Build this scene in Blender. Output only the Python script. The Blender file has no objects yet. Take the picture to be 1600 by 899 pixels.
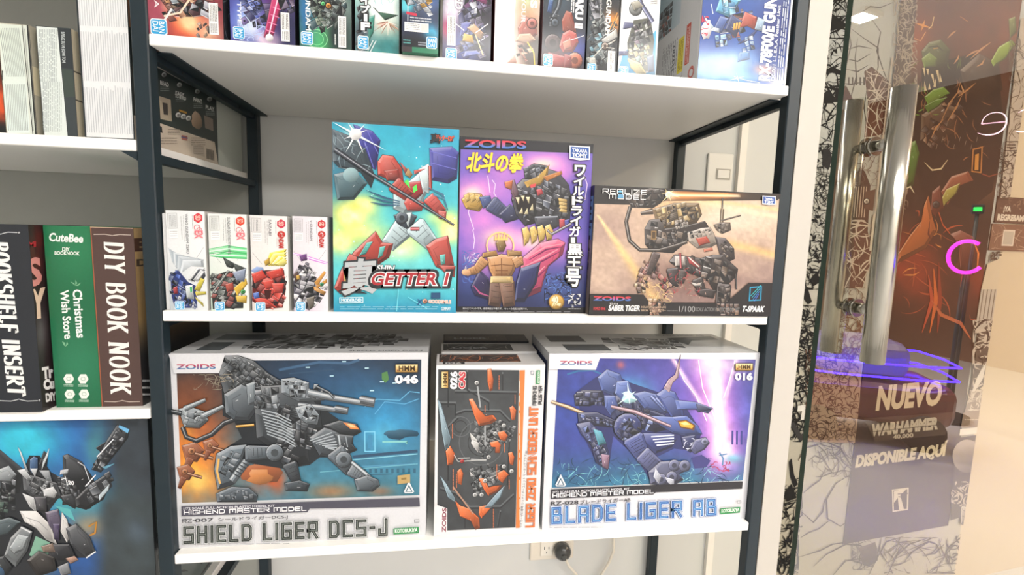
import bpy, bmesh, math, random
import numpy as np
from mathutils import Matrix, Vector

C = bpy.context.collection
SC = bpy.context.scene
PI = math.pi

# ------------------------------------------------------------------ camera
cam_d = bpy.data.cameras.new('camera')
cam = bpy.data.objects.new('camera', cam_d); C.objects.link(cam)
cam_d.sensor_width = 36.0; cam_d.lens = 745.69 * 36.0 / 1600.0
cam_d.clip_start = 0.02; cam_d.clip_end = 60
cr = Vector((0.9902, -0.1363, 0.0316)); cf = Vector((0.1389, 0.9842, -0.1098)).normalized()
cr = (cr - cf * cr.dot(cf)).normalized(); cu = cr.cross(cf)
cam.matrix_world = Matrix(((cr.x, cu.x, -cf.x, 0.3883), (cr.y, cu.y, -cf.y, -0.7132), (cr.z, cu.z, -cf.z, 1.1083), (0, 0, 0, 1)))
SC.camera = cam

# ------------------------------------------------------------------ light
w = bpy.data.worlds.new('room_light'); SC.world = w; w.use_nodes = True
w.node_tree.nodes['Background'].inputs[0].default_value = (1.0, 0.985, 0.97, 1)
w.node_tree.nodes['Background'].inputs[1].default_value = 0.06
SC.view_settings.view_transform = 'Standard'; SC.view_settings.look = 'None'
SC.view_settings.exposure = 0.28; SC.view_settings.gamma = 1.0; SC.view_settings.use_curve_mapping = False

CEIL = 2.75
def area(name, loc, sx, sy, power, col, rot=(0, 0, 0)):
    l = bpy.data.lights.new(name, 'AREA'); l.shape = 'RECTANGLE'; l.size = sx; l.size_y = sy
    l.energy = power; l.color = col
    o = bpy.data.objects.new(name, l); C.objects.link(o); o.location = loc; o.rotation_euler = rot
    return o
PANELS = [(0.7, -1.9), (2.1, -1.9), (0.9, -3.6), (2.5, -3.6)]
for (px_, py_), pw_ in zip(PANELS, (22, 38, 32, 58)):
    area('panel_light', (px_, py_, CEIL - 0.03), 1.15, 0.55, pw_, (1.0, 0.995, 0.98))
MALL = [(3.86, -1.85), (4.2, 0.0), (3.8, -3.9)]
for px_, py_ in MALL:
    area('mall_light', (px_, py_, CEIL - 0.03), 0.16, 0.12, 62, (1.0, 0.80, 0.60))

# ------------------------------------------------------------------ materials
def s2l(c):
    c = np.asarray(c, float)
    return np.where(c <= 0.04045, c / 12.92, ((c + 0.055) / 1.055) ** 2.4)
def hexc(h):
    if not isinstance(h, str): return np.array(h, float) / 255.0
    h = h.lstrip('#')
    if len(h) == 3: h = ''.join(k * 2 for k in h)
    return np.array([int(h[i:i + 2], 16) for i in (0, 2, 4)]) / 255.0
MATS = {}
def mat(name, col, rough=0.5, metal=0.0, coat=0.0, var=0.05, scale=40.0, bump=0.0, spec=0.5, stretch=None):
    if name in MATS: return MATS[name]
    m = bpy.data.materials.new(name); m.use_nodes = True; nt = m.node_tree
    b = nt.nodes['Principled BSDF']
    c = s2l(hexc(col))
    tc = nt.nodes.new('ShaderNodeTexCoord'); nz = nt.nodes.new('ShaderNodeTexNoise')
    nz.inputs['Scale'].default_value = scale; nz.inputs['Detail'].default_value = 4
    if stretch:
        mp = nt.nodes.new('ShaderNodeMapping'); mp.inputs['Scale'].default_value = stretch
        nt.links.new(tc.outputs['Object'], mp.inputs['Vector']); nt.links.new(mp.outputs['Vector'], nz.inputs['Vector'])
    else: nt.links.new(tc.outputs['Object'], nz.inputs['Vector'])
    rp = nt.nodes.new('ShaderNodeValToRGB')
    rp.color_ramp.elements[0].color = (*(c * (1 - var)), 1); rp.color_ramp.elements[1].color = (*np.clip(c * (1 + var), 0, 1), 1)
    nt.links.new(nz.outputs['Fac'], rp.inputs['Fac']); nt.links.new(rp.outputs['Color'], b.inputs['Base Color'])
    b.inputs['Roughness'].default_value = rough; b.inputs['Metallic'].default_value = metal
    b.inputs['Coat Weight'].default_value = coat; b.inputs['Coat Roughness'].default_value = 0.08
    b.inputs['Specular IOR Level'].default_value = spec
    if bump:
        bp = nt.nodes.new('ShaderNodeBump'); bp.inputs['Strength'].default_value = bump; bp.inputs['Distance'].default_value = 0.002
        nt.links.new(nz.outputs['Fac'], bp.inputs['Height']); nt.links.new(bp.outputs['Normal'], b.inputs['Normal'])
    MATS[name] = m
    return m
def glow_mat(name, col, strength):
    if name in MATS: return MATS[name]
    m = bpy.data.materials.new(name); m.use_nodes = True; nt = m.node_tree
    b = nt.nodes['Principled BSDF']; c = s2l(hexc(col))
    b.inputs['Base Color'].default_value = (*c, 1); b.inputs['Emission Color'].default_value = (*c, 1)
    b.inputs['Emission Strength'].default_value = strength
    MATS[name] = m
    return m
def print_mat(name, rough, coat):
    m = bpy.data.materials.new(name); m.use_nodes = True; nt = m.node_tree
    b = nt.nodes['Principled BSDF']
    at = nt.nodes.new('ShaderNodeAttribute'); at.attribute_name = 'ink'
    nz = nt.nodes.new('ShaderNodeTexNoise'); nz.inputs['Scale'].default_value = 300
    tc = nt.nodes.new('ShaderNodeTexCoord'); nt.links.new(tc.outputs['Object'], nz.inputs['Vector'])
    mp = nt.nodes.new('ShaderNodeMapRange'); mp.inputs['To Min'].default_value = 0.94; mp.inputs['To Max'].default_value = 1.06
    nt.links.new(nz.outputs['Fac'], mp.inputs['Value'])
    vm = nt.nodes.new('ShaderNodeVectorMath'); vm.operation = 'SCALE'
    nt.links.new(at.outputs['Color'], vm.inputs[0]); nt.links.new(mp.outputs['Result'], vm.inputs['Scale'])
    nt.links.new(vm.outputs['Vector'], b.inputs['Base Color'])
    b.inputs['Roughness'].default_value = rough; b.inputs['Coat Weight'].default_value = coat; b.inputs['Coat Roughness'].default_value = 0.12
    b.inputs['Specular IOR Level'].default_value = 0.3
    return m
PRINT = print_mat('printed_card', 0.5, 0.5)
PRINT_MATT = print_mat('printed_paper', 0.8, 0.0)
WHITE_BOARD = mat('white_melamine', 'f0efea', 0.45, var=0.015, scale=8)
STEEL = mat('black_powder_coated_steel', '11222a', 0.5, var=0.12, scale=60, bump=0.05)
WALLP = mat('painted_plaster', 'd4d5d3', 0.85, var=0.02, scale=6, bump=0.1)
WARM = mat('warm_plaster', '6a4530', 0.8, var=0.04, scale=3)
CARD_W = mat('white_card', 'dcdcdc', 0.5, var=0.02, coat=0.1)
CARD_K = mat('black_card', '1d1e22', 0.45, var=0.1, coat=0.1)
CARD_B = mat('brown_card', '8d7458', 0.7, var=0.08)
CHROME = mat('brushed_steel', 'b0ada3', 0.2, metal=1.0, var=0.06, scale=90, stretch=(1, 1, 0.03))

# ------------------------------------------------------------------ mesh helpers
def link(name, me, m=None, parent=None, loc=None):
    o = bpy.data.objects.new(name, me); C.objects.link(o)
    if m is not None:
        for k in (m if isinstance(m, (list, tuple)) else [m]): me.materials.append(k)
    if parent: o.parent = parent
    if loc is not None: o.location = loc
    return o
def from_bm(name, bm, m, parent=None, loc=None, smooth=False):
    me = bpy.data.meshes.new(name); bm.to_mesh(me); bm.free()
    if smooth:
        for p in me.polygons: p.use_smooth = True
    return link(name, me, m, parent, loc)
def add_box(bm, x0, x1, y0, y1, z0, z1, bev=0.0, seg=1, mi=0):
    r = bmesh.ops.create_cube(bm, size=1.0)
    vs = r['verts']
    bmesh.ops.scale(bm, vec=(x1 - x0, y1 - y0, z1 - z0), verts=vs)
    bmesh.ops.translate(bm, vec=((x0 + x1) / 2, (y0 + y1) / 2, (z0 + z1) / 2), verts=vs)
    fs = set(f for v in vs for f in v.link_faces)
    for f in fs: f.material_index = mi
    if bev:
        es = list(set(e for v in vs for e in v.link_edges))
        bmesh.ops.bevel(bm, geom=es, offset=bev, segments=seg, affect='EDGES', profile=0.5)
def add_tube(bm, pts, r, n=12, cap=True):
    pts = [Vector(p) for p in pts]; rings = []
    rs = r if isinstance(r, (list, tuple)) else [r] * len(pts)
    ref = None
    for i, p in enumerate(pts):
        t = (pts[min(i + 1, len(pts) - 1)] - pts[max(i - 1, 0)]).normalized()
        if ref is None:
            ref = Vector((0, 0, 1)) if abs(t.z) < 0.9 else Vector((1, 0, 0))
        a = t.cross(ref).normalized(); b = a.cross(t).normalized(); ref = b
        rings.append([bm.verts.new(p + (a * math.cos(2 * PI * k / n) + b * math.sin(2 * PI * k / n)) * rs[i]) for k in range(n)])
    for i in range(len(rings) - 1):
        for k in range(n):
            f = bm.faces.new((rings[i][k], rings[i][(k + 1) % n], rings[i + 1][(k + 1) % n], rings[i + 1][k])); f.smooth = True
    if cap:
        bm.faces.new(list(reversed(rings[0]))); bm.faces.new(rings[-1])
def tag(o, label=None, cat=None, group=None, kind=None):
    if label: o['label'] = label
    if cat: o['category'] = cat
    if group: o['group'] = group
    if kind: o['kind'] = kind
    return o
def empty(name, loc=(0, 0, 0)):
    o = bpy.data.objects.new(name, None); C.objects.link(o); o.location = loc; o.empty_display_size = 0.05
    return o
def box_obj(name, x0, x1, y0, y1, z0, z1, m, parent=None, bev=0.0):
    bm = bmesh.new()
    if parent is None:
        add_box(bm, 0, x1 - x0, 0, y1 - y0, 0, z1 - z0, bev); loc = (x0, y0, z0)
    else:
        add_box(bm, x0, x1, y0, y1, z0, z1, bev); loc = None
    bmesh.ops.recalc_face_normals(bm, faces=bm.faces)
    return from_bm(name, bm, m, parent, loc)

# ------------------------------------------------------------------ printed art: flat coloured shapes laid on a face
INK = 0.86
def homography(src, dst):
    A = []
    for (x, y), (X, Y) in zip(src, dst):
        A.append([x, y, 1, 0, 0, 0, -X * x, -X * y, -X]); A.append([0, 0, 0, x, y, 1, -Y * x, -Y * y, -Y])
    return np.linalg.svd(np.array(A))[2][-1].reshape(3, 3)
def vnoise(x, y, seed, oct_=4):
    rs = np.random.RandomState(seed); out = 0; amp = 0.5
    for o in range(oct_):
        L = rs.rand(64, 64); f = 2 ** o
        X = x * f; Y = y * f
        xi = np.floor(X).astype(int); yi = np.floor(Y).astype(int); fx = X - xi; fy = Y - yi
        fx = fx * fx * (3 - 2 * fx); fy = fy * fy * (3 - 2 * fy)
        g = lambda a, b: L[a % 64, b % 64]
        out = out + amp * ((g(xi, yi) * (1 - fx) + g(xi + 1, yi) * fx) * (1 - fy) + (g(xi, yi + 1) * (1 - fx) + g(xi + 1, yi + 1) * fx) * fy)
        amp *= 0.5
    return out
_tc = bpy.data.curves.new('type', 'FONT'); _to = bpy.data.objects.new('type', _tc); C.objects.link(_to)
_tcache = {}
def glyphs(s, bold, res=3):
    k = (s, bold)
    if k not in _tcache:
        _tc.body = s; _tc.offset = bold; _tc.resolution_u = res
        bpy.context.view_layer.update()
        dg = bpy.context.evaluated_depsgraph_get(); e = _to.evaluated_get(dg); me = e.to_mesh()
        v = np.array([q.co[:2] for q in me.vertices]).reshape(-1, 2); f = [list(p.vertices) for p in me.polygons]
        e.to_mesh_clear(); _tcache[k] = (v, f)
    return _tcache[k]
SQ = {
 'A': (4, [[(0, 0), (0, 6), (4, 6), (4, 0)], [(0, 2.6), (4, 2.6)]]), 'B': (4, [[(0, 0), (0, 6), (3.4, 6), (3.4, 3.2), (4, 2.9), (4, 0), (0, 0)], [(0, 3.2), (3.4, 3.2)]]),
 'C': (4, [[(4, 6), (0, 6), (0, 0), (4, 0)]]), 'D': (4, [[(0, 0), (0, 6), (3, 6), (4, 5), (4, 1), (3, 0), (0, 0)]]),
 'E': (3.6, [[(3.6, 6), (0, 6), (0, 0), (3.6, 0)], [(0, 3), (3.2, 3)]]), 'F': (3.6, [[(3.6, 6), (0, 6), (0, 0)], [(0, 3), (3.2, 3)]]),
 'G': (4, [[(4, 6), (0, 6), (0, 0), (4, 0), (4, 3), (2, 3)]]), 'H': (4, [[(0, 0), (0, 6)], [(4, 0), (4, 6)], [(0, 3), (4, 3)]]),
 'I': (0.2, [[(0.1, 0), (0.1, 6)]]), 'J': (3.4, [[(3.4, 6), (3.4, 0), (0, 0), (0, 2)]]), 'K': (4, [[(0, 0), (0, 6)], [(4, 6), (0.4, 3), (4, 0)]]),
 'L': (3.4, [[(0, 6), (0, 0), (3.4, 0)]]), 'M': (5, [[(0, 0), (0, 6), (5, 6), (5, 0)], [(2.5, 6), (2.5, 1.5)]]), 'N': (4, [[(0, 0), (0, 6), (4, 0), (4, 6)]]),
 'O': (4, [[(0, 0), (0, 6), (4, 6), (4, 0), (0, 0)]]), 'P': (4, [[(0, 0), (0, 6), (4, 6), (4, 2.8), (0, 2.8)]]), 'R': (4, [[(0, 0), (0, 6), (4, 6), (4, 2.8), (0, 2.8)], [(2, 2.8), (4, 0)]]),
 'S': (4, [[(4, 6), (0, 6), (0, 3), (4, 3), (4, 0), (0, 0)]]), 'T': (4, [[(0, 6), (4, 6)], [(2, 6), (2, 0)]]), 'U': (4, [[(0, 6), (0, 0), (4, 0), (4, 6)]]),
 'V': (4, [[(0, 6), (2, 0), (4, 6)]]), 'W': (5, [[(0, 6), (0, 0), (5, 0), (5, 6)], [(2.5, 0), (2.5, 5)]]), 'X': (4, [[(0, 6), (4, 0)], [(0, 0), (4, 6)]]),
 'Y': (4, [[(0, 6), (0, 3), (4, 3), (4, 6)], [(2, 3), (2, 0)]]), 'Z': (4, [[(0, 6), (4, 6), (0, 0), (4, 0)]]), '-': (1.6, [[(0, 3), (1.6, 3)]]), ' ': (1.2, []),
}
def _ell(cx, cy, rx, ry, a0=0, a1=360, n=20):
    return [(cx + rx * math.cos(math.radians(a0 + (a1 - a0) * i / n)), cy + ry * math.sin(math.radians(a0 + (a1 - a0) * i / n))) for i in range(n + 1)]
def _sf(x, y): return [(x - 0.75, y), (x + 0.75, y)]
SERIF = {
 'O': (3.6, [_ell(1.8, 3, 1.5, 3)]), 'B': (3.4, [[(0.5, 0), (0.5, 6)], [(0, 6), (1.5, 6)] + _ell(1.5, 4.6, 1.3, 1.4, 90, -90, 10), [(0.5, 3.2), (1.6, 3.2)] + _ell(1.6, 1.6, 1.6, 1.6, 90, -90, 10) + [(0, 0)]]),
 'K': (3.8, [[(0.5, 0), (0.5, 6)], _sf(0.5, 0), _sf(0.5, 6), [(3.3, 6), (0.7, 2.8)], [(1.5, 3.6), (2.0, 2.6), (2.6, 1.0), (3.2, 0)], _sf(3.1, 6), _sf(3.2, 0)]),
 'S': (3.2, [_ell(1.5, 4.5, 1.25, 1.5, 20, 270, 12) + _ell(1.5, 1.5, 1.4, 1.5, 90, -160, 12)]), 'H': (3.8, [[(0.5, 0), (0.5, 6)], [(3.1, 0), (3.1, 6)], [(0.5, 3.1), (3.1, 3.1)], _sf(0.5, 0), _sf(0.5, 6), _sf(3.1, 0), _sf(3.1, 6)]),
 'E': (3.2, [[(0.5, 0), (0.5, 6)], [(-0.2, 6), (2.7, 6), (2.7, 5.1)], [(0.5, 3.1), (2, 3.1)], [(2, 2.6), (2, 3.6)], [(-0.2, 0), (2.7, 0), (2.7, 1)]]), 'L': (3, [[(0.5, 0), (0.5, 6)], _sf(0.5, 6), [(-0.2, 0), (2.6, 0), (2.6, 1.1)]]),
 'F': (3, [[(0.5, 0), (0.5, 6)], [(-0.2, 6), (2.7, 6), (2.7, 5.1)], [(0.5, 3.1), (2, 3.1)], [(2, 2.6), (2, 3.6)], _sf(0.5, 0)]), 'I': (1.4, [[(0.5, 0), (0.5, 6)], _sf(0.5, 0), _sf(0.5, 6)]),
 'N': (3.8, [[(0.4, 0), (0.4, 6)], [(0.5, 6), (3.0, 0)], [(3.1, 0), (3.1, 6)], _sf(0.4, 0), _sf(0.2, 6), _sf(3.1, 6)]), 'R': (3.6, [[(0.5, 0), (0.5, 6)], [(-0.2, 6), (1.5, 6)] + _ell(1.5, 4.5, 1.4, 1.5, 90, -90, 10) + [(0.5, 3)], [(1.5, 3), (2.2, 1.5), (3.2, 0)], _sf(0.5, 0), _sf(3.2, 0)]),
 'T': (3.4, [[(1.6, 0), (1.6, 6)], [(0, 5), (0, 6), (3.2, 6), (3.2, 5)], _sf(1.6, 0)]), 'D': (3.6, [[(0.5, 0), (0.5, 6)], [(-0.2, 6), (1.3, 6)] + _ell(1.3, 3, 1.9, 3, 90, -90, 14) + [(-0.2, 0)]]),
 'Y': (3.6, [[(0.3, 6), (1.7, 3)], [(3.1, 6), (1.7, 3)], [(1.7, 3), (1.7, 0)], _sf(0.3, 6), _sf(3.1, 6), _sf(1.7, 0)]), ' ': (1.8, []),
}
def shade(c, k):
    c = np.asarray(c, float)
    return np.clip(c * k, 0, 1) if k <= 1 else np.clip(c + (1 - c) * (k - 1), 0, 1)
class Art:
    """flat print; shapes are given in a drawing frame whose four corners (TL,TR,BR,BL) are the corners of the face"""
    def __init__(s, quad, w, h):
        s.H = homography(quad, [(0, h), (w, h), (w, 0), (0, 0)]); s.w = w; s.h = h; s.quad = quad
        s.b = {}; s.L = 0; s.yd = quad[0][1] < quad[3][1]; s.last = None; s.part('cover_print')
    def part(s, name, label=None):
        key = name
        if name not in ('cover_print', 'side_print', 'top_print', 'wallpaper', 'card_print'): key = (name, len(s.b))
        s.cur = s.b.setdefault(key, {'v': [], 'z': [], 'c': [], 'f': [], 'n': 0, 'label': label, 'name': name}); s.last = None
        s.L += 1
    def fresh(s, key):
        """each separate line of lettering becomes a part of its own"""
        if s.cur['name'].endswith('lettering') and s.last is not None and s.last != key: s.part(s.cur['name'], s.cur['label'])
        s.last = key
    def raw(s, pts, cols, faces=None, up=True):
        if up: s.L += 1
        b = s.cur; n = len(pts)
        b['v'].append(np.asarray(pts, float).reshape(-1, 2)); b['z'].append(np.full(n, s.L * 1e-5))
        cols = np.asarray(cols, float)
        b['c'].append(np.tile(cols, (n, 1)) if cols.ndim == 1 else cols)
        b['f'] += [[i + b['n'] for i in f] for f in (faces or [list(range(n))])]
        b['n'] += n
    def poly(s, pts, col, up=True): s.raw(pts, hexc(col), None, up)
    def full(s, col): s.poly(s.quad, col)
    def rect(s, x0, y0, x1, y1, col): s.poly([(x0, y0), (x1, y0), (x1, y1), (x0, y1)], col)
    def bg(s, quad, fn, nx=70, ny=50):
        q = np.array(quad, float); uu, vv = np.meshgrid(np.linspace(0, 1, nx), np.linspace(0, 1, ny))
        P = (q[0] * ((1 - uu) * (1 - vv))[..., None] + q[1] * (uu * (1 - vv))[..., None] + q[2] * (uu * vv)[..., None] + q[3] * ((1 - uu) * vv)[..., None])
        col = np.clip(fn(P[..., 0], P[..., 1], uu, vv), 0, 1)
        f = [[j * nx + i, j * nx + i + 1, (j + 1) * nx + i + 1, (j + 1) * nx + i] for j in range(ny - 1) for i in range(nx - 1)]
        s.raw(P.reshape(-1, 2), col.reshape(-1, 3), f)
    def stroke(s, pts, wd, col, up=True, w2=None, closed=False, ends=None):
        """ribbon along a polyline; wd constant, list, or (thick, thin) contrast when w2 is given"""
        p = np.array(pts, float)
        if len(p) < 2: return
        t = np.gradient(p, axis=0) if len(p) > 2 else np.repeat(p[1:] - p[:1], 2, 0)
        if closed: t[0] = t[-1] = p[1] - p[-2]
        t /= (np.linalg.norm(t, axis=1, keepdims=True) + 1e-9); nn = np.stack([-t[:, 1], t[:, 0]], 1)
        ww = np.full(len(p), wd) if np.isscalar(wd) else np.interp(np.linspace(0, 1, len(p)), np.linspace(0, 1, len(wd)), wd)
        ww = ww[:, None] / 2
        if up: s.L += 1
        A = p + nn * ww; B = p - nn * ww; n = len(p)
        s.raw(np.concatenate([A, B]), hexc(col), [[i, i + 1, n + i + 1, n + i] for i in range(n - 1)], False)
    def segs(s, pts, wd, col, up=True, ext=0.5):
        """square-cornered line with mitred joints and square caps"""
        s.L += 1 if up else 0.3
        p = [np.array(k, float) for k in pts]; p = [k for m, k in enumerate(p) if m == 0 or np.hypot(*(k - p[m - 1])) > 1e-6]
        if len(p) < 2: return
        closed = np.hypot(*(p[0] - p[-1])) < 1e-6 and len(p) > 3
        if closed: p = p[:-1]
        n = len(p); un = lambda v: v / (np.hypot(*v) + 1e-9)
        dirs = [un(p[(m + 1) % n] - p[m]) for m in range(n)]; A = []; B = []
        for m in range(n):
            d1 = dirs[m - 1] if (closed or m > 0) else dirs[0]; d2 = dirs[m] if (closed or m < n - 1) else dirs[m - 1]
            n1 = np.array([-d1[1], d1[0]]); n2 = np.array([-d2[1], d2[0]]); k = (n1 + n2) / max(0.35, 1 + n1 @ n2) * wd / 2
            q = p[m] + (0 if closed or 0 < m < n - 1 else (-d2 if m == 0 else d1) * wd * ext)
            A.append(q + k); B.append(q - k)
        e = n if closed else n - 1
        s.raw(A + B, hexc(col), [[m, (m + 1) % n, n + (m + 1) % n, n + m] for m in range(e)], False)
    def plate(s, pts, col, lw=4, hi=True, line='111418', inner=True):
        """armour panel: dark seam, bevelled rim shaded by the way each edge faces, gradient centre, panel line"""
        p = np.array(pts, float); c = hexc(col); cen = p.mean(0); n = len(p)
        if line is not None: s.stroke(list(p) + [p[0]], lw * 1.15, line, closed=True)
        k = (p - p.min(0)) / (np.ptp(p, axis=0) + 1e-6); g = 1.26 - 0.72 * (0.35 * k[:, 0] + 0.65 * k[:, 1])
        if not s.yd: g = 1.26 - 0.72 * (0.35 * k[:, 0] + 0.65 * (1 - k[:, 1]))
        if not hi or lw < 0.6:
            s.raw(p, np.array([shade(c, v) for v in g])); return
        q = cen + (p - cen) * 0.80; sgn = np.sign(sum(p[m][0] * p[(m + 1) % n][1] - p[(m + 1) % n][0] * p[m][1] for m in range(n))) or 1
        s.L += 1
        for m in range(n):
            o = (m + 1) % n; e = p[o] - p[m]; l = np.hypot(*e) + 1e-9; nx, ny = sgn * e[1] / l, -sgn * e[0] / l
            if not s.yd: ny = -ny
            f = 1.0 - 0.42 * ny - 0.25 * nx
            s.raw([p[m], p[o], q[o], q[m]], np.array([shade(c, f), shade(c, f * .95), shade(c, f * .8), shade(c, f * .9)]), None, False)
        s.raw(q, np.array([shade(c, v) for v in g]))
        if inner and n > 3:
            r = cen + (p - cen) * 0.52; R = random.Random(int(abs(cen[0] * 7 + cen[1] * 3)) + n); st = R.randrange(n)
            s.stroke([r[(st + m) % n] for m in range(max(3, n // 2 + 1))], lw * 0.32, shade(c, 0.5) * 255)
            a0, a1 = q[st], r[st]; s.stroke([a0, a1], lw * 0.3, shade(c, 0.5) * 255, False)
            if R.random() < .6:
                b = r[(st + 2) % n] * .6 + cen * .4; d = (r[(st + 3) % n] - r[(st + 2) % n]) * .3; s.stroke([b, b + d], lw * .55, shade(c, 1.55) * 255, False)
    def tube(s, pts, wd, col, line='111418', lw=3):
        c = hexc(col); W = np.array(wd if not np.isscalar(wd) else [wd, wd], float)
        s.stroke(pts, W + lw, line); s.stroke(pts, W, shade(c, 0.62) * 255)
        q = np.array(pts, float) - [W.mean() * 0.1, W.mean() * 0.12]
        s.stroke(q, W * 0.58, c * 255); s.stroke(q - [W.mean() * 0.06, W.mean() * 0.08], W * 0.2, shade(c, 1.5) * 255)
    def limb(s, a, b, w0, w1, col, n=4, line='111418'):
        a = np.array(a, float); b = np.array(b, float); d = (b - a); l = np.linalg.norm(d); d /= l; m = np.array([-d[1], d[0]])
        s.plate([a + m * w0 / 2, a + d * l * 0.1 + m * w0 * 0.6, b + m * w1 / 2, b - m * w1 / 2, a + d * l * 0.1 - m * w0 * 0.6, a - m * w0 / 2], col, max(2, w0 * 0.06), line=line)
        s.L += 1
        for i in range(n):
            q = a + d * l * (0.25 + 0.6 * i / max(1, n)); ww = (w0 + (w1 - w0) * (0.25 + 0.6 * i / max(1, n))) * 0.42
            s.stroke([q + m * ww * (1 if i % 2 else .5), q - m * ww], max(1.0, w0 * 0.035), shade(hexc(col), 0.5) * 255, False)
    def joint(s, c, r, col):
        s.plate([(c[0] + r * math.cos(2 * PI * k / 14), c[1] + r * math.sin(2 * PI * k / 14)) for k in range(14)], col, max(2, r * 0.12), inner=False)
        s.raw([(c[0] + .45 * r * math.cos(2 * PI * k / 10), c[1] + .45 * r * math.sin(2 * PI * k / 10)) for k in range(10)], shade(hexc(col), 0.55))
    def greeble(s, pts, step, cols, seed=1, ang=0.0, fill=0.8, line='14171b'):
        """irregular machine panelling inside a polygon: skewed panels, vents, bolts, bright edges"""
        R = random.Random(seed); p = np.array(pts, float); ca, sa = math.cos(ang), math.sin(ang); M = np.array([[ca, -sa], [sa, ca]])
        q = p @ M; x0, y0 = q.min(0); x1, y1 = q.max(0)
        def inside(x, y):
            c = False; j = len(q) - 1
            for i in range(len(q)):
                if (q[i][1] > y) != (q[j][1] > y) and x < (q[j][0] - q[i][0]) * (y - q[i][1]) / (q[j][1] - q[i][1]) + q[i][0]: c = not c
                j = i
            return c
        L0 = s.L + 1; T_ = lambda a: np.array(a) @ M.T
        def leaf(Q):
            c4 = Q.mean(0)
            if not inside(*c4) or R.random() > fill + .12: return
            u = R.random(); c = hexc(R.choice(cols)) * (1 if u > .2 else .55); k = 0.88
            for v in Q:
                if not inside(*v): k = 0.7
            I = c4 + (Q - c4) * k
            if u < .3: I[R.randrange(4)] = c4 + (I[0] - c4) * R.uniform(-.2, .3)
            s.L = L0; s.raw(T_(c4 + (Q - c4) * (k + .1)), hexc(line), None, False)
            g = [1.35, 1.1, .6, .85]; o = R.choice((0, 0, 0, 1, 3)); g = g[o:] + g[:o]
            if not s.yd: g = [g[3], g[2], g[1], g[0]]
            s.L = L0 + 1; s.raw(T_(I), np.array([shade(c, t) for t in g]), None, False)
            s.L = L0 + 2
            if u > .82:
                for t in (.25, .5, .75): s.stroke(T_([I[0] * (1 - t) + I[3] * t, I[1] * (1 - t) + I[2] * t]), step * .07, shade(c, .4) * 255, False)
            elif u > .45: s.stroke(T_([I[0], I[1]]), step * R.uniform(.05, .12), shade(c, R.uniform(1.4, 1.8)) * 255, False)
            elif u > .36: r = step * .16; s.raw(T_([c4 + [r * math.cos(t), r * math.sin(t)] for t in (0, 1.05, 2.1, 3.14, 4.2, 5.25)]), shade(c, .35), None, False)
        def split(Q, d):
            w_ = np.hypot(*(Q[1] - Q[0])); h_ = np.hypot(*(Q[3] - Q[0]))
            if (max(w_, h_) < step * R.uniform(.9, 2.1) or d > 9): leaf(Q); return
            t = R.uniform(.3, .7); t2 = min(.8, max(.2, t + R.uniform(-.18, .18)))
            if w_ > h_: a = Q[0] + (Q[1] - Q[0]) * t; b = Q[3] + (Q[2] - Q[3]) * t2; split(np.array([Q[0], a, b, Q[3]]), d + 1); split(np.array([a, Q[1], Q[2], b]), d + 1)
            else: a = Q[0] + (Q[3] - Q[0]) * t; b = Q[1] + (Q[2] - Q[1]) * t2; split(np.array([Q[0], Q[1], b, a]), d + 1); split(np.array([a, b, Q[2], Q[3]]), d + 1)
        split(np.array([(x0, y0), (x1, y0), (x1, y1), (x0, y1)], float), 0)
        s.L = L0 + 3
    def blob(s, cx, cy, rx, ry, col, n=18, rag=0.0, seed=1, rot=0.0):
        R = random.Random(seed); P = []
        for k in range(n):
            a = 2 * PI * k / n; q = 1 + R.uniform(-rag, rag)
            x, y = rx * q * math.cos(a), ry * q * math.sin(a)
            P.append((cx + x * math.cos(rot) - y * math.sin(rot), cy + x * math.sin(rot) + y * math.cos(rot)))
        s.plate(P, col, 0, False, None, False)
    def star(s, cx, cy, r, col, rays=4, rot=0.3, thin=0.06):
        s.L += 1
        for k in range(rays):
            a = rot + 2 * PI * k / rays; d = np.array([math.cos(a), math.sin(a)]); m = np.array([-d[1], d[0]]) * r * thin
            c = np.array([cx, cy]); s.L += .2; s.poly([c + m, c + d * r * (1 if k % 2 == 0 else 0.6), c - m], col, False)
    def text(s, t, p, a, b, col, bold=0.02, out=None, ow=0.05, join=False):
        """t fitted to the parallelogram: p its bottom-left corner, a its base, b its height"""
        if not join: s.fresh((t, tuple(p)))
        p, a, b = (np.array(k, float) for k in (p, a, b))
        v, f = glyphs(t, 0.0)
        lo = v.min(0); sz = np.ptp(v, axis=0)
        for bo, co in (((bold + ow, out),) if out is not None else ()) + ((bold, col),):
            v, f = glyphs(t, bo)
            k = (v - lo) / sz
            s.raw(p + k[:, :1] * a + k[:, 1:] * b, hexc(co), f)
    def strokes(s, table, t, p, a, b, layers, contrast=None, gap=1.5):
        s.fresh((t, tuple(p)))
        p, a, b = (np.array(k, float) for k in (p, a, b))
        W = sum(table[ch][0] + gap for ch in t) - gap
        for wd, col in layers:
            x = 0; s.L += 1
            for ch in t:
                for ln in table[ch][1]:
                    P = [p + a * ((x + q[0]) / W) + b * (q[1] / 6.0) for q in ln]
                    if contrast is None: s.segs(P, wd, col, False)
                    else:
                        P = np.array(ln, float); d = np.gradient(P, axis=0) if len(P) > 2 else np.repeat(P[1:] - P[:1], 2, 0)
                        r = np.abs(d[:, 1]) / (np.linalg.norm(d, axis=1) + 1e-9)
                        q = [p + a * ((x + z[0]) / W) + b * (z[1] / 6.0) for z in ln]
                        s.L += .15; s.stroke(q, list(wd * (contrast + (1 - contrast) * r)), col, False)
                x += table[ch][0] + gap
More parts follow.
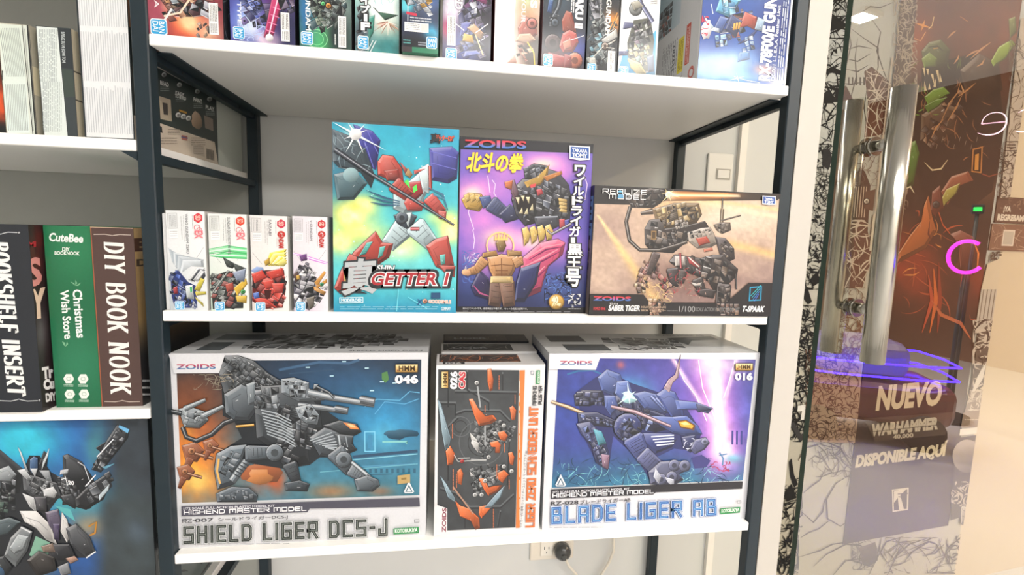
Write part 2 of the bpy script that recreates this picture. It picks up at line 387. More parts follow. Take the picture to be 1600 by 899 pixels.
    def micro(s, x0, y0, x1, y1, rows, col, wd=None, vertical=False, seed=1):
        R = random.Random(seed); s.L += 1
        for i in range(rows):
            k = (i + 0.5) / rows; u = 0.0
            while u < 1:
                l = R.uniform(0.03, 0.16); e = min(1, u + l); 
                if vertical: X = x0 + (x1 - x0) * k; s.stroke([(X, y0 + (y1 - y0) * u), (X, y0 + (y1 - y0) * e)], wd or (x1 - x0) / rows * 0.45, col, False)
                else: Y = y0 + (y1 - y0) * k; s.stroke([(x0 + (x1 - x0) * u, Y), (x0 + (x1 - x0) * e, Y)], wd or (y1 - y0) / rows * 0.45, col, False)
                u = e + R.uniform(0.01, 0.03)
    def swirl(s, n, reg, col, wmin, wmax, lmin, lmax, seed=1, turn=0.5, up=True):
        """loose ink strokes scattered over the box reg"""
        R = random.Random(seed)
        if up: s.L += 1
        for i in range(n):
            x = R.uniform(reg[0], reg[2]); y = R.uniform(reg[1], reg[3]); a = R.uniform(0, 2 * PI); k = R.uniform(-turn, turn); P = []
            m = 8; l = R.uniform(lmin, lmax) / m
            for j in range(m):
                P.append((min(max(x, reg[0]), reg[2]), min(max(y, reg[1]), reg[3]))); x += l * math.cos(a); y += l * math.sin(a); a += k
            wv = R.uniform(wmin, wmax); s.L += .15; s.stroke(P, [0.2 * wv, wv, 0.2 * wv], col, False)
    def place(s, parent, origin, u, v, m=None):
        """build the buckets as meshes on the face: origin its bottom-left corner, u right, v up"""
        o = Vector(origin); u = Vector(u).normalized(); v = Vector(v).normalized(); n = u.cross(v); out = []
        for b in s.b.values():
            name = b['name']
            if not b['f']: continue
            P = np.concatenate(b['v']); z = np.concatenate(b['z']); c = s2l(np.clip(np.concatenate(b['c']), 0, 1)) * INK
            q = np.c_[P, np.ones(len(P))] @ s.H.T; q = q[:, :2] / q[:, 2:]
            q[:, 0] = np.clip(q[:, 0], 0, s.w); q[:, 1] = np.clip(q[:, 1], 0, s.h)
            X = np.array(o)[None] + q[:, :1] * np.array(u) + q[:, 1:] * np.array(v) + (z + 3e-4)[:, None] * np.array(n)
            me = bpy.data.meshes.new(name); me.from_pydata(X.tolist(), [], b['f'])
            at = me.attributes.new('ink', 'FLOAT_COLOR', 'POINT'); at.data.foreach_set('color', np.c_[c, np.ones(len(c))].astype(np.float32).ravel())
            ob = link(name, me, m or PRINT, parent)
            if b['label']: ob['label'] = b['label']
            out.append(ob)
        return out
def mixc(a, b, t): t = np.clip(t, 0, 1)[..., None]; return a * (1 - t) + b * t
def G(x, y, cx, cy, rx, ry, p=1.0): return np.exp(-(((x - cx) / rx) ** 2 + ((y - cy) / ry) ** 2) * p)
def beam(x, y, x0, y0, x1, y1, w):
    d = np.array([x1 - x0, y1 - y0], float); l = np.hypot(*d); d /= l
    k = np.clip((x - x0) * d[0] + (y - y0) * d[1], 0, l); return np.exp(-((x - x0 - k * d[0]) ** 2 + (y - y0 - k * d[1]) ** 2) / (w * w))
def hx(h): return hexc(h)
# ------------------------------------------------------------------ room shell
Z1, Z2, Z3, T = 1.3543, 0.9884, 0.6246, 0.0148
ZL1, ZL2 = 1.2180, 0.8480
BACK = 0.386
def struct(name, x0, x1, y0, y1, z0, z1, m): return tag(box_obj(name, x0, x1, y0, y1, z0, z1, m), kind='structure')
struct('floor', -2.6, 6.2, -4.6, 1.2, -0.1, 0.0, mat('polished_floor_tile', 'bcbdbd', 0.3, var=0.05, scale=2))
struct('ceiling', -2.6, 6.2, -4.6, 1.2, CEIL, CEIL + 0.1, WALLP)
struct('wall_back', -2.6, 1.22, BACK, BACK + 0.1, 0.0, CEIL, WALLP)
struct('wall_left', -2.7, -2.6, -4.6, 0.5, 0.0, CEIL, WALLP)
struct('wall_front', -2.6, 6.2, -4.7, -4.6, 0.0, CEIL, WALLP)
struct('wall_far', 6.2, 6.3, -4.6, 1.2, 0.0, CEIL, WARM)
struct('trim_1', 0.9400, 0.9792, 0.0, 0.034, 0.0, CEIL, mat('cream_painted_metal', 'b4afa6', 0.5, var=0.015))
struct('trim_2', 1.083, 1.100, BACK - 0.012, BACK - 0.0005, 0.0, CEIL, mat('white_painted_metal', 'efebe4', 0.5))
# the wall behind the glass door runs at 7.4 degrees to the shelves
TH = math.radians(7.4); DX = Vector((math.cos(TH), math.sin(TH), 0)); DN = Vector((-math.sin(TH), math.cos(TH), 0))
G0 = Vector((0.995, 0.0, 0.0)); W0 = G0 + DN * 0.40
def onwall(s_, off, z, base=W0): return base + DX * s_ + DN * off + Vector((0, 0, z))
def slab(name, s0, s1, o0, o1, z0, z1, m, parent=None, base=W0, bev=0.0):
    bm = bmesh.new(); add_box(bm, 0, s1 - s0, 0, o1 - o0, 0, z1 - z0, bev); bmesh.ops.recalc_face_normals(bm, faces=bm.faces)
    o = from_bm(name, bm, m, parent); o.matrix_world = Matrix.Translation(onwall(s0, o0, z0, base)) @ Matrix.Rotation(TH, 4, 'Z'); return o
wall_r = tag(slab('wall_right', 0.262, 5.2, 0.0, 0.08, 0.0, CEIL, mat('cream_plaster', 'c4b49a', 0.8, var=0.02, scale=5)), kind='structure')
for i, (px_, py_) in enumerate(PANELS + MALL):
    t_ = empty('ceiling_light', (px_, py_, CEIL)); wdt = (1.2, 0.6) if i < 4 else (0.21, 0.17)
    tag(t_, ['white framed panel lamp over the shelves, end nearer the closed wall', 'white framed panel lamp over the shelves, end nearer the glass door', 'white framed panel lamp in the second row, near the closed wall', 'white framed panel lamp in the second row, near the glass door',
             'warm panel lamp out in the hall whose reflection shows in the glass', 'warm panel lamp in the hall closest to the poster wall', 'warm panel lamp in the hall farthest from the poster wall'][i], 'ceiling light', 'ceiling panel lamps')
    bm = bmesh.new(); a_, b_ = wdt[0] / 2, wdt[1] / 2
    for x0, x1, y0, y1 in ((-a_, a_, -b_, -b_ + 0.02), (-a_, a_, b_ - 0.02, b_), (-a_, -a_ + 0.02, -b_ + 0.02, b_ - 0.02), (a_ - 0.02, a_, -b_ + 0.02, b_ - 0.02)):
        add_box(bm, x0, x1, y0, y1, -0.03, 0)
    from_bm('lamp_frame', bm, mat('white_painted_metal', 'efebe4', 0.5), t_)
    bm = bmesh.new(); add_box(bm, -a_ + 0.02, a_ - 0.02, -b_ + 0.02, b_ - 0.02, -0.012, -0.004)
    from_bm('diffuser', bm, glow_mat('lit_diffuser_white', 'fff6ea', 4.0) if i < 4 else glow_mat('lit_diffuser_warm', 'ffd9b0', 9.0), t_)

# ------------------------------------------------------------------ shelving
def bracket_bm(xp, xf, y0, y1, zt, h):
    """steel angle carrying a board: upright leg in the plane of the posts, flat leg under the board, filleted at the front post"""
    bm = bmesh.new(); a, b = min(xp), max(xp)
    prof = [(y0, zt), (y0, zt - h - 0.007)] + [(y0 + 0.010 * (1 - math.cos(t)), zt - h - 0.007 + 0.007 * math.sin(t)) for t in (0.5, 1.0, 1.57)] + [(y1, zt - h), (y1, zt)]
    L = [bm.verts.new((a, y, z)) for y, z in prof]; R = [bm.verts.new((b, y, z)) for y, z in prof]
    bm.faces.new(L); bm.faces.new(list(reversed(R)))
    for i in range(len(prof)): j = (i + 1) % len(prof); bm.faces.new((L[j], L[i], R[i], R[j]))
    add_box(bm, min(xf), max(xf), y0 + 0.004, y1 + 0.014, zt - 0.0025, zt)
    bmesh.ops.recalc_face_normals(bm, faces=bm.faces); return bm
def shelving(name, label, x0, x1, zs, posts):
    t_ = tag(empty(name, (x0, 0, 0)), label, 'shelf')
    P = lambda bm, nm, m: from_bm(nm, bm, m, t_)
    for (px0, px1, py0, py1) in posts:
        bm = bmesh.new(); add_box(bm, px0 - x0, px1 - x0, py0, py1, 0, 2.15, 0.0015); P(bm, 'post', STEEL)
    for z in zs:
        bm = bmesh.new(); add_box(bm, 0.0005, x1 - x0 - 0.0005, 0.0, 0.372, z - T, z, 0.0012); P(bm, 'shelf_board', WHITE_BOARD)
        for s_ in (0, 1):
            W_ = x1 - x0; xp = (-0.0165, -0.0045) if s_ == 0 else (W_ + 0.0045, W_ + 0.0165); xf = (-0.0045, 0.016) if s_ == 0 else (W_ - 0.016, W_ + 0.0045)
            b_ = P(bracket_bm(xp, xf, 0.0202, 0.3615, z - T - 0.0002, 0.0115), 'bracket', STEEL)
            xx = -0.0043 if s_ == 0 else W_ + 0.0043
            for yy in (0.09, 0.19, 0.29):
                bm = bmesh.new(); add_tube(bm, [(xx - 0.0006, yy, z - T - 0.007), (xx + 0.0006, yy, z - T - 0.007)], 0.0025, 10)
                from_bm('bolt', bm, mat('dark_bolt', '15191c', 0.5), b_)
    return t_
unit = shelving('shelving_unit', 'white shelf boards on black steel posts, holding the wide robot kit boxes', 0.0, 0.918, [Z1 + 0.366, Z1, Z2, Z3],
                [(-0.0208, -0.0004, 0.0, 0.02), (0.9184, 0.9388, 0.0, 0.02), (-0.0208, -0.0004, 0.362, 0.382), (0.9184, 0.9388, 0.362, 0.382)])
unit2 = shelving('shelving_unit', 'white shelf boards with book boxes, joined to the black post of the wider shelf', -0.66, -0.0214, [ZL1 + 0.37, ZL1, ZL2, 0.4776],
                 [(-0.681, -0.6605, 0.0, 0.02), (-0.681, -0.6605, 0.362, 0.382)])
bm = bmesh.new(); add_box(bm, 0.002, 0.638, 0.3735, 0.3775, 0.3, 2.1); from_bm('added_shade_panel', bm, mat('wall_shade_grey', '9b9d97', .7, var=.03), unit2)  # panel added behind the narrow unit; its grey stands in for wall shade
# small triangular gusset under the upper board of the narrow unit
bm = bmesh.new(); A_ = [(0.6185, 0.002, ZL1 - T - 0.0005), (0.6385, 0.002, ZL1 - T - 0.0005), (0.6385, 0.002, ZL1 - T - 0.012)]
L_ = [bm.verts.new(p) for p in A_]; R_ = [bm.verts.new((p[0], 0.008, p[2])) for p in A_]
bm.faces.new(L_); bm.faces.new(R_[::-1])
for i in range(3): bm.faces.new((L_[(i + 1) % 3], L_[i], R_[i], R_[(i + 1) % 3]))
from_bm('gusset', bm, STEEL, unit2)

# ------------------------------------------------------------------ cartons
def carton(name, label, cat, x0, x1, y, z, h, dep, m=CARD_W, group=None, yaw=0.0):
    bm = bmesh.new(); w_ = x1 - x0; add_box(bm, 0, w_, 0, dep, 0, h, 0.0009, 1); bmesh.ops.recalc_face_normals(bm, faces=bm.faces)
    o = from_bm(name, bm, m, None, (x0, y, z)); o.rotation_euler.z = yaw
    tag(o, label, cat, group); o['dims'] = (w_, dep, h); return o
def front(o, A, m=None): return A.place(o, (0, 0, 0), (1, 0, 0), (0, 0, 1), m)
def side_r(o, A, m=None): w_, d_, h_ = o['dims']; return A.place(o, (w_, 0, 0), (0, 1, 0), (0, 0, 1), m)
def side_l(o, A, m=None): w_, d_, h_ = o['dims']; return A.place(o, (0, d_, 0), (0, -1, 0), (0, 0, 1), m)
def top(o, A, m=None): w_, d_, h_ = o['dims']; return A.place(o, (0, 0, h_), (1, 0, 0), (0, 1, 0), m)
def art_side(w_, h_, name='side_print', S=1000.0):
    """simple drawing frame in millimetres, y down"""
    A = Art([(0, 0), (w_ * S, 0), (w_ * S, h_ * S), (0, h_ * S)], w_, h_); A.b = {}; A.part(name); return A
# ------------------------------------------------------------------ shared marks
def badge_bandai(A, p, a, b):
    """blue rounded square with the two-line maker mark, turned with a/b"""
    A.part('maker_badge', 'light blue square maker mark')
    p, a, b = (np.array(k, float) for k in (p, a, b)); Q = lambda x, y: p + a * x + b * y
    r = 0.12; pts = lambda g: [Q(x, y) for x, y in ((g + r, g), (1 - g - r, g), (1 - g, g + r), (1 - g, 1 - g - r), (1 - g - r, 1 - g), (g + r, 1 - g), (g, 1 - g - r), (g, g + r))]
    A.poly(pts(-0.06), 'e8f6fb'); A.poly(pts(0.0), '2d9fd8')
    A.text('BAN', Q(0.12, 0.52), a * 0.78, b * 0.36, 'e6f5fb', 0.02); A.text('DAI', Q(0.12, 0.1), a * 0.7, b * 0.36, 'e6f5fb', 0.02)
def hmm_badge(A, x0, y0, x1, y1, dy=0):
    A.part('series_badge', 'gold series badge')
    A.poly([(x0 + 5, y0), (x1, y0 + dy), (x1 + 2, y1 - 5 + dy), (x1 - 6, y1 + dy), (x0, y1), (x0 - 2, y0 + 6)], '3b3020')
    A.bg([(x0 + 2, y0 + 3), (x1 - 2, y0 + 3 + dy), (x1 - 3, y1 - 4 + dy), (x0 + 2, y1 - 4)], lambda x, y, u, v: mixc(hx('f0d9a0'), hx('b08742'), v), 4, 6)
    A.text('HMM', (x0 + 14, y1 - 8), (x1 - x0 - 26, dy), (0, -(y1 - y0) + 16), '4a3415', 0.03); A.text('.', (x0 + 7, y1 - 8), (4, 0), (0, -4), '8a2a20', 0.03)
def zoids(A, p, a, b, c1='b5324a', c2='3f6f9e'):
    A.part('brand_lettering'); p, a, b = (np.array(k, float) for k in (p, a, b))
    v, f = glyphs('ZOIDS', 0.035); lo = v.min(0); k = (v - lo) / np.ptp(v, axis=0)
    col = mixc(hx(c1), hx(c2), np.abs(k[:, 1] - 0.45) < 0.2)
    t = np.clip((k[:, 1] - 0.35) * 4, 0, 1)[:, None]
    A.raw(p + k[:, :1] * a + k[:, 1:] * b, hx(c1) * t + hx(c2) * (1 - t), f)
def takara(A, x0, y0, x1, y1, dy):
    A.part('maker_badge', 'blue maker badge with white rim')
    A.poly([(x0, y0 - 3), (x1, y0 + dy - 3), (x1, y1 + dy), (x0 + (x1 - x0) * .5, y1 + dy + 3), (x0, y1)], 'e9ecf2'); A.poly([(x0 + 5, y0 + 2), (x1 - 5, y0 + dy + 2), (x1 - 5, y1 + dy - 5), (x0 + 5, y1 - 5)], '22509a')
    h = y1 - y0; A.text('TAKARA', (x0 + 13, y0 + h * .45), (x1 - x0 - 26, dy), (0, -h * .28), 'f4f6fa', .02); A.text('TOMY', (x0 + 13, y0 + h * .86), (x1 - x0 - 26, dy), (0, -h * .32), 'f4f6fa', .03)
def crest(A, x, y, s_, col='e8e8ea'):
    A.part('crest', 'small triangular crest')
    A.segs([(x - s_, y + s_), (x, y - s_), (x + s_, y + s_)], s_ * .35, col); A.poly([(x - s_ * .55, y + s_), (x, y - s_ * .1), (x + s_ * .55, y + s_)], col); A.rect(x - s_, y + s_ * 1.15, x + s_, y + s_ * 1.4, col)
GREYS = ['4d545b', '5f676f', '3b4147', '737c85', '2c3136', '8a939b']

# ================================================================== lower shelf: grey beast box
def art_grey_beast():
    A = Art([(45, 80), (1075, 85), (1060, 815), (75, 862)], 0.3645, 0.2995)
    A.full('d5d6da')
    fr = [(70, 110), (1048, 112), (1036, 655), (88, 680)]
    def f(x, y, u, v):
        c = mixc(hx('1e2b3c') + 0 * x[..., None], hx('3f7d96'), np.clip((v - .15) * 1.5, 0, 1))
        c = mixc(c, hx('27547d'), G(x, y, 700, 200, 250, 110) * .7); c = mixc(c, hx('2f8fc4'), G(x, y, 900, 360, 190, 130) * .95); c = mixc(c, hx('6cc4dc'), G(x, y, 900, 420, 70, 60) * .5)
        c = mixc(c, hx('5a3a2c'), np.clip(G(x, y, 120, 260, 170, 150) * 1.1, 0, 1)); n = vnoise(x / 60, y / 60, 3)
        c = mixc(c, hx('c8622a'), np.clip(G(x, y, 130, 500, 150, 190) * (0.7 + n), 0, 1)); c = mixc(c, hx('f0a53c'), np.clip(G(x, y, 130, 560, 100, 110) * (0.3 + n * 1.3), 0, 1))
        c = mixc(c, hx('f7dc78'), G(x, y, 150, 590, 50, 40) * .8); c = mixc(c, hx('e0913c'), G(x, y, 110, 400, 34, 60) * .8); c = mixc(c, hx('c4582c'), G(x, y, 430, 590, 90, 70) * n * 1.6)
        c = mixc(c, hx('cf7a3c'), G(x, y, 690, 640, 90, 30) * .9); c = mixc(c, hx('c9622c'), G(x, y, 880, 640, 50, 22) * .8); c = mixc(c, hx('3a6f7c'), np.clip((v - .8) * 4, 0, 1) * np.clip((u - .35) * 3, 0, 1) * .6)
        return c * (0.88 + 0.24 * vnoise(x / 25, y / 25, 9))[..., None]
    A.bg(fr, f, 110, 70)
    R = random.Random(2)
    for pts, w_, c in (([(480, 150), (640, 120), (760, 125), (800, 112)], 10, '3c5d7d'), ([(520, 165), (700, 150)], 5, '2a4763'), ([(820, 300), (870, 270), (960, 275), (1000, 240), (1040, 245)], 3, '68b4dc'), ([(860, 330), (900, 280), (980, 290), (1035, 270)], 3, '5aa5d2'),
                       ([(770, 500), (1030, 478)], 12, '2a4a66'), ([(770, 512), (1030, 490)], 3, '8fd0e0'), ([(780, 540), (1020, 530)], 5, '4f8fb0'), ([(780, 575), (930, 570)], 3, '315a70'), ([(640, 560), (1030, 530)], 3, '6fb2c4')):
        A.stroke(pts, w_, c)
    A.segs([(820, 400), (860, 400), (860, 478), (820, 478), (820, 400)], 4, '7cc8e6'); A.rect(832, 412, 850, 466, '3d86ae')
    for i in range(12): x = 770 + i * 22; A.rect(x, 548, x + 10, 566, '2f6078')
    A.blob(960, 410, 62, 20, '1f4f6a', 16, .25, 2); A.stroke([(890, 440), (990, 440), (985, 450)], 7, '7fc4c4')
    for x, y in ((595, 140), (740, 118), (830, 145), (890, 200), (940, 205), (690, 175), (850, 235)): A.rect(x - 8, y - 2, x + 8, y + 2, 'bfe4f2')
    A.poly([(890, 165), (912, 158), (918, 190), (904, 205), (890, 190)], '4d7d46')
    # rust coloured small machines
    for cx, cy, s_ in ((140, 480, 1.0), (110, 560, .8), (210, 455, .7)):
        A.plate([(cx - 50 * s_, cy - 30 * s_), (cx + 5 * s_, cy - 45 * s_), (cx + 40 * s_, cy - 10 * s_), (cx + 10 * s_, cy + 35 * s_), (cx - 35 * s_, cy + 25 * s_)], '9a5a3c', 3, line='4a2a1c')
        A.tube([(cx, cy), (cx + 75 * s_, cy + 22 * s_)], 12 * s_, 'a06a48', '4a2a1c'); A.joint((cx - 10 * s_, cy - 8 * s_), 14 * s_, 'b5764c'); A.limb((cx - 15 * s_, cy + 20 * s_), (cx - 40 * s_, cy + 75 * s_), 26 * s_, 14 * s_, '8a4c32', 2, '4a2a1c')
    A.blob(420, 560, 85, 48, 'a8603a', 14, .25, 4); A.blob(400, 575, 50, 26, 'c9824a', 12, .3, 5)
    # generic armoured walker
    A.poly([(250, 110), (330, 105), (480, 205), (640, 235), (650, 300), (760, 380), (780, 470), (700, 500), (640, 500), (600, 530), (500, 545), (350, 520), (250, 500), (225, 560), (232, 480), (330, 420), (300, 350), (255, 330)], '20252a')
    for k in range(9): A.stroke([(262 + k * 25, 98 + k * 12), (276 + k * 25, 104 + k * 12)], 9, '8f989e')
    cab = [(95, 375), (110, 415), (150, 430), (210, 405), (260, 360), (330, 335)]
    A.tube(cab, 17, '3b3f44')
    A.plate([(262, 92), (320, 92), (380, 112), (440, 165), (492, 196), (470, 240), (380, 222), (330, 245), (262, 240), (243, 165)], '44494e', 5)
    A.greeble([(258, 100), (330, 98), (480, 195), (465, 225), (300, 225), (250, 165)], 17, ['3e4348', '4d5359', '33383c', '585f66'], 3, .55)
    A.swirl(26, (140, 165, 300, 225), '8c8474', 2, 4, 30, 70, 3, .2)
    A.plate([(262, 245), (330, 205), (378, 232), (395, 300), (360, 350), (300, 345), (268, 320)], '59626a', 5)
    A.plate([(350, 205), (385, 195), (392, 280), (360, 290)], '7a858d', 3)
    A.plate([(390, 215), (560, 205), (640, 300), (650, 380), (590, 450), (600, 520), (500, 535), (440, 455), (390, 420), (385, 320)], '33393f', 5)
    A.greeble([(380, 218), (480, 214), (485, 300), (385, 305)], 24, GREYS, 5); A.greeble([(470, 300), (610, 290), (640, 370), (580, 500), (500, 520), (470, 440)], 27, ['33383e', '414850', '272b30', '4d555d'], 6, .3)
    for i in range(9): A.stroke([(408 + i * 3, 308 + i * 12), (470 + i * 5, 322 + i * 14), (528 + i * 2, 352 + i * 13)], 4.5, 'a7b0b6')
    A.plate([(490, 185), (540, 180), (600, 200), (600, 225), (660, 240), (660, 270), (560, 275), (520, 255), (490, 240)], '7d878f', 3); A.greeble([(495, 188), (650, 215), (655, 265), (530, 258)], 20, ['6d767e', '8f99a1', '4c545b', 'a3adb5'], 7, .1)
    A.tube([(600, 240), (700, 262), (860, 290)], [30, 24, 20], '8f989f'); A.tube([(805, 268), (862, 280)], 30, '787f86'); A.tube([(560, 290), (650, 300), (755, 318)], [26, 22, 20], '7e878e'); A.tube([(705, 304), (756, 314)], 26, '6a7279')
    A.tube([(630, 215), (680, 240), (700, 262)], 8, '5a6269')
    A.plate([(545, 300), (605, 285), (640, 330), (632, 368), (590, 362), (560, 340)], '8d979f', 4); A.greeble([(560, 305), (610, 298), (630, 350), (580, 350)], 18, ['9aa4ac', '6b747c', 'b3bcc3'], 8, .4)
    # head block with visor
    A.plate([(600, 420), (660, 380), (720, 400), (745, 470), (690, 500), (640, 490)], '4a525a', 4)
    for i in range(7): A.stroke([(602 + i * 12, 432 + i * 5), (690 + i * 6, 400 + i * 12)], 4, 'aab3ba')
    A.plate([(655, 372), (720, 352), (790, 368), (806, 398), (780, 412), (720, 402)], '2f353b', 4); A.poly([(735, 360), (780, 368), (800, 388), (765, 386)], 'e08848'); A.poly([(748, 364), (775, 370), (786, 380), (765, 379)], 'f6c08c')
    A.plate([(700, 405), (775, 414), (770, 448), (790, 470), (760, 482), (715, 455)], '3d444b', 4); A.stroke([(716, 410), (722, 450), (752, 470)], 6, 'b9c2c8'); A.stroke([(745, 415), (752, 458)], 4, '8f989f')
    # legs
    A.limb((700, 470), (765, 555), 64, 48, '59636c', 4); A.joint((736, 508), 32, '6c767f'); A.limb((760, 545), (835, 590), 44, 36, '69737c', 5); A.plate([(778, 588), (830, 572), (872, 590), (878, 612), (850, 635), (790, 632)], '5b656e', 4)
    A.tube([(770, 520), (830, 570)], 14, 'aab4bb')
    A.limb((520, 520), (550, 600), 48, 34, '343b42', 3); A.plate([(500, 600), (560, 590), (600, 605), (590, 632), (505, 628)], '39424a', 4)
    A.plate([(232, 480), (290, 450), (350, 445), (330, 510), (290, 560), (300, 600), (235, 622), (222, 545)], '64707a', 5); A.stroke([(240, 500), (232, 550), (244, 600)], 8, 'e0b060'); A.greeble([(250, 490), (325, 462), (320, 510), (270, 570), (245, 560)], 26, ['64707a', '77838d', '53606a'], 9, .5)
    A.limb((345, 480), (480, 475), 52, 44, '5c666f', 5); A.joint((462, 478), 34, '6f7982'); A.tube([(350, 510), (290, 590)], 30, '828c94')
    for i in range(6): A.stroke([(298 + i * 9, 560 - i * 11), (322 + i * 9, 574 - i * 11)], 5, '2b3238')
    A.plate([(228, 640), (290, 612), (360, 618), (392, 648), (390, 672), (232, 672)], '4e5963', 4); A.greeble([(240, 642), (360, 625), (380, 660), (240, 665)], 18, ['5e6973', '78848e', '3b444c'], 10)
    A.tube([(310, 372), (382, 366)], 10, 'd9a23c')
    # tail pincer
    A.plate([(82, 300), (128, 292), (185, 312), (200, 345), (165, 376), (105, 372)], '8b959b', 4); A.greeble([(92, 306), (180, 315), (180, 350), (110, 365)], 17, ['a3adb3', '6f7a82', '8b959b'], 11, .3)
    A.tube([(105, 300), (190, 264)], [22, 12], '8f999f'); A.tube([(180, 328), (262, 290)], [24, 12], '8f999f'); A.tube([(50, 310), (95, 318)], 16, '3c4349')
    # white corner and print panels
    A.poly([(45, 80), (270, 80), (245, 158), (66, 158)], 'd5d6da')
    zoids(A, (74, 142), (158, 0), (0, -20))
    A.part('cover_print')
    A.poly([(90, 689), (1036, 661), (1038, 697), (600, 702), (590, 716), (90, 728)], '4b4a57')
    A.part('sub_lettering')
    A.strokes(SQ, 'HIGHEND MASTER MODEL', (101, 720), (484, -12), (0, -14), [(3.6, 'f1f1f4')]); A.text('1/72 SCALE FULL ACTION PLASTIC MODEL KIT', (99, 702), (362, -9), (0, -9), 'dcdce2', .02)
    A.strokes(SQ, 'RZ-', (94, 753), (48, -1), (0, -13), [(2.8, '2f3036')]); A.text('007', (144, 752), (72, -2), (0, -14), '2f3036', .01); A.text('シールドライガーDCS-J', (236, 752), (276, -10), (0, -17), '2f3036', .012)
    A.micro(98, 838, 520, 842, 1, '8a8a90', 2)
    A.part('title_lettering', 'big square dark green title letters')
    tp, ta, tb = (103, 832), (800, -26), (0, -58)
    A.strokes(SQ, 'SHIELD LIGER DCS-J', tp, ta, tb, [(19, '5c625c'), (16.6, 'e6e8ea'), (12.6, '2e3430')], gap=3.0); A.strokes(SQ, 'SHIELD LIGER DCS-J', tp, ta, tb, [(1.6, '8c928c')], gap=3.0)
    A.part('maker_badge', 'green maker badge'); A.poly([(932, 783), (1033, 777), (1033, 802), (932, 807)], '2f8a4e'); A.text('KOTOBUKIYA', (938, 801), (89, -5), (0, -15), 'eef6ee', .02)
    A.part('cover_print'); A.segs([(1016, 748), (1034, 747), (1034, 758), (1016, 759), (1016, 748)], 2, '777')
    hmm_badge(A, 945, 127, 1035, 163); A.part('number_lettering', 'white number 046'); A.text('046', (946, 203), (86, 0), (0, -30), 'f2f3f5', .05); crest(A, 995, 618, 17)
    A.part('cover_print'); A.poly([(950, 572), (1000, 566), (1000, 600), (950, 606)], 'b59a62'); A.stroke([(965, 585), (985, 583)], 8, '8a6f3a')
    return A
b_ = carton('model_kit_box', 'wide white kit box with dark grey beast machine on an orange and teal cover', 'box', -0.0004, 0.3641, 0.0155, Z3, 0.2995, 0.145, group='wide white kit boxes on the lowest shelf')
front(b_, art_grey_beast())
A = art_side(0.3645, 0.145, 'top_print'); A.full('c4c6c8'); A.greeble([(60, 20), (300, 10), (330, 60), (280, 110), (80, 120)], 16, ['5b6064', '7b8184', '3c4043', 'a5a9ab'], 3); A.rect(20, 15, 95, 60, '62686c'); A.rect(25, 75, 60, 130, '4f5559'); A.text('SHIELD LIGER DCS-J', (245, 138), (110, 0), (0, -9), '55585c', .02); top(b_, A)
A = art_side(0.145, 0.2995); A.full('c9cbcd'); A.rect(8, 12, 137, 200, '3a4c5c'); A.greeble([(15, 30), (130, 40), (120, 190), (25, 180)], 18, GREYS, 4); A.text('SHIELD LIGER', (10, 250), (120, 0), (0, -16), '3a3d40', .03); side_r(b_, A)

